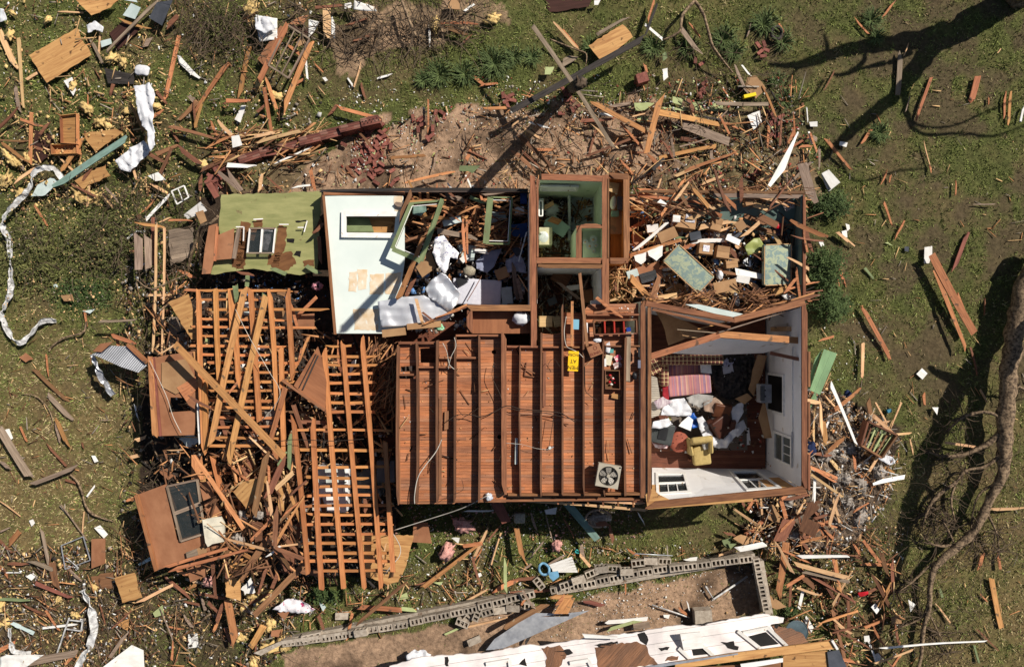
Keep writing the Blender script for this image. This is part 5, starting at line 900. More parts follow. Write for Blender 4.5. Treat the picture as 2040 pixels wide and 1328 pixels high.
sheet('wallboard', [(646,390),(803,390),(806,420),(806,520),(800,560),(806,664),(668,664),(664,600),(652,470)], wz_, .04, WP, ww, holes=[[(690,431),(788,431),(785,464),(690,464)]], ang=0)
for a, b, w_ in (((645,389),(668,666),.06), ((645,386),(806,385),.08)): bar('wall_edge', W(*a, 1.9), W(*b, 1.86), w_, .08, TONE['r'] if 0 else PLATE, ww, jag=.01, seg=4)
for a, b, zz_ in (((680,426),(790,426),1.93), ((680,468),(785,469),1.93), ((685,422),(685,472),1.936)): bar('window_trim', W(*a, zz_), W(*b, zz_), .13, .03, TONE['w'], ww)
TANP = mat('bare tan board', (.62,.45,.27), (.72,.62,.48), (4,4,4), rnd=.1, bump=.03, speck=((.72,.7,.62), 5, .6))
for pts in ([(696,542),(712,540),(710,582),(694,580)], [(737,546),(765,545),(763,586),(736,586)], [(768,545),(800,542),(790,585),(768,585)], [(712,536),(732,537),(730,575),(714,578)], [(704,615),(754,615),(753,657),(706,657)], [(785,391),(802,391),(802,422),(786,420)]):
    sheet('bare_patch', pts, lambda a, b: wz_(a, b)+.006, .004, TANP, ww, ragged=1.5, step=6)
sheet('fallen_siding_behind', [(690,432),(735,434),(745,462),(692,462)], 1.6, .02, TONE['n'], ww); sheet('fallen_siding_behind', [(722,432),(788,432),(786,463),(738,463)], 1.55, .02, TONE['y'], ww)
# --- green sashes thrown on the bedroom
def sash(q, z, lab, wide):
    r = E('loose_green_window', q[0][0], q[0][1], z-.2, lab, 'window frame'); P = [W(a, b, zz) for (a, b, zz) in q]
    ws = wide
    for i in range(4): bar('frame_side', P[i], P[(i+1) % 4], ws[i], .05, TONE['n'], r, jag=.01)
    C = sum(P, Vector())/4; Q = [C+(p-C)*.88+Vector((0,0,.01)) for p in P]
    for i in range(4): bar('sash_bar', Q[i], Q[(i+1) % 4], .018, .03, TONE['w'], r)
    return r
sash([(820,405,2.2),(782,496,2.3),(838,520,2.3),(880,400,2.2)], 2.2, 'tilted green window frame with open glass lying over the edge of the white fallen wall', [.12,.12,.13,.05])
sash([(977,393,2.1),(968,485,2.1),(1014,486,2.0),(1020,394,2.1)], 2.1, 'green-edged window frame in the shade over the collapsed bedroom', [.16,.04,.05,.04])
r = E('green_board', 862, 440, 1.9, 'narrow green board standing beside the tilted green window frame', 'board'); part(bar('plank', W(881,396,2.3), W(853,480,2.2), .09, .10, TONE['n']), r); 
# --- bedroom contents
FLOR = mat('white floral cloth', (.80,.79,.80), (.25,.24,.42), (16,16,16), lo=.36, hi=.42, detail=2, rnd=0, bump=.15)
T(drape('patterned_cloth', [(868,474),(885,470),(900,490),(915,505),(912,518),(897,513),(893,535),(886,548),(872,528),(862,505)], 1.9, FLOR, amp=.12, fr=4, step=.05, seed=11), 'white cloth with small dark blue pattern beside the tilted green window frame', 'cloth')
T(drape('foil_sheet', [(846,575),(858,560),(880,543),(890,548),(918,585),(912,605),(900,620),(893,622),(870,600),(855,592)], 2.0, mat('foil', (.75,.76,.78), (.6,.6,.63), (3,3,3), metal=.45, rough=.35, rnd=0, bump=.2), amp=.12, fr=2.5, step=.06, seed=12, ridge=(.8,.04,14)), 'shiny crumpled sheet of foil-faced board, bent upward beside the mattress', 'foil sheet')
T(drape('foil_sheet', [(753,600),(800,592),(845,588),(875,605),(905,622),(893,635),(860,645),(760,652)], 1.95, MATS['foil'], amp=.04, fr=2.5, step=.07, seed=13, ridge=(1.5,.012,25)), 'wide flat wrinkled silver sheet lying on the lower part of the white fallen wall', 'foil sheet')
T(box('mattress', W(950,582,1.15), (1.35,.72,.2), mat('quilted mattress', (.62,.62,.68), (.55,.55,.62), (9,9,9), rnd=0, bump=.3), rz=-.05, bev=.05), 'white quilted mattress partly in shade at the foot of the crumpled foil board', 'mattress')
T(drape('bedding', [(947,520),(975,500),(1000,495),(985,530),(970,545),(950,535)], 1.3, mat('blue grey bedding', (.30,.32,.42), (.22,.24,.33), (4,4,4), rnd=0, bump=.2), amp=.06, fr=4, seed=14), 'bluish quilt in the shade below the green-edged window frame', 'bedding')
T(box('cardboard_carton', W(845,648,2.05), (.9,.16,.12), TONE['c'], rz=.09, bev=.006), 'long beige carton lying at the lower right corner of the white fallen wall', 'carton')
T(box('cardboard_carton', W(785,662,2.05), (.62,.2,.1), TONE['c'], rz=.11, bev=.006), 'long beige carton at the bottom edge of the white fallen wall, left of its twin', 'carton')
T(blob('green_bottles', W(875,652,2.0), (.14,.09,.08), mat('green glass', (.05,.35,.09), (.5,.7,.55), (24,24,24), rnd=0, rough=.3), amp=.5, seed=3), 'bundle of bright green plastic beside the long beige carton', 'plastic')
r = E('ironing_board', 1032, 458, 1.4, 'dark blue ironing board lying beside the hall wall in the bedroom', 'ironing board')
part(sheet('board_top', [(1016,448),(1050,444),(1051,470),(1040,473),(1022,470),(1016,460)], 1.6, .03, mat('navy cloth', (.025,.055,.16), rnd=0, bump=.05)), r); bar('leg', W(1040,470,1.5), W(1028,530,1.1), .025, .025, GALV, r)
T(drape('white_clothes', [(1008,520),(1030,505),(1045,520),(1048,545),(1025,540),(1010,545)], 1.2, mat('pale clothes', (.5,.5,.56), (.3,.3,.4), (6,6,6), rnd=0), amp=.1, fr=6, seed=15), 'crumpled pale clothes in the shade below the blue ironing board', 'clothes')
T(drape('red_cloth', [(1000,445),(1012,442),(1010,470),(998,475)], 1.3, TONE['r'], amp=.05, seed=16), 'red cloth in the shade inside the green-edged window frame', 'cloth')
T(blob('wicker_basket', W(935,540,1.5), (.17,.14,.12), mat('wicker', (.42,.38,.28), (.2,.17,.12), (30,30,12), rnd=0, bump=.6), amp=.15, seed=4), 'round pale woven basket right of the blue-patterned cloth', 'basket')
T(blob('white_bag', W(1038,634,2.7), (.22,.17,.13), CLOTH, amp=.3, seed=5), 'white plastic bag sitting in the narrow brown closet above the joists', 'bag')
T(box('plastic_tub', W(1043,395,1.6), (.18,.3,.14), mat('blue tub', (.03,.06,.2), rnd=0), bev=.02), 'blue plastic tub in the shade against the hall wall at the top', 'tub')
T(drape('teal_cloth', [(824,410),(848,408),(850,420),(840,430),(822,428)], 1.7, TONE['t'], amp=.05, seed=17), 'teal cloth seen inside the tilted green window frame', 'cloth')
# --- bathroom
r = E('bathtub', 1172, 430, ZF, 'white bathtub full of debris along the right side of the green bathroom', 'bathtub')
TUB = mat('white enamel', (.62,.66,.62), rnd=0, rough=.3, bump=0)
tc_ = W(1160,425,ZF+.45); tw, tl = .72, 1.5
for dx, dy, sx, sy in ((-tw/2,0,.07,tl),(tw/2,0,.07,tl),(0,-tl/2+.035,tw,.07),(0,tl/2-.035,tw,.07)): box('rim', (tc_.x+dx, tc_.y+dy, ZF+.24+.003*(dx==0)), (sx, sy, .46), TUB, r, bev=.02)
box('basin', (tc_.x, tc_.y, ZF+.1), (tw-.05, tl-.1, .05), TUB, r)
r = E('toilet', 1098, 418, ZF, 'white toilet with its lid knocked off in the green bathroom', 'toilet')
blob('bowl', W(1098,418,ZF+.25), (.25,.2,.22), TUB, r, amp=.03); box('tank_lid', W(1092,410,ZF+.5), (.34,.12,.05), TONE['p'], r, rz=.5, bev=.01); box('tank', W(1078,412,ZF+.35), (.14,.4,.5), TUB, r, bev=.02)
T(sheet('green_board', [(1086,438),(1104,428),(1136,452),(1122,473),(1083,450)], 1.1, .03, mat('grey green panel', (.30,.42,.34), (.25,.36,.29), rnd=0)), 'pale green board lying across the bathroom floor', 'board')
T(sheet('brown_board', [(1090,440),(1100,431),(1120,438),(1112,448)], 1.14, .02, TONE['o']), 'small orange-brown board on the pale green board in the bathroom', 'board')
r = E('washbasin', 1084, 472, ZF, 'cream vanity cabinet with washbasin in the lower left of the green bathroom', 'washbasin')
box('cabinet', W(1086,474,.9), (.36,.48,.8), mat('cream laminate', (.60,.56,.36), rnd=0, bump=0), r, bev=.01); blob('basin', W(1083,472,1.28), (.15,.17,.05), TUB, r, amp=.02); bar('tap', W(1077,462,1.36), W(1080,466,1.36), .04, .05, WMET, r)
for i, (x, y, rr_) in enumerate(((1182,477,.10),(1175,490,.10),(1187,489,.06),(1166,482,.07),(1183,500,.06))):
    r = E('plate_stack', x, y, 1.7, ['white bowl at the top of the small green linen closet', 'white dish in the middle of the small green linen closet', 'small white jar lid right of the dish in the green linen closet', 'white bottle at the left of the small green linen closet', 'beige jar at the bottom of the small green linen closet'][i], 'dish')
    bm = bmesh.new(); bmesh.ops.create_cone(bm, cap_ends=True, segments=18, radius1=rr_*.7, radius2=rr_, depth=.08); me = bpy.data.meshes.new('bowl'); bm.to_mesh(me); bm.free(); link('bowl', me, TUB, r, W(x, y, 2.31), smooth=False)
    bm = bmesh.new(); bmesh.ops.create_cone(bm, cap_ends=True, segments=12, radius1=rr_*.3, radius2=rr_*.2, depth=.03); me = bpy.data.meshes.new('knob'); bm.to_mesh(me); bm.free(); link('knob', me, TONE['p'], r, W(x, y, 2.37))
frame_thing('mirror', 'white framed mirror leaning on the left wall of the green bathroom', [(1074,400),(1081,400),(1081,430),(1074,430)], 1.9, TONE['w'], .03, .03, glass=True, cat='mirror')
r = E('water_cooler_jug', 1222, 408, 1.95, 'cream plastic jug lying on the shelf of the narrow orange closet', 'jug'); blob('jug_body', W(1222,404,2.5), (.085,.18,.08), mat('cream plastic', (.68,.65,.5), rnd=0, rough=.4), r, amp=.03, rz=-.12); box('jug_handle', W(1228,386,2.5), (.05,.03,.04), MATS['cream plastic'], r, bev=.008)
T(box('plastic_container', W(1225,426,2.45), (.2,.15,.12), mat('green plastic', (.2,.3,.2), rnd=0, rough=.4), bev=.02), 'translucent green plastic container below the cream jug in the orange closet', 'container')
T(box('grey_bin', W(1236,405,2.4), (.17,.36,.1), mat('grey plastic', (.14,.14,.16), rnd=0, rough=.5), bev=.03), 'dark grey plastic case beside the cream jug in the orange closet', 'case')
T(sheet('cream_cloth', [(1213,362),(1234,366),(1230,386),(1211,380)], 2.6, .02, TONE['p']), 'cream board at the top of the narrow orange closet', 'board')
T(box('white_box', W(1186,608,2.4), (.24,.24,.3), WALLW, bev=.01), 'white box on the wall corner at the foot of the dark hallway room', 'box')
for i, (x, y, s, t_, rz) in enumerate(((1118,552,(.5,.4,.2),'b',-.5),(1140,573,(.4,.14,.1),'w',.1),(1170,590,(.3,.35,.3),'h',.2),(1100,600,(.25,.2,.2),'s',.4),(1110,640,(.2,.3,.2),'g',.2))):
    T(box('shelf_unit', W(x, y, .9), s, TONE[t_], rz=rz, bev=.012), ['dark brown cabinet door fallen at the top of the dark hallway room', 'white box fallen in the middle of the dark hallway room', 'brown carton at the right of the dark hallway room', 'slate box at the left of the dark hallway room', 'grey box at the bottom of the dark hallway room'][i], 'box')
# --- north-east room contents
def carton(px, py, z, s, rz, lab, open_=False, tone='c', extra=None):
    r = E('cardboard_box', px, py, z, lab, 'cardboard box'); m = TONE[tone]; c = W(px, py, z+s[2]/2)
    o = box('box_body', c, s, m, r, rz=rz, bev=.006)
    for k in (-1, 1):
        o2 = box('flap', c+Matrix.Rotation(rz, 3, 'Z') @ Vector((0, k*s[1]*.26, s[2]/2+.006)), (s[0]*.98, s[1]*.46, .008), m, r, rot=(k*R.uniform(.02, .1), 0, rz))
    if extra:
        w_ = box(extra[0], c+Matrix.Rotation(rz, 3, 'Z') @ Vector((extra[1], extra[2], s[2]/2+.02)), (extra[3], extra[4], .004), extra[5], r, rz=rz)
    return r
LBL = mat('printed label', (.72,.70,.68), (.35,.3,.5), (22,22,22), lo=.3, hi=.5, detail=1, rnd=0, bump=0)
carton(1364,440,1.5,(.55,.45,.35),-.15,'large cardboard box with grey and white print, upper box on the northeast rubble', extra=('printed_picture', .1, .05, .26, .2, mat('grey print', (.35,.33,.38), (.75,.72,.7), (9,9,9), lo=.4, hi=.5, rnd=0, bump=0)))
carton(1425,448,1.5,(.29,.34,.28),-.25,'plain cardboard box right of the grey-printed box on the northeast rubble')
carton(1404,496,1.7,(.37,.30,.28),-.12,'cardboard box with a white label, left of its brown twin by the floral mattress', extra=('paper_label', 0, 0, .17, .17, LBL))
carton(1438,503,1.7,(.34,.32,.26),-.15,'closed cardboard box touching the white-labelled box on its right')
carton(1456,527,1.5,(.32,.2,.2),.1,'low open cardboard box below the closed box and left of the black-and-white cloth')
carton(1492,401,1.7,(.3,.24,.26),.2,'cardboard box sitting on the teal wall of the northeast room')
carton(1347,436,1.9,(.2,.18,.1),-.1,'white carton lid on top of the grey-printed cardboard box', tone='w')
carton(1270,482,1.3,(.26,.45,.2),.1,'open book carton just right of the narrow orange closet', tone='h')
T(box('crate', W(1298,420,1.5), (.2,.3,.12), TONE['n'], rz=.15, bev=.01), 'small green rimmed box near the top left of the northeast room', 'box')
MT = mat('floral mattress ticking', (.36,.40,.27), (.20,.27,.25), (7,7,7), lo=.45, hi=.55, detail=2, rnd=0, bump=.2, dist=1.2)
def mattress(q, z, lab):
    P = [W(a, b, zz) for a, b, zz in q]; c = sum(P, Vector())/4; r = empty('mattress', c-Vector((0,0,.15)), lab, 'mattress')
    ux = (P[1]-P[0]); uy = (P[3]-P[0]); nz = ux.cross(uy).normalized(); nz = nz if nz.z > 0 else -nz; x = ux.normalized(); y = nz.cross(x)
    M_ = Matrix(((x.x,y.x,nz.x),(x.y,y.y,nz.y),(x.z,y.z,nz.z)))
    o = box('ticking', c, (ux.length, uy.length, .16), MT, r, bev=.045); o.rotation_euler = M_.to_euler()
    for s_ in (-1, 1):
        for a_, l_, d in ((0, ux.length, y*uy.length/2), (1, uy.length, x*ux.length/2)):
            dirv = x if a_ == 0 else y; e = c+d*s_*.985+nz*.085; bar('piping', e-dirv*(l_/2-.04), e+dirv*(l_/2-.04), .02, .02, TONE['p'], r)
    return r
mattress([(1352,486,2.05),(1320,520,1.95),(1386,588,1.95),(1427,548,2.05)], 1.8, 'blue-green floral mattress lying aslant in the northeast room')
mattress([(1516,488,1.95),(1570,486,1.85),(1572,566,1.75),(1528,568,1.8)], 1.7, 'yellowish floral mattress upright in line with the right wall of the northeast room')
r = E('space_heater', 1290, 545, 1.4, 'brown wood-cased heater with a black grille beside the orange closet foot', 'heater')
o = box('case', W(1288,545,1.6), (.75,.45,.3), TONE['h'], r, rz=.28, bev=.01); GR = boards('black grille', [(.02,.02,.02), (.05,.05,.055)], .035, 9, gap=.012, noisecol=.1); box('grille', W(1292,551,1.78), (.45,.26,.02), GR, r, rz=.28)
r = E('bucket_with_lid', 1549, 460, 1.3, 'clear tub with a bright red lid near the right wall of the northeast room', 'tub')
box('tub_body', W(1549,463,1.45), (.24,.24,.22), mat('dark toys', (.05,.06,.14), (.3,.12,.14), (22,22,22), rnd=0), r, bev=.02); blob('lid', W(1551,450,1.65), (.14,.08,.03), mat('red plastic', (.60,.02,.03), rnd=0, rough=.35, bump=0), r, amp=.1)
T(drape('printed_bag', [(1568,468),(1582,462),(1596,492),(1590,498),(1578,494)], 1.3, mat('purple print', (.35,.15,.45), (.65,.65,.75), (11,11,11), lo=.4, hi=.5, rnd=0), amp=.02, seed=21), 'purple and white printed bag with a yellow top beside the right wall', 'bag')
T(sheet('yellow_card', [(1567,467),(1580,462),(1584,470),(1572,474)], 1.42, .02, mat('bright yellow', (.80,.62,.02), (.75,.55,.02), rnd=0, bump=0)), 'yellow card at the top of the purple bag', 'card')
T(box('basket', W(1587,516,1.25), (.24,.2,.14), mat('turquoise plastic', (.03,.25,.30), (.02,.17,.2), rnd=0, rough=.35, bump=.1), rz=-.3, bev=.04), 'turquoise plastic basket below the purple bag at the right wall', 'basket')
T(drape('crate_of_jars', [(1556,404),(1577,396),(1585,412),(1565,422)], 1.8, mat('jar pack', (.45,.42,.38), (.12,.05,.04), (20,20,20), lo=.4, hi=.5, rnd=0), amp=.03, seed=22), 'packed jars on the teal wall near the top right corner of the northeast room', 'jars')
r = E('plastic_chair', 1500, 488, 1.5, 'olive green plastic chair shell beside the yellowish floral mattress', 'chair'); OL = mat('olive plastic', (.30,.33,.10), (.2,.23,.07), rnd=0, rough=.45, bump=.05)
part(drape('shell', [(1482,492),(1500,476),(1513,474),(1520,488),(1508,504),(1488,508)], 1.75, OL, amp=.08, fr=3, seed=23), r); bar('leg', W(1484,506,1.6), W(1480,516,1.3), .04, .03, OL, r)
T(drape('striped_cloth', [(1478,520),(1490,512),(1502,522),(1496,532),(1482,530)], 1.6, mat('black white stripes', (.7,.7,.7), (.02,.02,.02), (28,8,8), lo=.47, hi=.53, detail=1, rnd=0), amp=.05, seed=24), 'black and white cloth in the middle of the northeast rubble', 'cloth')
T(blob('black_bag', W(1508,572,1.5), (.2,.16,.14), mat('black bag', (.02,.02,.024), rnd=0, rough=.25, bump=.5), amp=.5, fr=5, seed=6), 'shiny black plastic bag near the lower right of the northeast rubble', 'bag')
T(blob('black_bag', W(1508,520,1.6), (.14,.13,.1), MATS['black bag'], amp=.3, seed=7), 'round black bag beside the lower part of the yellowish mattress', 'bag')
T(blob('metal_can', W(1467,596,1.7), (.08,.2,.08), GALV, amp=.05, rz=.2, seed=8), 'upright metal can at the bottom of the northeast rubble', 'can')
T(blob('white_bag', W(1434,548,1.6), (.09,.13,.09), CLOTH, amp=.3, seed=9), 'small white bag right of the blue-green floral mattress', 'bag')
T(tube('brass_pipe', [(1258,456,1.7,.018),(1280,474,1.75,.018),(1299,482,1.8,.018),(1306,470,1.8,.018),(1324,425,1.9,.018)], mat('brass', (.45,.28,.1), metal=.4, rough=.4, rnd=0), k=4), 'bent brass tube in the rubble right of the orange closet', 'tube')
for i, (x, y, z, s_, t_, rz, lab) in enumerate(((985,430,1.3,(.6,.35,.12),'l',.3,'pale blue board in the shade inside the shaded green sash'),(1000,545,1.2,(.35,.3,.2),'c',.4,'tan carton in the shade between mattress and pale clothes'),(1010,590,1.1,(.3,.5,.2),'l',.1,'pale narrow box at the right end of the white mattress'),(920,560,1.3,(.28,.2,.2),'k',.5,'black bundle above the white mattress'),(1035,420,1.5,(.25,.2,.15),'w',.1,'white box against the hall wall above the ironing board'),(1030,500,1.3,(.2,.25,.1),'s',.6,'slate box below the blue ironing board'),(960,500,1.4,(.4,.12,.1),'w',-.2,'white rail lying in the shade right of the blue-patterned cloth'),(1035,575,1.4,(.1,.6,.06),'g',.2,'upright grey board at the lower right of the bedroom'),(900,440,1.6,(.5,.2,.06),'l',.25,'pale board among the orange splinters at the bedroom top'),(1025,612,1.2,(.4,.2,.2),'b',0,'brown box above the narrow brown closet'),(925,515,1.5,(.22,.16,.1),'w',.7,'white box right of the blue-patterned cloth'))):
    T(box('box', W(x, y, z), s_, TONE[t_], rz=rz, bev=.01), lab, 'box' if 'board' not in lab and 'rail' not in lab else 'board')
NEX = (((1330,468),(.5,.3,.04),'c',.4,'tan cardboard flap left of the white-labelled carton'),((1300,500),(.5,.14,.05),'p',.5,'wide pale plank end above the brown heater'),((1385,470),(.3,.22,.05),'s',.2,'slate tray below the grey-printed box'),((1460,478),(.4,.16,.05),'w',-.4,'white plank end right of the plain cardboard box'),((1530,440),(.55,.18,.05),'b',-.5,'wide brown plank end on the teal wall'),((1515,412),(.4,.12,.05),'p',-.35,'pale plank end right of the box on the teal wall'),((1475,450),(.25,.25,.12),'c',.6,'squashed carton between the plain box and the olive chair'),((1300,455),(.3,.2,.1),'w',.1,'white box among splinters below the small green rimmed box'),((1445,570),(.6,.3,.05),'c',.2,'tan cardboard at the bottom of the northeast rubble'),((1395,590),(.45,.2,.05),'y',-.1,'plywood scrap below the slanted floral mattress'),((1260,545),(.3,.2,.08),'l',.3,'pale box at the foot of the orange closet'),((1330,590),(.5,.12,.05),'p',.15,'pale plank at the lower left of the northeast room'),((1480,556),(.35,.2,.05),'w',-.2,'white scrap board left of the black plastic bag'),((1555,580),(.4,.2,.06),'y',.3,'plywood scrap at the lower right corner of the northeast room'),((1420,425),(.5,.12,.05),'o',-.3,'wide orange plank end above the plain cardboard box'),((1545,510),(.12,.5,.05),'p',.1,'pale upright plank on the yellowish mattress edge'))
for (x, y), s_, t_, rz, lab in NEX: T(box('board' if s_[2] < .07 else 'box', W(x, y, 1.85), s_, TONE[t_], rot=(R.uniform(-.15, .15), R.uniform(-.15, .15), rz), bev=.005), lab, 'board' if s_[2] < .07 else 'box')
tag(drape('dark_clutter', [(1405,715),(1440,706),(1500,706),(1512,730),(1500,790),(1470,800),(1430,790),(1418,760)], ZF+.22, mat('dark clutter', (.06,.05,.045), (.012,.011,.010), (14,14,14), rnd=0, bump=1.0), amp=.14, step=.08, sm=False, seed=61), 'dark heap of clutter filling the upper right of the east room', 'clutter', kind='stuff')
for i, (q, z, m_, lab) in enumerate((([(1400,800),(1425,790),(1440,805),(1420,822),(1402,818)], .6, mat('tan cloth', (.40,.28,.20), (.2,.13,.1), rnd=0), 'tan cloth above the overturned brown chair'), ([(1300,840),(1330,832),(1340,845),(1318,852),(1298,852)], .8, CLOTH, 'white cloth strip along the top edge of the television'), ([(1395,880),(1412,872),(1420,890),(1402,895)], .45, mat('grey cloth', (.45,.43,.40)), 'grey cloth right of the mustard armchair'), ([(1340,800),(1320,790),(1300,800),(1310,815)], .9, mat('striped linen', (.55,.5,.5), (.3,.2,.25), (20,4,4), rnd=0), 'pale striped linen at the left edge of the east room'), ([(1450,850),(1480,835),(1486,850),(1470,870)], .35, CLOTH, 'white crumple at the right end of the bedsheet'))):
    T(drape('cloth', q, ZF+z, m_, amp=.07, seed=70+i), lab, 'cloth')
# --- things on the ceiling boards
r = E('box_fan', 1212, 948, 2.76, 'square beige box fan with five blades lying on the ceiling boards', 'fan')
FB = mat('beige fan plastic', (.42,.37,.29), (.34,.30,.23), (5,5,5), rnd=0, rough=.5, bump=.05); FC = W(1212,948,3.15); FA = -.17; RM = Matrix.Rotation(FA, 3, 'Z')
bm = bmesh.new(); N_ = 32; hs_ = .285; ro = .245; top = []; bot = []
vsf, fsf = prism([Vector((x*hs_, y*hs_, 0)) for x, y in ((-1,-1),(1,-1),(1,1),(-1,1))], .16, [[Vector((ro*math.cos(2*math.pi*i/N_), ro*math.sin(2*math.pi*i/N_), 0)) for i in range(N_)]])
link('casing', mesh('casing', vsf, fsf), FB, r, FC, (0, 0, FA)); box('back_grille', FC-Vector((0,0,.15)), (.5,.5,.01), mat('fan dark', (.03,.028,.025), rnd=0, bump=0), r, rz=FA)
for i in range(5):
    a = 2*math.pi*i/5+.3; vs = []; 
    pts2 = [(.05,-.02),(.12,-.075),(.20,-.08),(.225,-.01),(.19,.055),(.1,.045),(.05,.02)]
    vs, fs = prism([Vector((x, y, -y*.35)) for x, y in pts2], .006); link('blade', mesh('blade', vs, fs), mat('fan blade', (.42,.38,.32), rnd=0, rough=.35, bump=0), r, FC-Vector((0,0,.06)), (0, 0, a))
bm.free(); bm = bmesh.new(); bmesh.ops.create_cone(bm, cap_ends=True, segments=20, radius1=.05, radius2=.04, depth=.1); me = bpy.data.meshes.new('hub'); bm.to_mesh(me); bm.free(); link('hub', me, FB, r, FC-Vector((0,0,.04)))
for rr_ in (.09, .14, .19, .23):
    P = [Vector((rr_*math.cos(2*math.pi*i/28), rr_*math.sin(2*math.pi*i/28), .004)) for i in range(29)]; vs, fs = tube_geo(P, [.0028]*29, 4); link('guard_ring', mesh('guard_ring', vs, fs), mat('fan wire', (.12,.11,.1), rnd=0, bump=0), r, FC)
for i in range(4): a = math.pi/4*i; bar('guard_wire', FC+Vector((math.cos(a)*.24, math.sin(a)*.24, .006)), FC-Vector((math.cos(a)*.24, math.sin(a)*.24, -.006)), .004, .004, MATS['fan wire'], r)
box('control_knob', FC+RM @ Vector((.255,.255,.01)), (.03,.03,.02), DARK, r)
# road sign, lettering turned upside down as it lies
r = E('road_sign', 1141, 719, 2.76, 'yellow road sign with black letters lying upside down between two joists', 'road sign')
SC = W(1142,719,3.01); SA = math.pi-.06
box('sign_plate', SC, (.26,.50,.01), mat('sign yellow', (.85,.50,.01), (.78,.45,.01), rnd=0, rough=.45, bump=.02), r, rz=-.05)
def text(s, size, loc, rz, m, parent, name='lettering', sx=1):
    cu = bpy.data.curves.new('t', 'FONT'); cu.body = s; cu.size = size; cu.extrude = .001; cu.align_x = 'CENTER'; cu.align_y = 'CENTER'; to = bpy.data.objects.new('t', cu); col.objects.link(to)
    bpy.context.view_layer.update(); dg = bpy.context.evaluated_depsgraph_get(); me = bpy.data.meshes.new_from_object(to.evaluated_get(dg)); bpy.data.objects.remove(to)
    o = link(name, me, m, parent, loc, (0, 0, rz)); o.scale = (sx, 1, 1); return o
BLK = mat('black ink', (.01,.01,.01), rnd=0, bump=0)
for s, d in (('MEN', .16), ('AT', 0), ('WORK', -.16)):
    off = Matrix.Rotation(SA, 3, 'Z') @ Vector((0, d, .008)); text(s, .13 if s != 'WORK' else .105, SC+off, SA, BLK, r)
r = E('cardboard_box', 1183, 697, 2.76, 'brown cardboard box with dark red lettering beside the yellow road sign', 'cardboard box')
bc = W(1184,698,3.02); o = box('box_body', bc, (.33,.28,.2), TONE['h'], r, rz=.38, bev=.01); RI = mat('red ink', (.16,.02,.015), rnd=0, bump=0)
text('FUNEL', .1, bc+Matrix.Rotation(.38+math.pi*0, 3, 'Z') @ Vector((0,-.07,.103)), .38, RI, r)
P = [Vector((.045*math.cos(2*math.pi*i/16), .045*math.sin(2*math.pi*i/16), 0)) for i in range(17)]; vs, fs = tube_geo(P, [.006]*17, 4); link('ring_emblem', mesh('ring', vs, fs), RI, r, bc+Matrix.Rotation(.38, 3, 'Z') @ Vector((.03,.06,.103)))
T(box('blue_board', W(1147,646,2.95), (.16,.25,.02), mat('sky blue paint', (.20,.42,.52), (.17,.36,.46), rnd=0, bump=.05), rz=-.04, bev=.004), 'small flat sky-blue panel resting on the ceiling boards left of the bookcase', 'panel')
T(box('paper_roll', W(1168,653,2.95), (.07,.26,.05), WALLW, rz=0, bev=.02), 'narrow white packet right of the sky-blue panel', 'packet')
r = E('bookcase', 1224, 652, 2.5, 'small fallen bookcase with red dividers set among the ceiling joists', 'bookcase')
for a, b in (((1182,638),(1268,636)), ((1184,666),(1268,664)), ((1182,638),(1184,666)), ((1267,636),(1268,664))): bar('side_panel', W(*a, 2.95), W(*b, 2.95), .03, .16, TONE['d'] if a[1] == b[1] else TONE['b'], r)
for x in (1204,1223,1242): bar('red_divider', W(x, 640, 2.97), W(x+1, 663, 2.97), .035, .14, mat('vivid red', (.42,.035,.02), rnd=.1, bump=.05), r)
for x in (1195,1213,1231,1248): bar('shelf_back', W(x, 652, 2.8), W(x, 664, 2.8), .07, .02, TONE['o'], r)
T(box('blue_book', W(1252,656,2.9), (.11,.1,.06), mat('royal blue', (.01,.05,.3), rnd=0), rz=.2), 'small royal blue book at the right end of the bookcase', 'book')
r = open_box('toy_box', [(1206,738),(1234,738),(1235,775),(1206,774)], 3.0, .22, TONE['b'], label='open wooden box holding red toys among the right-hand joists', cat='box')
for i in range(11): blob('red_toy', W(1213+R.uniform(0, 14), 747+R.uniform(0, 22), 2.86), (R.uniform(.02, .05), R.uniform(.02, .035), .03), [mat('red plastic', (.6,.02,.03)), TONE['w'], TONE['b'], TONE['k']][i % 4 if i % 3 else 0], r, sub=2, seed=i, amp=.4)
for i, (x, y, sx, sy, rz, m, lab) in enumerate((
 (1212,717,.17,.26,-.2,mat('cream paper', (.72,.66,.48), rnd=0, bump=.1),'cream sheet of paper above the open toy box'), (1231,713,.17,.15,.5,mat('pink magazine', (.60,.08,.14), (.7,.55,.5), (14,14,14), lo=.4, hi=.5, rnd=0),'pink magazine right of the cream paper'),
 (1230,727,.2,.14,.3,mat('glossy pictures', (.35,.22,.2), (.75,.7,.66), (18,18,18), lo=.42, hi=.5, rnd=0),'colourful opened magazine below the pink one'), (1218,699,.11,.1,0,mat('teal card', (.10,.35,.32), rnd=0),'small teal card below the white crumpled bag'), (1206,722,.05,.2,0,WALLW,'narrow white paper left of the cream paper'))):
    T(box('magazine' if 'magazine' in lab else 'paper', W(x, y, 2.80+i*.012), (sx, sy, .012), m, rz=rz), lab, 'magazine' if 'magazine' in lab else 'paper')
T(drape('white_bag', [(1207,685),(1214,680),(1217,692),(1213,703),(1206,702)], 2.85, CLOTH, amp=.04, seed=25), 'crumpled white plastic bag above the teal card', 'bag')
T(blob('white_bag', W(1190,678,3.0), (.1,.05,.04), CLOTH, amp=.4, seed=26), 'small white cloth above the red-lettered cardboard box', 'cloth')
T(box('spiral_notebook', W(1273,702,2.95), (.05,.22,.03), TONE['k']), 'black spiral notebook against the right plate of the ceiling', 'notebook')
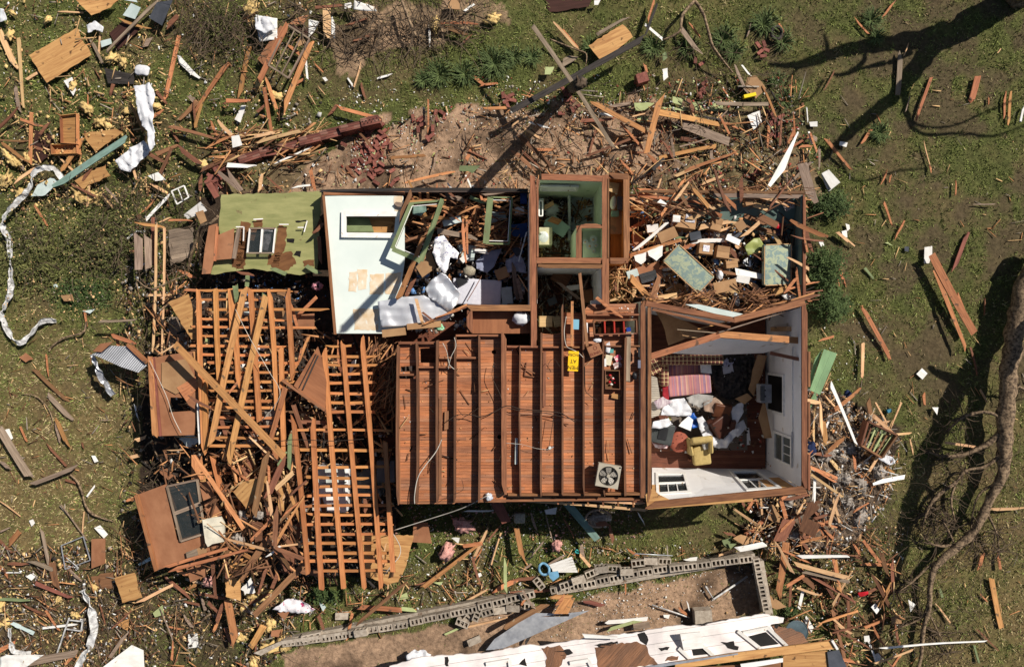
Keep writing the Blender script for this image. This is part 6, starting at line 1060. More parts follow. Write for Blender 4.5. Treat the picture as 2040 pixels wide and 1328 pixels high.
T(box('metal_tin', W(1273,725,2.9), (.07,.2,.08), mat('blue grey metal', (.25,.27,.36), metal=.3, rough=.3, rnd=0), bev=.01), 'small blue-grey metal box below the spiral notebook', 'tin')
T(blob('toy_car', W(1264,748,2.86), (.07,.1,.06), TONE['k'], amp=.5, seed=10, sub=2), 'small black toy beside the open toy box', 'toy')
T(box('picture_frame', W(1262,697,2.85), (.16,.2,.02), TONE['h'], rz=.5), 'small brown tilted board left of the spiral notebook', 'board')
T(box('board_offcut', W(1227,789,2.82), (.22,.12,.02), TONE['y'], rz=-.2), 'short plywood offcut below the open toy box', 'board')
r = E('fluorescent_tube', 1029, 899, 2.76, 'white fluorescent light tube standing between the joists', 'lamp tube'); bar('tube_body', W(1029,874,2.85), W(1028,924,2.85), .06, .06, TUB, r); bar('end_cap', W(1029,872,2.85), W(1029,874,2.85), .065, .065, GALV, r)
r = E('ceiling_lamp_base', 1095, 892, 2.76, 'small round lamp base on a cord on the ceiling boards', 'lamp base')
bm = bmesh.new(); bmesh.ops.create_cone(bm, cap_ends=True, segments=20, radius1=.045, radius2=.03, depth=.05); me = bpy.data.meshes.new('base'); bm.to_mesh(me); bm.free(); link('base', me, TUB, r, W(1095,892,2.80)); box('bracket', W(1100,891,2.79), (.08,.03,.02), GALV, r, rz=.6)
CAB = mat('dark cable', (.045,.03,.022), rnd=0, bump=0); CAB2 = mat('pale cable', (.60,.55,.47), rnd=0, bump=0)
cz = 3.0
for pts, m, rd, lab in (
 ([(893,838),(912,826),(940,826),(958,830),(985,820),(1010,808),(1040,815),(1080,818),(1115,822),(1130,830),(1146,840)], CAB, .012, 'long dark cable strung across the joists'),
 ([(912,815),(925,828),(945,818),(955,810)], CAB, .007, 'short dark cable loop left of the thick joist'), ([(984,722),(980,745),(985,762),(998,790),(999,812)], CAB, .008, 'dark wire curving down beside the thick joist'),
 ([(1010,812),(1040,818),(1085,822),(1120,830),(1150,836)], CAB, .009, 'second dark cable just below the long cable across the joists'), ([(1103,828),(1100,850),(1094,888)], CAB, .008, 'dark cord leading to the round lamp base'),
 ([(1165,730),(1166,775),(1172,785),(1190,797)], CAB, .009, 'dark cord below the red-lettered box'), ([(1090,735),(1095,720),(1105,716),(1115,730)], CAB, .006, 'thin dark wire left of the yellow road sign'),
 ([(880,875),(868,900),(845,930),(832,952),(826,985),(826,1003)], CAB2, .012, 'pale cable hanging down over the lower left joists'), ([(905,672),(908,690),(898,712),(893,735)], CAB2, .009, 'pale wire bundle at the upper left joists'), ([(882,683),(890,700),(895,725),(905,735)], CAB2, .008, 'thin pale wire at the top between two left joists'),
 ([(1128,630),(1124,660),(1128,688),(1140,696),(1152,702),(1162,712)], CAB2, .009, 'pale cord reaching the yellow road sign'), ([(920,955),(922,975),(900,985),(885,995)], CAB, .006, 'thin dark wire near the lower left joists'),
 ([(1008,882),(1040,885),(1070,893),(1093,895)], CAB2, .005, 'thin pale wire running to the round lamp base')):
    T(tube('cable', [(a, b, cz, rd) for a, b in pts], m, ns=5), lab, 'cable')
T(tube('cable', [(784,1056,1.9,.012),(850,1035,2.1,.012),(920,1012,2.5,.012),(968,988,2.9,.012),(975,985,2.8,.012)], CAB2, ns=5), 'long pale cable from the roof frame up to the eave', 'cable')
T(blob('insulator_knot', W(974,989,2.8), (.09,.1,.08), mat('blue grey plastic', (.3,.35,.45), (.7,.7,.7), (9,9,9), rnd=0), amp=.5, seed=2), 'grey and white cable knot at the lower edge of the ceiling joists', 'cable knot')
T(tube('cable', [(469,616,2.4,.008),(497,672,2.4,.008),(535,738,2.4,.008),(558,787,2.4,.008),(520,840,2.1,.008)], CAB2, ns=4), 'thin pale cable running across the upper roof frame', 'cable')
T(tube('cable', [(298,718,1.95,.009),(330,785,1.95,.009),(345,830,1.95,.009),(361,862,1.95,.009)], CAB2, ns=4), 'pale cord across the brown floor panel at the left', 'cable')
T(tube('cable', [(460,878,2.2,.009),(470,920,2.2,.009),(560,878,2.4,.009),(660,878,2.4,.009),(725,874,2.2,.009)], CAB, ns=4), 'thin dark wire crossing the middle of the long roof frame', 'cable')
T(tube('cable', [(783,1062,1.7,.012),(797,1088,1.6,.012),(795,1108,1.6,.012),(778,1128,1.6,.012),(765,1145,1.5,.012)], CAB2, ns=5), 'tan cable curling over the plywood at the foot of the roof frame', 'cable')
# --- east room
RUGM = mat('taupe carpet', (.155,.125,.10), (.12,.095,.075), (30,30,30), rnd=0, bump=.3)
T(sheet('carpet', [(1335,790),(1488,770),(1489,896),(1335,897)], ZF+.02, .015, RUGM), 'taupe carpet on the reddish wood floor of the east room', 'carpet')
def cushion(name, c, s, m, root=None, rot=(0,0,0), bev=.04): return box(name, c, s, m, root, rot=rot, bev=bev)
YL = mat('mustard upholstery', (.42,.31,.12), (.33,.24,.09), (14,14,14), rnd=0, bump=.1)
r = E('armchair', 1386, 888, ZF, 'mustard yellow armchair facing down the room on the wood floor', 'armchair')
ac = W(1386,888,ZF); ar = .12
def AC(x, y, z): return ac+Matrix.Rotation(ar, 3, 'Z') @ Vector((x, y, z))
box('seat', AC(.04,-.20,.34), (.50,.56,.22), YL, r, rz=ar, bev=.07); box('backrest', AC(-.03,.24,.58), (.56,.18,.75), YL, r, rot=(-.25, 0, ar), bev=.08)
for k in (-1, 1): box('armrest', AC(k*.29,.10,.44), (.11,.50,.42), YL, r, rot=(0, 0, ar-k*.08), bev=.06)
for dx in (-.25, .25):
    for dy in (-.35, .25): bar('leg', AC(dx, dy, 0), AC(dx, dy, .25), .05, .05, TONE['b'], r)
ST = boards('striped cushion', [(.50,.20,.17), (.22,.12,.20), (.55,.28,.20), (.42,.16,.17), (.28,.17,.24), (.55,.33,.25)], .035, 9, axis=1, rough=.85, gap=.0, noisecol=.1)
T(box('striped_cushion', W(1372,766,ZF+.45), (1.22,.58,.2), ST, rot=(.1, 0, .1), bev=.06), 'red and violet striped cushion lying in front, catching the sun', 'cushion')
T(box('striped_cushion', W(1362,742,ZF+.28), (1.15,.55,.18), ST, rot=(0, 0, .02), bev=.06), 'striped cushion underneath, behind the sunlit one', 'cushion')
PLD = bpy.data.materials.new('plaid fabric'); PLD.use_nodes = True; nt = PLD.node_tree; N2 = nt.nodes; L2 = nt.links; b2_ = N2['Principled BSDF']; b2_.inputs['Roughness'].default_value = .9
tc2 = N2.new('ShaderNodeTexCoord'); sp = N2.new('ShaderNodeSeparateXYZ'); L2.new(tc2.outputs['Object'], sp.inputs[0])
def stripe(ax, sc, th, ph=0):
    m1 = N2.new('ShaderNodeMath'); m1.operation = 'MULTIPLY_ADD'; m1.inputs[1].default_value = sc; m1.inputs[2].default_value = ph; L2.new(sp.outputs[ax], m1.inputs[0]); m2 = N2.new('ShaderNodeMath'); m2.operation = 'FRACT'; L2.new(m1.outputs[0], m2.inputs[0]); m3 = N2.new('ShaderNodeMath'); m3.operation = 'LESS_THAN'; m3.inputs[1].default_value = th; L2.new(m2.outputs[0], m3.inputs[0]); return m3
base = None
for ax, sc, th, ph, cc in (('X', 9, .45, 0, (.12,.03,.02)), ('Y', 9, .45, 0, (.12,.03,.02)), ('X', 9, .16, .3, (.50,.36,.18)), ('Y', 9, .16, .3, (.50,.36,.18)), ('X', 18, .12, .1, (.015,.012,.012))):
    s_ = stripe(ax, sc, th, ph); mx = N2.new('ShaderNodeMix'); mx.data_type = 'RGBA'; L2.new(s_.outputs[0], mx.inputs['Factor']); mx.inputs['B'].default_value = (*cc, 1)
    if base is None: mx.inputs['A'].default_value = (.22,.12,.06,1)
    else: L2.new(base, mx.inputs['A'])
    base = mx.outputs['Result']
L2.new(base, b2_.inputs['Base Color'])
r = E('plaid_sofa', 1375, 715, ZF, 'brown plaid sofa in the shade along the top of the east room', 'sofa')
box('backrest', W(1375,716,ZF+.62), (1.75,.28,.42), PLD, r, bev=.08); box('armrest', W(1322,742,ZF+.45), (.24,.75,.4), PLD, r, bev=.08); box('seat', W(1372,740,ZF+.14), (1.5,.7,.24), PLD, r, bev=.05)
T(sheet('plaid_blanket', [(1297,715),(1308,713),(1320,737),(1300,748),(1296,735)], ZF+1.0, .03, PLD, ang=.5), 'plaid blanket in the upper left corner of the east room, beside the sofa', 'blanket')
T(sheet('white_cushion', [(1396,726),(1416,725),(1418,744),(1397,742)], ZF+.6, .05, CLOTH), 'square white paper lying on the striped cushion', 'paper')
T(sheet('louvred_door', [(1297,748),(1309,752),(1320,825),(1297,832)], ZF+.8, .03, boards('louvre slats', [(.42,.37,.30), (.47,.41,.33)], .05, 9, gap=.012), ang=0), 'pale louvred door leaning on the left wall of the east room', 'door')
T(drape('red_garment', [(1319,768),(1330,765),(1332,795),(1320,798)], ZF+.5, mat('crimson cloth', (.35,.02,.03), rnd=0), amp=.05, seed=31), 'crimson red garment left of the sunlit striped cushion', 'garment')
T(drape('white_blanket', [(1318,812),(1332,796),(1362,791),(1378,818),(1376,828),(1340,828),(1315,826)], ZF+.75, CLOTH, amp=.10, fr=5, step=.05, seed=32), 'bright white rumpled blanket left of centre in the east room', 'blanket')
T(drape('white_quilt', [(1365,792),(1390,783),(1420,788),(1416,800),(1395,812),(1372,802)], ZF+.6, mat('grey cloth', (.45,.43,.40), (.35,.33,.31), rnd=0, bump=.1), amp=.08, fr=5, seed=33), 'greyish rumpled cloth below the striped cushion', 'cloth')
T(drape('white_bedsheet', [(1386,832),(1398,826),(1408,845),(1420,868),(1440,874),(1458,855),(1470,850),(1466,865),(1446,890),(1430,893),(1405,882),(1395,860)], ZF+.45, CLOTH, amp=.10, fr=5, step=.05, seed=34), 'large white bedsheet curving round the overturned brown chair', 'bedsheet')
T(drape('white_bedsheet', [(1455,812),(1478,800),(1480,820),(1466,845),(1458,838)], ZF+.5, CLOTH, amp=.09, fr=6, step=.05, seed=35), 'white sheet bunched right of the overturned brown chair', 'bedsheet')
r = E('overturned_chair', 1435, 838, ZF, 'overturned dark brown leather chair in the middle of the east room', 'chair'); LT = mat('brown leather', (.075,.028,.018), (.05,.018,.012), rnd=0, rough=.4, bump=.1)
box('seat', W(1437,846,ZF+.5), (.62,.55,.25), LT, r, rot=(.3,.2,.6), bev=.05); box('backrest', W(1438,818,ZF+.6), (.5,.4,.14), mat('rust leather', (.13,.045,.02), rnd=0, rough=.45), r, rot=(.4,.1,-.15), bev=.04)
for k in (-1, 1): bar('armrest', W(1437+k*24, 838, ZF+.6), W(1440+k*14, 868, ZF+.35), .14, .12, LT, r)
for k in (-1, 1): bar('chair_leg', W(1437+k*12, 850, ZF+.6), W(1437+k*14, 852, ZF+.85), .04, .04, TONE['d'], r)
r = E('television', 1318, 862, ZF+.1, 'black boxy television lying face down at the left of the east room', 'television')
box('cabinet', W(1318,862,ZF+.45), (.62,.58,.3), mat('charcoal plastic', (.055,.06,.058), rnd=0, rough=.4, bump=.05), r, rz=-.22, bev=.03); box('vent_panel', W(1321,863,ZF+.62), (.24,.34,.02), TONE['k'], r, rz=-.22); box('label_plate', W(1330,845,ZF+.615), (.1,.05,.006), WALLW, r, rz=-.22)
r = E('tufted_stool', 1353, 880, ZF, 'round rust-coloured tufted stool between the television and armchair', 'stool')
RS = mat('rust velvet', (.36,.10,.06), rnd=0, bump=.1); blob('cushion', W(1353,880,ZF+.4), (.28,.3,.1), RS, r, amp=.04)
for i in range(12): a = i*2.4; q_ = .06+.17*math.sqrt(i/12); blob('button', W(1353,880,ZF+.49)+Vector((math.cos(a)*q_, math.sin(a)*q_, 0)), (.014,.014,.01), DARK, r, sub=1)
for k in range(3): bar('leg', W(1353,880,ZF)+Vector((math.cos(k*2.1)*.2, math.sin(k*2.1)*.2, 0)), W(1353,880,ZF+.33)+Vector((math.cos(k*2.1)*.18, math.sin(k*2.1)*.18, 0)), .03, .03, TONE['b'], r)
T(drape('pink_cloth', [(1298,880),(1308,884),(1330,885),(1340,862),(1348,850),(1338,845),(1342,865),(1328,893),(1305,890)], ZF+.3, mat('pink white cloth', (.7,.6,.6), (.5,.25,.25), (8,8,8), rnd=0), amp=.06, seed=36), 'pinkish white cloth under the black television', 'cloth')
T(sheet('paper', [(1358,840),(1372,828),(1381,836),(1376,858),(1352,848)], ZF+.6, .01, WALLW), 'white sheet of cardboard right of the television', 'cardboard')
T(drape('blue_bag', [(1368,828),(1382,820),(1388,832),(1390,850),(1378,852),(1370,840)], ZF+.4, mat('bright blue', (.02,.12,.5), rnd=0, rough=.4), amp=.08, seed=37), 'bright blue bag beside the bright white blanket', 'bag')
T(box('brown_box', W(1420,825,ZF+.4), (.2,.25,.3), TONE['d'], rz=.2, bev=.01), 'dark open box left of the overturned chair', 'box')
T(box('papers_tray', W(1450,735,ZF+.3), (.3,.24,.05), mat('pale grey', (.45,.45,.5), rnd=0), rz=.2, bev=.02), 'pale plastic tray in the dark upper part of the east room', 'tray')
T(drape('papers', [(1436,722),(1448,712),(1464,714),(1460,724),(1444,730)], ZF+.3, mat('paper heap', (.5,.5,.6), (.2,.2,.3), (12,12,12), rnd=0), amp=.06, seed=38), 'heap of loose papers above the pale tray', 'papers')
T(sheet('cardboard_strip', [(1510,706),(1528,708),(1518,745),(1505,775),(1502,789),(1491,775),(1496,760),(1500,735)], ZF+.7, .015, TONE['c']), 'long curved strip of cardboard near the upper right of the east room', 'cardboard')
T(sheet('cardboard_strip', [(1473,790),(1489,783),(1499,792),(1483,805),(1464,794)], ZF+.6, .015, TONE['c']), 'small folded cardboard at the lower end of the curved strip', 'cardboard')
T(sheet('cardboard_strip', [(1520,802),(1525,805),(1538,872),(1523,873),(1511,832)], ZF+.6, .015, TONE['c']), 'tall tapering cardboard leaning at the right wall of the east room', 'cardboard')
T(sheet('white_strip', [(1488,852),(1492,852),(1496,885),(1488,886)], ZF+.05, .01, WALLW), 'narrow white strip lying on the floor right of the carpet', 'strip')
r = E('air_conditioner', 1522, 783, ZF+.2, 'grey window air conditioner hanging below the right wall opening', 'air conditioner'); box('case', W(1522,783,ZF+1.0), (.3,.5,.36), mat('grey casing', (.28,.28,.29), rnd=0, rough=.5, bump=.03), r, bev=.02); box('front_panel', W(1519,783,ZF+1.19), (.12,.4,.02), mat('dark casing', (.1,.1,.1), rnd=0), r)
for k in (-1, 1): box('dial', W(1524,783+k*6,ZF+1.21), (.04,.04,.03), TONE['k'], r)
T(box('ornament', W(1334,833,ZF+.6), (.1,.1,.1), mat('lemon', (.7,.6,.2), rnd=0), bev=.04), 'small yellow round object above the television', 'ornament')
# --- west side panels
HBD = TONE['h']
r = E('brown_wall_panel', 345, 790, 1.5, 'big brown wall panel with a dark square hole at the left end of the wreck', 'wall panel')
sheet('board', [(299,712),(388,699),(396,745),(394,800),(386,866),(316,868)], 1.75, .04, HBD, r, holes=[[(339,791),(368,792),(381,818),(335,821)]], ang=0)
sheet('board', [(322,722),(370,715),(392,760),(350,785),(322,770)], 1.8, .012, TONE['c'], r, ang=0); sheet('board', [(352,772),(392,748),(395,770),(372,800)], 1.82, .02, TONE['o'], r)
bar('edge_frame', W(299,710,1.82), W(313,868,1.82), .09, .09, TONE['o'], r); bar('edge_frame', W(306,712,1.80), W(320,868,1.80), .05, .06, TONE['r'], r); bar('edge_frame', W(388,700,1.8), W(396,760,1.8), .06, .06, TONE['o'], r)
r = E('brown_wall_panel', 360, 1050, 1.3, 'large orange-brown fallen wall panel with a dark window, at the lower left end of the wreck', 'wall panel')
zz = lambda a, b: 1.75-(b-960)*.002
sheet('board', [(273,985),(330,964),(352,1075),(385,1066),(446,1040),(448,1085),(383,1108),(312,1136)], zz, .05, HBD, r, ang=-1.3)
sheet('board', [(396,962),(415,958),(442,1025),(415,1035)], lambda a, b: 1.6, .03, HBD, r, ang=-1.2)
bar('edge_frame', W(272,985,1.78), W(312,1135,1.45), .09, .09, TONE['o'], r, jag=.02); bar('edge_frame', W(262,995,1.7), W(275,990,1.7), .08, .05, TONE['o'], r)
P = [W(333,968,1.78), W(393,955,1.75), W(408,1062,1.6), W(361,1077,1.6)]
for i in range(4): bar('window_frame', P[i], P[(i+1) % 4], .05, .06, TONE['g'], r)
vs, fs = prism([p-P[0] for p in P], .01); link('window_pane', mesh('pane', vs, fs), GLASS, r, P[0]-Vector((0,0,.02)))
bar('sash_bar', W(346,1023,1.7), W(400,1002,1.7), .10, .03, TONE['g'], r); sheet('shade_backing', [(334,970),(392,957),(407,1060),(362,1074)], .9, .02, RUB, r)  # dark sheet below the glass paints the shade behind it
for pts, tn in (([(370,1100),(392,1092),(396,1110),(374,1118)], 'g'), ([(392,1092),(410,1086),(412,1102),(396,1108)], 'c')): sheet('patch', pts, 1.62, .02, TONE[tn], r)
r = E('white_chair_cover', 425, 1058, 1.6, 'cream plastic chair shell lying on the lower left brown wall panel', 'chair'); CP = mat('cream shell', (.72,.66,.52), rnd=0, rough=.5, bump=.03)
part(sheet('shell', [(403,1035),(425,1030),(440,1029),(447,1042),(447,1078),(423,1083),(414,1089),(409,1080),(406,1060)], 1.85, .06, CP), r); part(bar('rib', W(408,1050,1.87), W(446,1045,1.87), .02, .02, CP), r)
r = E('brown_triangle_panel', 620, 770, 1.9, 'dark reddish triangular panel on edge in the middle of the roof frames', 'panel'); sheet('board', [(633,690),(640,712),(650,760),(648,816),(616,796),(585,768)], 2.2, .03, PANEL, r, ang=1.0); bar('edge_strip', W(563,757,2.1), W(648,817,2.25), .06, .09, TONE['h'], r); bar('groove_strip', W(634,708,2.23), W(603,776,2.23), .03, .02, TONE['d'], r); bar('groove_strip', W(630,705,2.23), W(596,772,2.23), .02, .02, TONE['d'], r)
r = E('refrigerator', 665, 968, .3, 'white refrigerator seen through the bars of the long roof frame', 'refrigerator'); rb = WALLW
box('body', W(664,970,1.0), (.95,1.2,.7), rb, r, rz=-.05, bev=.03); box('door', W(660,950,1.38), (.75,.5,.06), TUB, r, rz=-.05, bev=.02); bar('handle', W(682,960,1.43), W(684,985,1.43), .03, .03, GALV, r); bar('door_gap', W(642,962,1.385), W(690,960,1.385), .02, .06, DARK, r)
r = E('washing_machine', 735, 955, .2, 'dark grey round-topped appliance under the right end of the long roof frame', 'appliance'); box('body', W(738,960,.6), (.7,.7,.8), mat('dark enamel', (.12,.13,.13), rnd=0, rough=.3), r, bev=.04); blob('lid', W(735,955,1.02), (.3,.3,.04), MATS['dark enamel'], r)  # body and lid share one dark grey enamel
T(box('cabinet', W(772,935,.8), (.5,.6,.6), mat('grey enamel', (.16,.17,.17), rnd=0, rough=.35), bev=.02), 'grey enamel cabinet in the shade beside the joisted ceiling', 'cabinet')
INS = mat('dirty insulation', (.42,.37,.32), (.15,.125,.105), (16,16,16), rnd=.2, bump=1.0, detail=8); INY = mat('yellow insulation', (.72,.52,.22), (.50,.33,.12), (16,16,16), rnd=.2, bump=1.0, detail=8); INP = mat('pink insulation', (.68,.36,.30), (.42,.2,.17), (16,16,16), rnd=.1, bump=1.0, detail=8)
def tuft(px, py, z, s, m, lab, n=1):
    T(blob('insulation_lump', W(px, py, z), s, m, amp=.9, fr=3.5, seed=px, rz=px), lab, 'insulation', None)
for (px, py, z, s, lab) in ((540,830,1.7,(.18,.28,.1),'grey-white insulation lump caught in the upper roof frame'),(484,1028,1.6,(.1,.16,.08),'pale insulation wad beside the cream chair shell, upper'),(517,1026,1.7,(.09,.15,.08),'pale insulation wad beneath the plywood pieces in the lower wreck'),(475,1075,1.5,(.14,.2,.09),'pale insulation below the cream chair shell'),(606,1014,1.8,(.08,.1,.06),'white tuft hanging on the left rafter of the long roof frame'),(608,1076,1.7,(.1,.1,.07),'white tuft low on the left rafter of the long roof frame'),(500,878,1.5,(.22,.14,.08),'speckled white insulation near the crossing of the long beams')): tuft(px, py, z, s, INS, lab)
for i, (px, py, s) in enumerate(((510,1188,.25),(488,1210,.2),(530,1180,.18),(535,1245,.24),(565,1280,.24),(535,1290,.25),(505,1320,.22),(480,1270,.16),(530,1200,.15),(172,215,.2),(224,115,.2),(245,125,.16),(200,245,.18),(145,170,.14),(28,320,.22),(10,360,.25),(160,385,.3),(180,395,.25),(40,390,.2),(405,330,.2),(500,20,.25),(505,50,.15),(980,38,.2),(868,48,.2),(548,190,.18),(515,170,.15),(12,305,.2),(255,220,.15),(215,250,.16),(312,213,.14),(20,70,.15),(25,27,.1),(95,40,.12),(55,315,.16),(238,290,.15),(0,1205,.2),(150,1225,.15),(116,1195,.13),(186,1168,.16),(10,1240,.2))):
    T(blob('insulation_lump', W(px, py, .15), (s, s*.6, s*.4), INY, amp=1.0, fr=4, seed=i+40, rz=i*1.3), 'torn lump of yellow insulation foam on the left-hand debris', 'insulation', 'yellow insulation lumps')
for i in range(30):
    px, py = 1640+R.gauss(35, 40), 900+R.gauss(30, 75); s = R.uniform(.09, .22); T(blob('insulation_lump', W(px, py, .45), (s, s*.7, s*.45), INS, amp=1.0, fr=4, seed=i+90, rz=i*1.3), 'grey-white lump of fluffy insulation in the heap right of the house', 'insulation', 'grey insulation lumps')
for px, py, s, lab in ((890,1098,.22,'pink insulation wad on the grass edge below the ceiling joists'),(920,1045,.25,'pink insulation in the shade below the eave'),(1110,1085,.16,'small pink insulation wad above the white slats'),(415,1158,.15,'pink insulation scrap below the lower left brown panel')): tuft(px, py, .3, (s, s*.8, s*.5), INP, lab)
T(drape('printed_blanket', [(545,1210),(575,1190),(600,1192),(630,1210),(625,1216),(585,1220)], .6, mat('magenta white cloth', (.7,.66,.68), (.35,.04,.12), (5,5,5), lo=.36, hi=.42, rnd=0), amp=.12, seed=41), 'white blanket with magenta streaks below the roof frame', 'blanket')
T(blob('pink_shoe', W(498,562,1.0) if 0 else W(632,570,1.2), (.14,.12,.1), mat('black pink', (.03,.02,.02), (.7,.3,.35), (9,9,9), lo=.5, hi=.55, rnd=0), amp=.4, seed=12), 'black and pink bundle left of the white fallen wall', 'bundle')
# --- concrete block foundation
cb = E('block_foundation', 1250, 1150, 0, 'low hollow concrete block wall running from the lower left to a corner below the house', 'foundation wall')
HOL = DARK
def blockrun(a, b, z, nh=None, w_=.19, h=.19, par=cb, hole=True, skip=()):
    A = W(a[0], a[1], z); B = W(b[0], b[1], z); d = (B-A); L = d.length; d.normalize(); n = max(1, round(L/.40)); ang = math.atan2(d.y, d.x)
    for i in range(n):
        c = A+d*(L*(i+.5)/n); l = L/n-.012; 
        if i in skip: continue
        yoff = Vector((-d.y, d.x, 0))*R.uniform(-.012, .012)
        hs_ = []
        if hole:
            for k in (-1, 0, 1) if l > .3 else (0,): cx_ = k*l*.31; hs_.append([Vector((cx_-l*.095, -w_*.32, 0)), Vector((cx_+l*.095, -w_*.32, 0)), Vector((cx_+l*.095, w_*.32, 0)), Vector((cx_-l*.095, w_*.32, 0))])
        vs, fs = prism([Vector((x*l/2, y*w_/2, 0)) for x, y in ((-1,-1),(1,-1),(1,1),(-1,1))], h, hs_)
        link('block', mesh('block', vs, fs), CMU, par, c+yoff, (0, 0, ang))
        if hole: box('core_shade', c+yoff-Vector((0,0,h-.01)), (l*.9, w_*.8, .01), HOL, par, rz=ang)  # black plate paints deep shade at the bottom of the cores
blockrun((562,1283),(690,1265), .38); blockrun((694,1262),(812,1243), .46); blockrun((816,1240),(950,1212), .5); blockrun((952,1209),(1065,1182), .5)
blockrun((1108,1178),(1240,1148), .6); blockrun((1243,1147),(1330,1133), .62); blockrun((1334,1134),(1500,1112), .7); blockrun((1506,1112),(1527,1218), .72)
for a, b, z, h in (((565,1277),(1065,1178), .26, .26), ((1108,1172),(1500,1105), .42, .42), ((1508,1112),(1527,1218), .5, .5)):
    bar('footing', W(*a, z/2), W(*b, z/2), .22, h-.02, CMU, cb)
sheet('cement_cap', [(505,1300),(560,1276),(690,1257),(810,1235),(960,1200),(960,1206),(812,1242),(690,1263),(562,1283),(520,1305)], .42, .05, CMU, cb); blockrun((600,1273),(640,1265), .40)
blk_me = None
def block(px, py, z, rz, lab, tilt=(0, 0), side=False):
    global blk_me
    if blk_me is None:
        hs_ = [[Vector((k*.12-.042, -.06, 0)), Vector((k*.12+.042, -.06, 0)), Vector((k*.12+.042, .06, 0)), Vector((k*.12-.042, .06, 0))] for k in (-1, 0, 1)]
        vs, fs = prism([Vector((x*.19, y*.095, 0)) for x, y in ((-1,-1),(1,-1),(1,1),(-1,1))], .19, hs_); blk_me = mesh('block', [v+Vector((0,0,.095)) for v in vs], fs); blk_me.materials.append(CMU)
    o = bpy.data.objects.new('concrete_block', blk_me); col.objects.link(o); o.location = W(px, py, z); o.rotation_euler = (tilt[0]+(1.57 if side else 0), tilt[1], rz); return T(o, lab, 'concrete block', 'loose concrete blocks')
for (x, y, z, rz, sd, lab) in ((1073,1160,.3,-.9,0,'block tilted beside the blue toilet seat'),(1110,1172,.5,.25,0,'block at the broken left end of the raised block run'),(1128,1164,.6,.3,0,'second block from the broken end of the raised run'),(1152,1154,.7,.3,1,'solid-faced block below the white slats'),(1178,1140,.5,.35,0,'open-cored block in the fallen upper row, left end'),(1198,1132,.5,.15,1,'solid-faced block second in the fallen upper row'),(1223,1131,.5,-.05,0,'open-cored block in the middle of the fallen upper row'),(1247,1137,.6,0,1,'solid block resting against the raised run'),(1271,1120,.5,.15,0,'open-cored block under the thin metal frame, left'),(1296,1116,.5,.0,1,'solid block under the thin metal frame, middle'),(1322,1116,.4,-.1,0,'open-cored block under the thin metal frame, right end'),
    (922,1239,.25,-.35,0,'tilted block fallen into the pit, lowest left'),(950,1222,.3,1.2,0,'upended block fragment behind the tilted pit block'),(972,1217,.3,.35,0,'open-cored block fallen inside the wall, centre left'),(996,1214,.25,.1,1,'solid-faced block fallen inside the wall, centre'),(1022,1209,.3,0,1,'solid-faced block fallen inside the wall, centre right'),(1050,1206,.2,-.1,0,'open-cored block beside the long brown board in the pit'),(945,1275,.1,.4,1,'lone block lying in the pit near the galvanised sheet'),(682,1225,.1,0,1,'pale block lying above the left part of the block wall'),(930,1228,.2,.9,0,'small block upright at the pit heap'),(720,1258,.5,.2,1,'closed block set on the left part of the block wall')):
    block(x, y, z, rz, 'hollow grey concrete '+lab if lab.startswith('block') else 'concrete, '+lab, (R.uniform(-.2, .2), R.uniform(-.15, .15)), bool(sd))
# --- things below the house
r = E('toilet_seat', 1088, 1138, .3, 'pale blue toilet seat with its lid open by the block wall', 'toilet seat'); BL = mat('pale blue plastic', (.17,.36,.52), rnd=0, rough=.35, bump=0)
P = [Vector((.14*math.cos(2*math.pi*i/24), .17*math.sin(2*math.pi*i/24), .02*math.sin(i))) for i in range(25)]; vs, fs = tube_geo(P, [.038]*25, 7, flat=.5); link('seat_ring', mesh('seat_ring', vs, fs), BL, r, W(1084,1133,.45), (0,0,.5), smooth=True)
part(sheet('lid', [(1092,1140),(1112,1137),(1114,1148),(1102,1157),(1095,1150)], .5, .03, BL), r)
T(tube('garden_toy', [(1148,1094,.12,.022),(1154,1098,.12,.02),(1152,1101,.12,.02),(1146,1099,.12,.02),(1149,1094,.12,.02)], mat('aqua plastic', (.05,.4,.38), rnd=0)), 'small aqua plastic ring on the grass above the white slats', 'plastic ring')
for i in range(6):
    a = (1134-i*1.2, 1108+i*5); T(bar('white_lath', W(1095+i*1.5, 1126+i*2.2, .35), W(1140+i*2, 1110+i*5.4, .4), .065, .02, TONE['w'], jag=.01), 'pale slat in the fan of white slats beside the blue toilet seat', 'slat', 'fan of white slats')
T(tube('metal_rail', [(1259,1108,.7,.014),(1266,1102,.72,.014),(1340,1106,.7,.014)], GALV, straight=True), 'thin bent metal rail above the fallen blocks', 'metal rail')
T(tube('white_pipe', [(1405,1167,.1,.03),(1422,1193,.12,.03),(1489,1147,.14,.03)], WMET, straight=True), 'white bent plastic pipe lying on the soil of the pit', 'pipe')
T(tube('white_pipe', [(1299,1204,.12,.022),(1373,1229,.15,.022)], WMET, straight=True), 'straight thin white pipe left of the concrete slab block in the pit', 'pipe')
T(tube('white_pipe', [(1310,1196,.12,.02),(1305,1198,.1,.02)], WMET, straight=True), 'tiny white pipe end at the left end of the straight pipe', 'pipe') if 0 else None
T(box('concrete_slab', W(1399,1226,.25), (.5,.42,.3), CMU, rz=.06, bev=.01), 'square concrete block beside the pipe end in the pit', 'concrete block')
T(drape('plastic_bag', [(810,1300),(825,1292),(845,1291),(860,1302),(845,1308),(812,1312)], .3, CLOTH, amp=.12, seed=42), 'white plastic sheet bunched on the soil near the white building', 'plastic sheet')
r = E('basin', 1578, 1255, .3, 'shallow dark blue-grey basin at the right end of the white building', 'basin'); bm = bmesh.new()
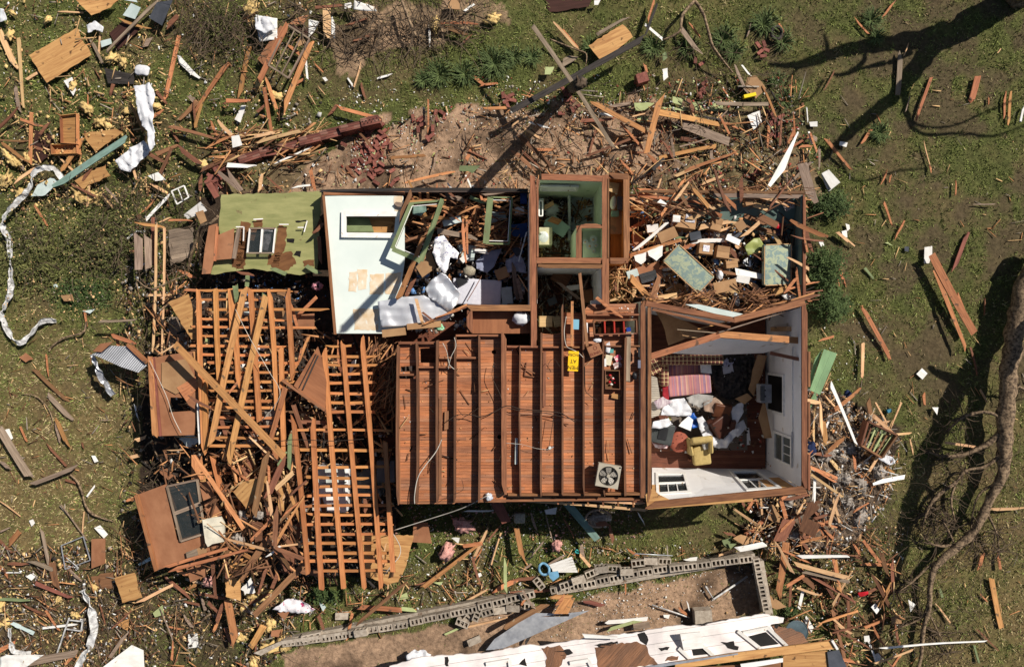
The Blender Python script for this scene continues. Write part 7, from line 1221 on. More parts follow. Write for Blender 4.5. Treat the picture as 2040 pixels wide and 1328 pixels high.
bmesh.ops.create_cone(bm, cap_ends=True, segments=28, radius1=.14, radius2=.32, depth=.14); me = bpy.data.meshes.new('bowl'); bm.to_mesh(me); bm.free(); link('bowl', me, mat('slate enamel', (.10,.14,.16), rnd=0, rough=.35, bump=0), r, W(1585,1256,.5), smooth=False)
P = [Vector((.32*math.cos(2*math.pi*i/28), .32*math.sin(2*math.pi*i/28), .07)) for i in range(29)]; vs, fs = tube_geo(P, [.014]*29, 5); link('rim', mesh('rim', vs, fs), MATS['slate enamel'], r, W(1585,1256,.5))
T(box('metal_tank', W(1008,1060,.2) if 0 else W(1035,1030,.4), (.32,.3,.25), mat('pale basket', (.45,.42,.33), (.2,.18,.14), (20,20,8), rnd=0, bump=.4), bev=.06), 'pale round basket in the shade below the eave', 'basket')
r = E('wheelbarrow_tub', 1192, 1035, .4, 'broken white-rimmed tub filled with debris in the shade below the eave', 'tub'); P = [Vector((.36*math.cos(2*math.pi*i/24), .24*math.sin(2*math.pi*i/24), .02*math.sin(i*.8))) for i in range(20)]; vs, fs = tube_geo(P, [.03]*20, 6); link('rim', mesh('rim', vs, fs), TONE['g'], r, W(1192,1032,.7)); blob('debris_inside', W(1192,1034,.5), (.3,.2,.12), INS, r, amp=.6)
r = E('plastic_chair', 1080, 1105, .1, 'thin black wire chair frame casting shadows on the grass', 'chair frame')
for pts in ([(1040,1090),(1050,1085),(1062,1088),(1058,1110),(1042,1118)], [(1038,1100),(1052,1098),(1064,1100)], [(1036,1110),(1050,1112),(1062,1108)]): tube('wire', [(a, b, .4, .012) for a, b in pts], TONE['k'], r)
# --- right side things
r = E('wooden_crate', 1746, 872, .1, 'slatted wooden crate lying open right of the insulation heap', 'crate')
CQ = [(1725,838),(1783,865),(1752,910),(1712,885)]; P = [W(a, b, .75) for a, b in CQ]
for i in range(4): bar('rail', P[i], P[(i+1) % 4], .05, .3, TONE['b'], r)
for k in range(7): t = (k+.5)/7; bar('slat', P[0]*(1-t)+P[1]*t+Vector((0,0,.02)), P[3]*(1-t)+P[2]*t+Vector((0,0,.02)), .045, .02, TONE['b'] if k % 2 else TONE['e'], r)
sheet('inner_bottom', CQ, .3, .02, TONE['n'], r)
T(drape('white_bag', [(1742,908),(1758,905),(1778,910),(1780,922),(1770,926),(1752,916)], .5, CLOTH, amp=.1, seed=43), 'white plastic bag below the slatted crate', 'bag')
T(drape('red_scrap', [(1708,1180),(1728,1176),(1730,1182),(1712,1188)], .3, mat('red plastic', (.5,.02,.02)), amp=.04, seed=44), 'small bright red scrap in the lower right debris', 'scrap')
T(blob('blue_bundle', W(1688,787,.3), (.1,.14,.08), mat('dark navy', (.01,.02,.07), rnd=0), amp=.5, seed=14), 'dark navy cloth right of the green shutters', 'cloth'); T(blob('blue_bundle', W(1615,894,.5), (.15,.2,.12), MATS['dark navy'], amp=.5, seed=15), 'dark navy bundle against the right wall beside the insulation', 'cloth')
T(box('can', W(1771,818,.1), (.14,.1,.08), mat('blue metal', (.05,.2,.3), rnd=0), rz=.3, bev=.02), 'small blue can on the grass right of the white strip', 'can')
T(box('yellow_container', W(1493,191,.35), (.36,.1,.12), MATS['bright yellow'], rz=.22, bev=.01), 'bright yellow rectangular container in the top right debris', 'container')
r = E('tyre', 1545, 68, .05, 'old black tyre half buried in grass near the top right debris', 'tyre'); P = [Vector((.15*math.cos(2*math.pi*i/24), .18*math.sin(2*math.pi*i/24), .08)) for i in range(25)]; vs, fs = tube_geo(P, [.05]*25, 8); link('tread', mesh('tread', vs, fs), mat('rubber', (.06,.05,.045), rnd=0), r, W(1545,68,.05), smooth=True); 
T(blob('root_ball', W(1157,166,7.9), (.1,.1,.1), TWIG, amp=.9, seed=33), 'x', 'x') if 0 else None
# --- white building at the bottom right
wb = E('white_outbuilding', 1250, 1290, .3, 'collapsed outbuilding with torn white siding and an orange board eave along the bottom edge', 'outbuilding')
WS = boards('white siding', [(.66,.60,.58), (.72,.66,.63), (.60,.55,.53)], .24, 1.1, rough=.7, gap=.008, bump=.1, noisecol=.10); zb_ = lambda a, b: 1.0+(b-1230)*.006
sheet('siding', [(776,1326),(838,1308),(975,1299),(1055,1283),(1080,1286),(1145,1274),(1200,1266),(1277,1259),(1290,1254),(1348,1245),(1395,1246),(1463,1232),(1520,1222),(1562,1230),(1560,1239),(1536,1243),(1548,1266),(1572,1290),(1480,1299),(1345,1319),(1280,1330),(1200,1345),(776,1350)], zb_, .04, WS, wb, ragged=1.3, step=8, ang=.12)
BSH = boards('brown sheathing', [(.15,.065,.028), (.20,.085,.035), (.12,.05,.02)], .12, 6)
for q, m_, an in (([(1185,1289),(1200,1284),(1269,1277),(1287,1284),(1292,1300),(1311,1322),(1240,1330),(1193,1332)], BSH, .7), ([(1079,1290),(1115,1284),(1129,1304),(1110,1332),(1085,1332),(1090,1310)], BSH, 1.2), ([(1536,1245),(1575,1250),(1600,1262),(1612,1284),(1572,1292),(1550,1268)], BSH, .3),
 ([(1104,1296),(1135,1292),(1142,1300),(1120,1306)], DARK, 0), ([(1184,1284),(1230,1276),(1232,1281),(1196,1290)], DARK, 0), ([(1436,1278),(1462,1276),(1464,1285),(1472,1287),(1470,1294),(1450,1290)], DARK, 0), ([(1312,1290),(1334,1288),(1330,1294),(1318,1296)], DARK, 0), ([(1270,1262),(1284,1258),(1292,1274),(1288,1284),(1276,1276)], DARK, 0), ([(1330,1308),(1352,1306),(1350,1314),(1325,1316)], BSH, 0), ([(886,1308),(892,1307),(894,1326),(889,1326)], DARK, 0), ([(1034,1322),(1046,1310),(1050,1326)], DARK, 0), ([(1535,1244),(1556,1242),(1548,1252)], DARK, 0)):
    sheet('torn_patch', q, lambda a, b: zb_(a, b)+.012, .008, m_, wb, ragged=2, step=6, ang=an)  # brown sheathing patches; the black ones paint shade in torn holes
for q, tn in (([(1355,1262),(1395,1258),(1402,1290),(1362,1294)], 'w'), ([(1160,1262),(1230,1268),(1230,1272),(1165,1270)], 'w')): sheet('window_shade', q, 1.5, .04, TONE[tn], wb)
for q in ([(1378,1290),(1400,1287),(1412,1302),(1382,1305)], [(1486,1268),(1526,1258),(1552,1282),(1510,1288)]): sheet('room_shade_patch', q, lambda a, b: zb_(a, b)+.016, .004, DARK, wb)  # black patches on the siding paint the shade of rooms behind
for a, b in (((1352,1290),(1376,1312)),((1398,1284),(1422,1306)),((1378,1284),(1400,1281)),((1470,1256),(1520,1295)),((1528,1248),(1568,1286)),((1480,1260),(1528,1250)),((1135,1320),(1172,1314)),((1172,1314),(1180,1330)),((968,1322),(1015,1314)),((1015,1314),(1018,1335))): bar('window_frame', W(*a, zb_(*a)+.05), W(*b, zb_(*b)+.05), .09, .06, TONE['w'], wb)
sheet('eave_board', [(1345,1318),(1480,1298),(1662,1275),(1668,1290),(1500,1312),(1345,1332)], 1.75, .04, TONE['y'], wb, ang=.1); sheet('eave_board', [(1560,1305),(1648,1295),(1655,1330),(1560,1330)], 1.6, .04, TONE['y'], wb); sheet('eave_felt', [(1648,1298),(1672,1294),(1690,1335),(1652,1335)], 1.65, .03, TONE['s'], wb)
sheet('eave_white', [(1475,1322),(1560,1310),(1560,1318),(1478,1332)], 1.7, .02, WALLW, wb); sheet('metal_flashing', [(1280,1328),(1345,1318),(1470,1300),(1470,1303),(1345,1323),(1290,1333)], 1.82, .01, GALV, wb); bar('eave_end', W(1657,1274,1.78), W(1668,1292,1.78), .06, .06, TONE['w'], wb)
sheet('roof_slope', [(1280,1336),(1560,1318),(1650,1330),(1650,1400),(1280,1400)], 1.55, .03, TONE['b'], wb)
# --- plants
LEAF = mat('leaf green', (.085,.12,.034), (.035,.06,.018), (5,5,5), rnd=.12, bump=0); LEAFD = mat('dry leaf green', (.16,.16,.050), (.05,.055,.018), (3,3,3), rnd=.1, bump=0)
def foliage(name, centre, rad, n, size, m, root=None, seed=0, long=1.6, ztop=None, droop=.3):
    rf = np.random.RandomState(seed); c = W(*centre); Vs = np.zeros((n, 4, 3)); P = rf.normal(0, 1, (n, 3)); P /= np.linalg.norm(P, axis=1)[:, None]; rr = rf.rand(n)**.45
    lump = .72+.95*np.array([noise.noise(Vector((p[0]*2.3+seed, p[1]*2.3, p[2]*2.3))) for p in P])
    P = P*(rr*lump)[:, None]*np.array(rad); P[:, 2] = np.abs(P[:, 2])
    a = rf.uniform(0, 6.28, n); el_ = rf.uniform(-.6, .8, n); s = size*rf.uniform(.5, 1.4, n)
    d = np.stack([np.cos(a)*np.cos(el_), np.sin(a)*np.cos(el_), np.sin(el_)], -1); pr = np.stack([-np.sin(a), np.cos(a), rf.uniform(-.6, .6, n)], -1)
    Vs[:, 0] = P; Vs[:, 1] = P+d*(s*long*.5)[:, None]+pr*(s*.35)[:, None]; Vs[:, 2] = P+d*(s*long)[:, None]-np.array([0,0,1])*(s*droop)[:, None]; Vs[:, 3] = P+d*(s*long*.5)[:, None]-pr*(s*.35)[:, None]
    return link(name, fast_mesh(name, Vs.reshape(-1, 3), np.arange(n*4).reshape(n, 4), 4), m, root, c)
def shrub(px, py, z, rad, n, size, lab, m=LEAF, seed=1, long=1.6):
    r = E('shrub', px, py, 0, lab, 'shrub'); foliage('foliage', (px, py, z), rad, n, size, m, r, seed, long)
    for k in range(5): a = k*1.26+seed; tube('stem', [(px, py, .0, .018), (px+math.cos(a)*rad[0]*20, py+math.sin(a)*rad[1]*20, z+rad[2]*.3, .012), (px+math.cos(a)*rad[0]*45, py+math.sin(a)*rad[1]*45, z+rad[2]*.55, .005)], TWIG, r, ns=4)
    return r
shrub(1652,408,.1,(.62,.50,.6),2600,.05,'bushy green shrub beside the top right corner of the house, upper of three',seed=1)
shrub(1640,535,.1,(.60,.75,.7),3800,.05,'feathery green shrub at the right wall, middle of three',seed=2)
shrub(1650,610,.1,(.62,.62,.75),3600,.05,'dark rounded green shrub at the right wall, lowest of three',seed=3)
shrub(645,1182,.1,(.5,.35,.35),1500,.05,'low green shrub under the lower end of the long roof frame',seed=4)
shrub(1572,1218,.1,(.24,.22,.25),500,.045,'small bright green plant above the dark basin',seed=5); shrub(1555,1160,.1,(.2,.3,.25),350,.04,'small green plant beside the corner of the block wall',seed=6)
shrub(210,480,.05,(1.6,1.25,.6),6500,.055,'broad mound of matted leaves left of the wreck, right part',LEAFD,seed=7); shrub(70,510,.05,(1.2,1.35,.5),6000,.055,'broad mound of matted leaves under the white gutter, left part',LEAFD,seed=8)
shrub(440,60,.05,(.7,.9,.5),1800,.045,'tangled dry shrub at the top edge right of the plywood',LEAFD,seed=9); shrub(170,585,.02,(1.2,.6,.22),2600,.045,'low leafy ground cover below the matted mound',LEAF,seed=10)
def tussock(px, py, r_, n, lab, ln=.35):
    rt = E('grass_clump', px, py, 0, lab, 'grass clump'); rf = np.random.RandomState(px); V = []; Fc = []
    for i in range(n):
        a = rf.uniform(0, 6.28); q = rf.rand()*r_*.5; x, y = math.cos(a)*q, math.sin(a)*q; a2 = a+rf.normal(0, .5); l = ln*rf.uniform(.5, 1.3); h = l*rf.uniform(.3, .8); w_ = .012; b = len(V); pr = (-math.sin(a2)*w_, math.cos(a2)*w_)
        V += [(x-pr[0], y-pr[1], 0), (x+pr[0], y+pr[1], 0), (x+math.cos(a2)*l*.55+pr[0]*.8, y+math.sin(a2)*l*.55+pr[1]*.8, h), (x+math.cos(a2)*l*.55-pr[0]*.8, y+math.sin(a2)*l*.55-pr[1]*.8, h), (x+math.cos(a2)*l, y+math.sin(a2)*l, h*.75)]; Fc += [(b, b+1, b+2, b+3), (b+3, b+2, b+4)]
    link('blades', mesh('blades', V, Fc), mat('lush blades', (.125,.165,.055), (.05,.075,.025), (5,5,5), rnd=.1, bump=0), rt, W(px, py, .02)); return rt
for i, (x, y, rr_, lab) in enumerate(((875,150,.55,'lush grass clump, left end of the green row above the bare soil'),(925,148,.5,'lush grass clump second from the left in the green row'),(985,128,.7,'largest lush grass clump at the right of the green row'),(845,160,.3,'small grass clump at the far left of the green row'),(1025,115,.35,'grass clump right of the largest lush clump'),(1300,95,.4,'grass clump left of the bare bent branch top right'),(1370,95,.4,'grass clump under the bent branch beside the grey board'),(1440,80,.5,'lush clump right of the bent branch'),(1460,105,.4,'lush clump just below and right of the bent branch clump'),(1520,50,.5,'grass clump near the old tyre'),(1560,85,.35,'grass clump right of the old tyre'),(1560,200,.3,'grass clump at the right end of the top debris'),(1750,265,.35,'grass clump beside the end of the large tree shadow'),(1735,40,.35,'grass clump in the top right above the tree shadow'),(1545,160,.25,'small clump above the right end of the top debris'),(1745,75,.25,'tuft at the upper rim of the tree shadow'),(1175,95,.3,'clump left of the plywood sheet near the crossed beams'),(1060,115,.3,'clump left of the long dark beam'))):
    tussock(x, y, rr_, int(330*rr_), lab, .16+.28*rr_)
# --- trees
def tree(name, lab, trunk, branches, cat='tree', m=BARK, twn=0):
    r = E(name, trunk[0][0], trunk[0][1], 0 if trunk[0][2] > .3 else 0, lab, cat); tube('trunk', trunk, m, r, ns=12, rough=.5, k=9)
    rb_ = random.Random(int(trunk[0][0]))
    for b in branches: tube('branch', b, m, r, ns=7, rough=.3, k=5)
    if twn:
        Vs, Fs = [], []
        for _ in range(twn):
            b = rb_.choice(branches); p = b[rb_.randrange(len(b)//2, len(b))]; P = [W(p[0], p[1], p[2])]; a = rb_.uniform(0, 6.28); L = rb_.uniform(.4, 1.1)
            for j in range(5): a += rb_.uniform(-.5, .5); P.append(P[-1]+Vector((math.cos(a)*L/5, math.sin(a)*L/5, rb_.uniform(-.08, .08))))
            for q in P: q.z = max(q.z, .03)
            vs, fs = tube_geo(P, [.015*(1-j/6) for j in range(6)], 4); k = len(Vs); Vs += vs; Fs += [tuple(q+k for q in f) for f in fs]
        c = W(trunk[0][0], trunk[0][1], 0); tag(link('twigs', mesh('twigs', [v-c for v in Vs], Fs), TWIG, r, c), kind='stuff')
    return r
tree('fallen_tree', 'long bare tree trunk running down the right edge with broken dark branches', [(2075,500,0.60,0.297),(2040,585,0.60,0.279),(2022,660,0.60,0.243),(2010,740,0.60,0.225),(2003,830,0.60,0.216),(2001,900,0.57,0.189),(1996,945,0.57,0.135),(1975,990,0.54,0.117),(1945,1050,0.51,0.113),(1915,1083,0.45,0.108),(1880,1110,0.39,0.099),(1860,1135,0.36,0.090),(1852,1175,0.33,0.077),(1850,1215,0.27,0.068),(1838,1260,0.24,0.063),(1834,1310,0.18,0.045),(1822,1350,0.15,0.036)],
 [[(1990,828,0.57,0.059),(1960,820,0.45,0.049),(1920,830,0.33,0.044),(1890,855,0.21,0.029)], [(1990,865,0.57,0.089),(1960,888,0.45,0.074),(1920,905,0.30,0.059),(1880,908,0.18,0.044),(1850,900,0.12,0.020)], [(1995,905,0.54,0.059),(1960,930,0.39,0.049),(1920,940,0.27,0.039),(1895,990,0.18,0.035),(1903,1040,0.12,0.020)], [(1925,1075,0.45,0.059),(1900,1085,0.36,0.049),(1865,1086,0.27,0.039),(1843,1072,0.24,0.020)], [(1880,1112,0.39,0.049),(1850,1128,0.27,0.044),(1815,1160,0.18,0.029),(1790,1178,0.12,0.015)], [(1905,960,0.30,0.049),(1870,985,0.24,0.059),(1850,1010,0.18,0.049),(1838,1045,0.12,0.020)], [(1990,960,0.54,0.049),(1950,985,0.36,0.029),(1935,1040,0.24,0.020),(1940,1075,0.12,0.015)], [(1900,1080,0.33,0.029),(1880,1040,0.24,0.020),(1855,1020,0.15,0.015)], [(1850,1200,0.30,0.039),(1835,1230,0.18,0.029),(1790,1250,0.12,0.015)], [(2012,780,0.60,0.039),(2030,770,0.54,0.029),(2060,790,0.42,0.020)], [(1850,1220,0.27,0.029),(1870,1260,0.18,0.020),(1890,1300,0.12,0.012)], [(1960,1010,0.48,0.039),(1985,1060,0.36,0.029),(1990,1100,0.24,0.015)]], twn=330)
# standing broken tree outside the upper right corner: only its shadow and lowest twigs reach the picture
def sh(px, py, h): # world point at height h whose shadow lands on ground pixel (px,py)
    g0 = W(px, py, 0); return g0-S*h+Vector((0, 0, h))
def wtube(name, pts, m, root):
    q = cat_pts([(p.x, p.y, p.z, r_) for p, r_ in pts], 6); P = [Vector(a[:3]) for a in q]; c0 = P[0].copy(); vs, fs = tube_geo([p-c0 for p in P], [a[3] for a in q], 10, .5); return link(name, mesh(name, vs, fs), m, root, c0, smooth=True)
r = E('standing_tree', 2025, -14, 0, 'bare broken standing tree just outside the top right corner', 'tree')
wtube('trunk', [(sh(2025,-14,0), .50), (sh(1985,12,.8), .42), (sh(1930,48,1.9), .37), (sh(1870,80,3.0), .38), (sh(1845,98,3.5), .33)], BARK, r)
wtube('limb', [(sh(1870,72,3.1), .26), (sh(1800,84,3.9), .24), (sh(1735,90,4.6), .20), (sh(1680,100,5.3), .17), (sh(1640,116,5.8), .15), (sh(1585,130,6.3), .11), (sh(1530,128,6.8), .05)], BARK, r)
wtube('limb', [(sh(1858,90,3.2), .30), (sh(1828,130,3.8), .24), (sh(1800,170,4.3), .20), (sh(1760,210,5), .20), (sh(1710,250,5.6), .18), (sh(1665,290,6.2), .13), (sh(1640,320,6.8), .07)], BARK, r)
for pts in ([(1650,105,5.6,.07),(1645,80,6,.05),(1642,68,6.2,.03)], [(1725,96,4.8,.07),(1722,120,5,.07),(1700,140,5.3,.07),(1675,150,5.6,.05),(1658,148,5.8,.03)], [(1815,105,3.6,.08),(1780,122,4.1,.07),(1722,135,4.8,.06),(1680,150,5.2,.04)], [(1805,185,4.3,.10),(1806,220,4.8,.08),(1820,255,5.3,.06),(1850,268,5.6,.05),(1900,266,6,.04),(1960,270,6.4,.04),(1990,268,6.7,.03),(2040,250,7.2,.02)], [(1812,235,5,.05),(1840,252,5.3,.04),(1900,250,5.9,.03),(1960,225,6.5,.03),(2040,195,7.2,.02)], [(1640,160,6,.05),(1620,190,6.3,.03),(1600,205,6.6,.02),(1555,215,7,.02)], [(1590,135,6.3,.05),(1570,160,6.6,.03),(1558,185,6.9,.02)], [(1660,285,6,.05),(1700,360,6.6,.03),(1790,340,7,.03),(1850,335,7.2,.02)]):
    wtube('branch', [(sh(a, b, c), d) for a, b, c, d in pts], BARK, r)
r = E('leaning_tree', 2150, 470, 0, 'large leaning broken trunk beyond the right edge, casting the long shadow down the right side', 'tree')
wtube('trunk', [(sh(a, b, c), d) for a, b, c, d in ((2130,490,.2,.42),(2060,560,1.0,.33),(2000,640,1.8,.29),(1930,740,2.4,.27),(1880,830,3.0,.25),(1835,940,3.5,.24),(1806,1040,3.9,.21),(1790,1110,4.2,.19),(1757,1200,4.5,.17),(1728,1328,4.8,.16),(1712,1420,5.0,.16))], BARK, r)
for pts in ([(1915,760,2.6,.12),(1870,745,3,.09),(1850,730,3.3,.04)], [(1985,650,1.9,.2),(2010,560,2.6,.14),(2035,520,3,.08)], [(1830,950,3.6,.1),(1860,990,3.8,.07),(1850,1050,4.1,.05)]): wtube('branch', [(sh(a, b, c), d) for a, b, c, d in pts], BARK, r)
# a second leaning dead tree east of the house casts the long shadow down the right side
r = E('utility_pole', 1139, 176, 0, 'tall dark leaning utility pole seen end-on where the crossed beams meet', 'pole')
PT = [W(1139,176,0), Vector((1.15, 4.19, 9.0))]
c0 = PT[0].copy(); vs, fs = tube_geo([PT[0]-c0+(PT[1]-PT[0])*t for t in (0,.25,.5,.75,1)], [.15,.14,.13,.12,.11], 10, .2); link('shaft', mesh('shaft', vs, fs), mat('creosote wood', (.05,.04,.032), (.03,.024,.02), (8,8,2), rnd=0, bump=.4), r, c0, smooth=True)
blob('frayed_top', PT[1], (.09,.09,.06), TWIG, r, amp=1.0, fr=5)
# branches lying about
for pts, lab in (([(1385,0,.4,.045),(1360,30,.5,.045),(1355,60,.5,.04),(1340,72,.4,.035),(1320,80,.3,.02)], 'bent grey branch end curling at the top, left arm'), ([(1383,0,.4,.05),(1400,25,.5,.045),(1412,65,.5,.045),(1420,92,.5,.04),(1440,120,.4,.03),(1460,145,.3,.02)], 'long curved grey branch at the top, right arm'),
 ([(1095,78,.3,.02),(1125,90,.4,.025),(1150,100,.4,.025),(1168,108,.3,.02),(1166,135,.2,.012)], 'thin crooked branch left of the plywood near the crossed beams'), ([(690,100,.1,.015),(730,88,.15,.018),(728,95,.15,.012),(640,140,.05,.01)], 'thin crooked twig on bare soil at the top'),
 ([(165,980,.1,.02),(168,1000,.15,.03),(180,1020,.15,.035),(200,1030,.15,.03),(225,1038,.1,.015)], 'dark crooked branch on the dry grass, lower left'), ([(140,945,.15,.025),(155,960,.2,.03),(165,985,.15,.03)], 'short dark branch above the crooked one on the dry grass'), ([(98,700,.1,.02),(105,688,.1,.025),(130,672,.15,.03),(165,662,.2,.03),(172,640,.2,.02)], 'curved dead branch on grass left of the corrugated sheet'),
 ([(40,785,.05,.012),(70,788,.1,.015),(95,812,.1,.015),(105,840,.1,.012),(95,865,.05,.01)], 'thin looping twig on the dry grass at the left'), ([(435,430,1.6,.04),(420,445,1.5,.045),(400,452,1.2,.05),(392,475,.9,.05),(380,510,.6,.045),(375,540,.4,.03)], 'bare branch draped beside the green fallen wall'), ([(270,555,.9,.012),(300,575,1,.02),(340,560,1,.02),(375,545,.9,.015)], 'thin bare branch crossing the tall pair of grey posts'),
 ([(345,600,.9,.02),(325,615,.9,.02),(318,640,.8,.015)], 'short bare branch right of the tall pair of grey posts'), ([(282,900,.6,.015),(300,880,.7,.02),(312,905,.7,.02),(330,930,.6,.015)], 'spindly branch in the shade left of the wreck'), ([(400,1240,.2,.03),(410,1228,.25,.035),(420,1222,.25,.03)], 'short forked branch on the grass, bottom left'),
 ([(560,20,.3,.02),(600,10,.4,.03),(580,35,.3,.02),(560,45,.2,.015)], 'dark branch over the top debris near the broken window frame'), ([(800,0,.5,.05),(815,40,.5,.045),(830,75,.4,.035)], 'thick dark branch pointing down from the top edge'), ([(500,1100,.2,.02),(560,1120,.25,.02)], 'x')):
    if lab != 'x': T(tube('branch', pts, BARK, ns=7, rough=.3), lab, 'branch')
# ================= extra loose boards inside the dense debris (each one a thing)
rx = random.Random(77)
def scatter(n, poly, z0, z1, l0, l1, w0, w1, tones):
    X0, X1 = min(p[0] for p in poly), max(p[0] for p in poly); Y0, Y1 = min(p[1] for p in poly), max(p[1] for p in poly); c = 0
    while c < n:
        x, y = rx.uniform(X0, X1), rx.uniform(Y0, Y1)
        if not inpoly(x, y, poly): continue
        c += 1; z = rx.uniform(z0, z1)+.05; L = rx.uniform(l0, l1); a = rx.uniform(0, 3.14159); p = W(x, y, z); d = Vector((math.cos(a), math.sin(a), rx.uniform(-.06, .06)))*L/2; tn = rx.choice(tones)
        o = bar('board', p-d, p+d, rx.uniform(w0, w1), rx.uniform(.02, .04), TONE[tn], jag=.05, bow=rx.uniform(-.02, .02)*L, seg=4, taper=rx.choice([1, .8, .5]), roll=rx.uniform(-.3, .3))
        boardlabel(o, tn, x, y, L, math.degrees(a), 'board')
nbd = max(0, 296-0)
scatter(30, HEAP, .35, .75, .4, 1.2, .04, .12, 'oopppw'); scatter(18, [(1640,1080),(1780,1080),(1790,1320),(1680,1328)], .1, .4, .5, 1.2, .04, .10, 'oobbp')
scatter(26, NEROOM, 1.3, 1.9, .4, 1.2, .07, .17, 'opppbw'); scatter(44, [(455,880),(600,860),(610,1130),(540,1130),(455,1090)], 1.2, 2.1, .5, 1.5, .05, .13, 'obobpo')
scatter(10, STR2, .1, .35, .4, 1.1, .04, .10, 'opobg'); scatter(14, [(1280,180),(1600,200),(1620,380),(1300,380)], .1, .4, .4, 1.1, .04, .10, 'obgdp'); scatter(20, SW, .1, .3, .4, 1.0, .04, .12, 'obpgb'); scatter(20, NWD, .1, .3, .4, 1.0, .04, .1, 'opb'); scatter(14, SMID, .1, .3, .3, .9, .04, .1, 'opbw')
scatter(9, R4(1575,400,1625,600), 1.9, 2.3, .5, 1.1, .05, .12, 'oobp'); scatter(10, R4(1290,378,1600,398), 2.0, 2.3, .6, 1.4, .05, .11, 'oobp'); scatter(16, R4(1560,1010,1660,1100), .3, .7, .4, .9, .04, .1, 'oob'); scatter(16, [(815,390),(970,390),(960,440),(820,430)], 1.3, 1.7, .5, 1.2, .05, .12, 'ooob')
# ================= labels for loose pieces: look, lie, and the nearest thing one can find
LM = [(460,460,'the green fallen wall'),(720,530,'the white fallen wall'),(283,141,'the white pillow'),(290,235,'the long white sheet'),(117,110,'the marked plywood'),(575,110,'the broken window frame'),(755,285,'the brick pile'),(600,280,'the toppled brick wall'),(930,150,'the lush grass row'),(1145,150,'the crossed beams'),(1215,80,'the knotholed plywood'),(1410,60,'the bent branch'),(1493,191,'the yellow container'),(1545,68,'the old tyre'),(1555,320,'the white shard'),(1610,345,'the wide grey plank'),(1652,408,'the upper shrub'),(1640,535,'the middle shrub'),(1650,610,'the lowest shrub'),(1865,515,'the white panel on grass'),(1900,600,'the paired long planks'),(2000,780,'the fallen trunk'),(1880,1000,'the dark branches'),(1835,742,'the white tile'),(1746,872,'the slatted crate'),(1765,915,'the white bag'),(1635,740,'the green shutters'),(1660,950,'the grey insulation heap'),(1585,1255,'the dark basin'),(1515,1170,'the block wall corner'),(1250,1150,'the block wall'),(1088,1138,'the blue toilet seat'),(1120,1120,'the white slats'),(1445,1175,'the bent white pipe'),(1399,1226,'the concrete slab'),(1020,1265,'the galvanised sheet'),(835,1300,'the bunched plastic'),(680,1265,'the left block wall'),(645,1182,'the low shrub'),(590,1205,'the magenta blanket'),(425,1058,'the cream chair shell'),(330,1050,'the windowed brown panel'),(345,790,'the holed brown panel'),(240,715,'the corrugated sheet'),(210,750,'the curled metal strip'),(320,570,'the tall grey posts'),(210,480,'the leafy mound'),(20,540,'the white gutter'),(175,1240,'the curved white strip'),(130,1265,'the white ladder'),(150,1100,'the thin metal frame'),(185,1015,'the crooked branch'),(75,900,'the long grey log'),(60,760,'the dry grass middle'),(135,260,'the two drawers'),(30,330,'the left edge insulation'),(430,60,'the tangled top shrub'),(815,30,'the top dark branch'),(980,40,'the yellow foam scrap'),(1212,948,'the box fan'),(1142,719,'the road sign'),(830,450,'the tilted green sash'),(995,440,'the shaded green sash'),(885,510,'the blue-patterned cloth'),(880,590,'the crumpled foil'),(950,580,'the white mattress'),(1135,430,'the bathroom'),(1230,440,'the orange closet'),(1130,600,'the dark hallway room'),(1364,440,'the printed box'),(1375,535,'the slanted floral mattress'),(1545,525,'the yellowish mattress'),(1425,498,'the twin cartons'),(1290,545,'the brown heater'),(1500,410,'the teal wall'),(1460,615,'the bent wall top'),(985,355,'the green board scrap'),(618,760,'the triangular panel'),(665,968,'the refrigerator'),(490,640,'the upper roof frame'),(450,760,'the upper frame foot'),(700,760,'the roof frame joint'),(520,920,'the broken middle of the frames'),(560,1040,'the splintered lower frame'),(750,1110,'the orange plywood foot'),(700,1060,'the long roof frame'),(900,1040,'the shaded grass below the joists'),(1200,1040,'the debris tub'),(1375,1050,'the house corner shadow'),(1780,265,'the forked tree shadow'),(1930,180,'the upper right lawn'),(1960,1200,'the lower right lawn'),(1750,420,'the middle right lawn'),(1650,1200,'the lower right debris'),(380,360,'the debris above the leafy mound'),(1560,1050,'the torn tan boards'),(540,590,'the dark gap below the green wall')]
def orient(a):
    if a is None: return ''
    a %= 180
    return 'lying left-right' if a < 15 or a > 165 else 'lying top-bottom' if 75 < a < 105 else 'slanting up-right' if a < 75 else 'slanting down-right'
def rel(px, py, l):
    dx, dy = px-l[0], py-l[1]; d = math.hypot(dx, dy)
    if d < 16: return 'at'
    if abs(dx) > 1.5*abs(dy): return 'right of' if dx > 0 else 'left of'
    if abs(dy) > 1.5*abs(dx): return 'below' if dy > 0 else 'above'
    return ('lower right of' if dy > 0 else 'upper right of') if dx > 0 else ('lower left of' if dy > 0 else 'upper left of')
lab_map = {}
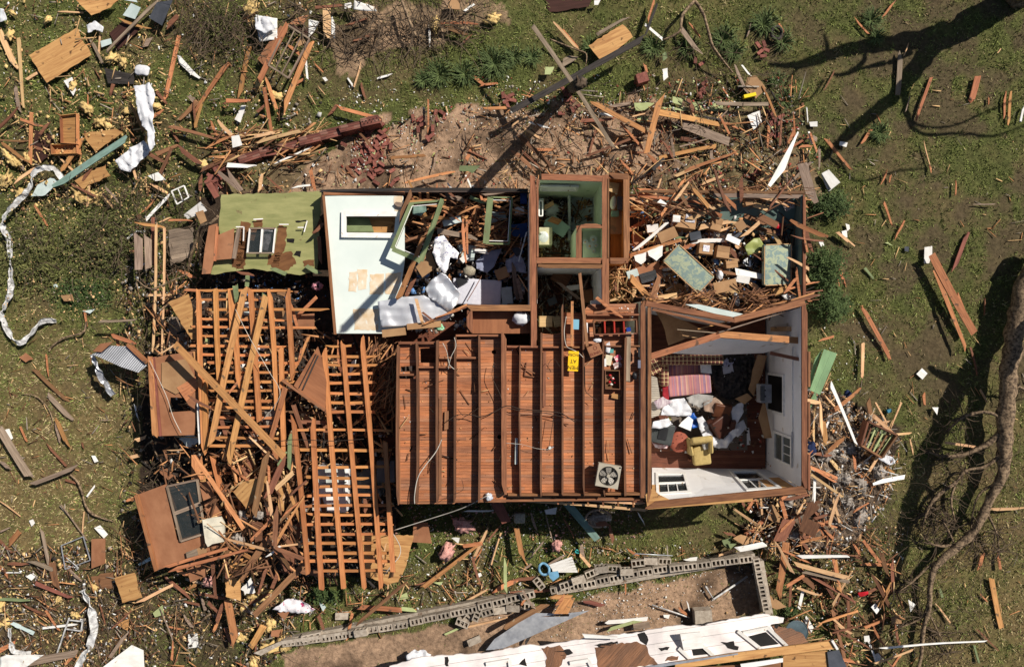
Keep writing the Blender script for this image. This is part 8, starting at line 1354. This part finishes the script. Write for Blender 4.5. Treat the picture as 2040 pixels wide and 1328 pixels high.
for o, tn, px, py, ln, a, noun in LOOSE:
    size = ('long' if ln > 1.7 else 'mid-length' if ln > .9 else 'short') if noun == 'board' else ('large' if ln > 1.1 else 'medium' if ln > .6 else 'small')
    l = min(LM, key=lambda q: math.hypot(q[0]-px, q[1]-py)); tone = TW[tn]
    if noun in ('plywood sheet', 'cardboard sheet'): tone = 'yellowish' if noun[0] == 'p' else 'tan'
    if noun.startswith('white'): tone = 'clean'
    if noun == 'plaster scrap': tone = 'white' if tn == 'w' else 'tan'
    s = ' '.join(f'{size} {tone} {noun} {orient(a)} {rel(px, py, l)} {l[2]}'.split()); lab_map.setdefault(s, []).append((o, px, py, noun, ln))
ORD = {2: ['left one', 'right one'], 3: ['leftmost', 'middle one', 'rightmost'], 4: ['leftmost', 'second from left', 'second from right', 'rightmost']}
for s, L_ in lab_map.items():
    L_.sort(key=lambda q: q[1]); n = len(L_)
    for i, (o, px, py, noun, ln) in enumerate(L_):
        lab = s if n == 1 else f"{s}, {ORD[n][i] if n in ORD else 'number %d from left' % (i+1)}"
        cat = {'board': 'board', 'plywood sheet': 'plywood', 'chipboard sheet': 'chipboard', 'roofing felt': 'roofing', 'white tile': 'tile', 'crumpled can': 'can', 'shutter': 'shutter', 'shingle scrap': 'shingles', 'deck boards': 'decking', 'plaster scrap': 'plaster', 'cardboard sheet': 'cardboard'}.get(noun, noun.split()[-1])
        tag(o, lab, cat, 'loose boards torn from the house' if noun == 'board' else 'loose sheets and scraps from the wreck')
boards_n = sum(1 for q in LOOSE if q[6] == 'board'); print('boards', boards_n)
if boards_n > 300:   # the smallest of them become one mass
    bs = sorted([q for q in LOOSE if q[6] == 'board'], key=lambda q: q[4]*q[0].dimensions.y)[:boards_n-300]
    me = bpy.data.meshes.new('small_broken_boards'); bm = bmesh.new(); mats = []; 
    for q in bs:
        o = q[0]; m = o.data.materials[0]
        if m not in mats: mats.append(m)
        t = bmesh.new(); t.from_mesh(o.data); t.transform(o.matrix_basis)
        for f_ in t.faces: f_.material_index = mats.index(m)
        tm = bpy.data.meshes.new('t'); t.to_mesh(tm); t.free(); bm.from_mesh(tm); bpy.data.meshes.remove(tm); bpy.data.objects.remove(o)
    bm.to_mesh(me); bm.free()
    for m in mats: me.materials.append(m)
    o = bpy.data.objects.new('small_broken_boards', me); col.objects.link(o); tag(o, 'smallest broken pieces of board lying between the larger boards', 'board pieces', kind='stuff')
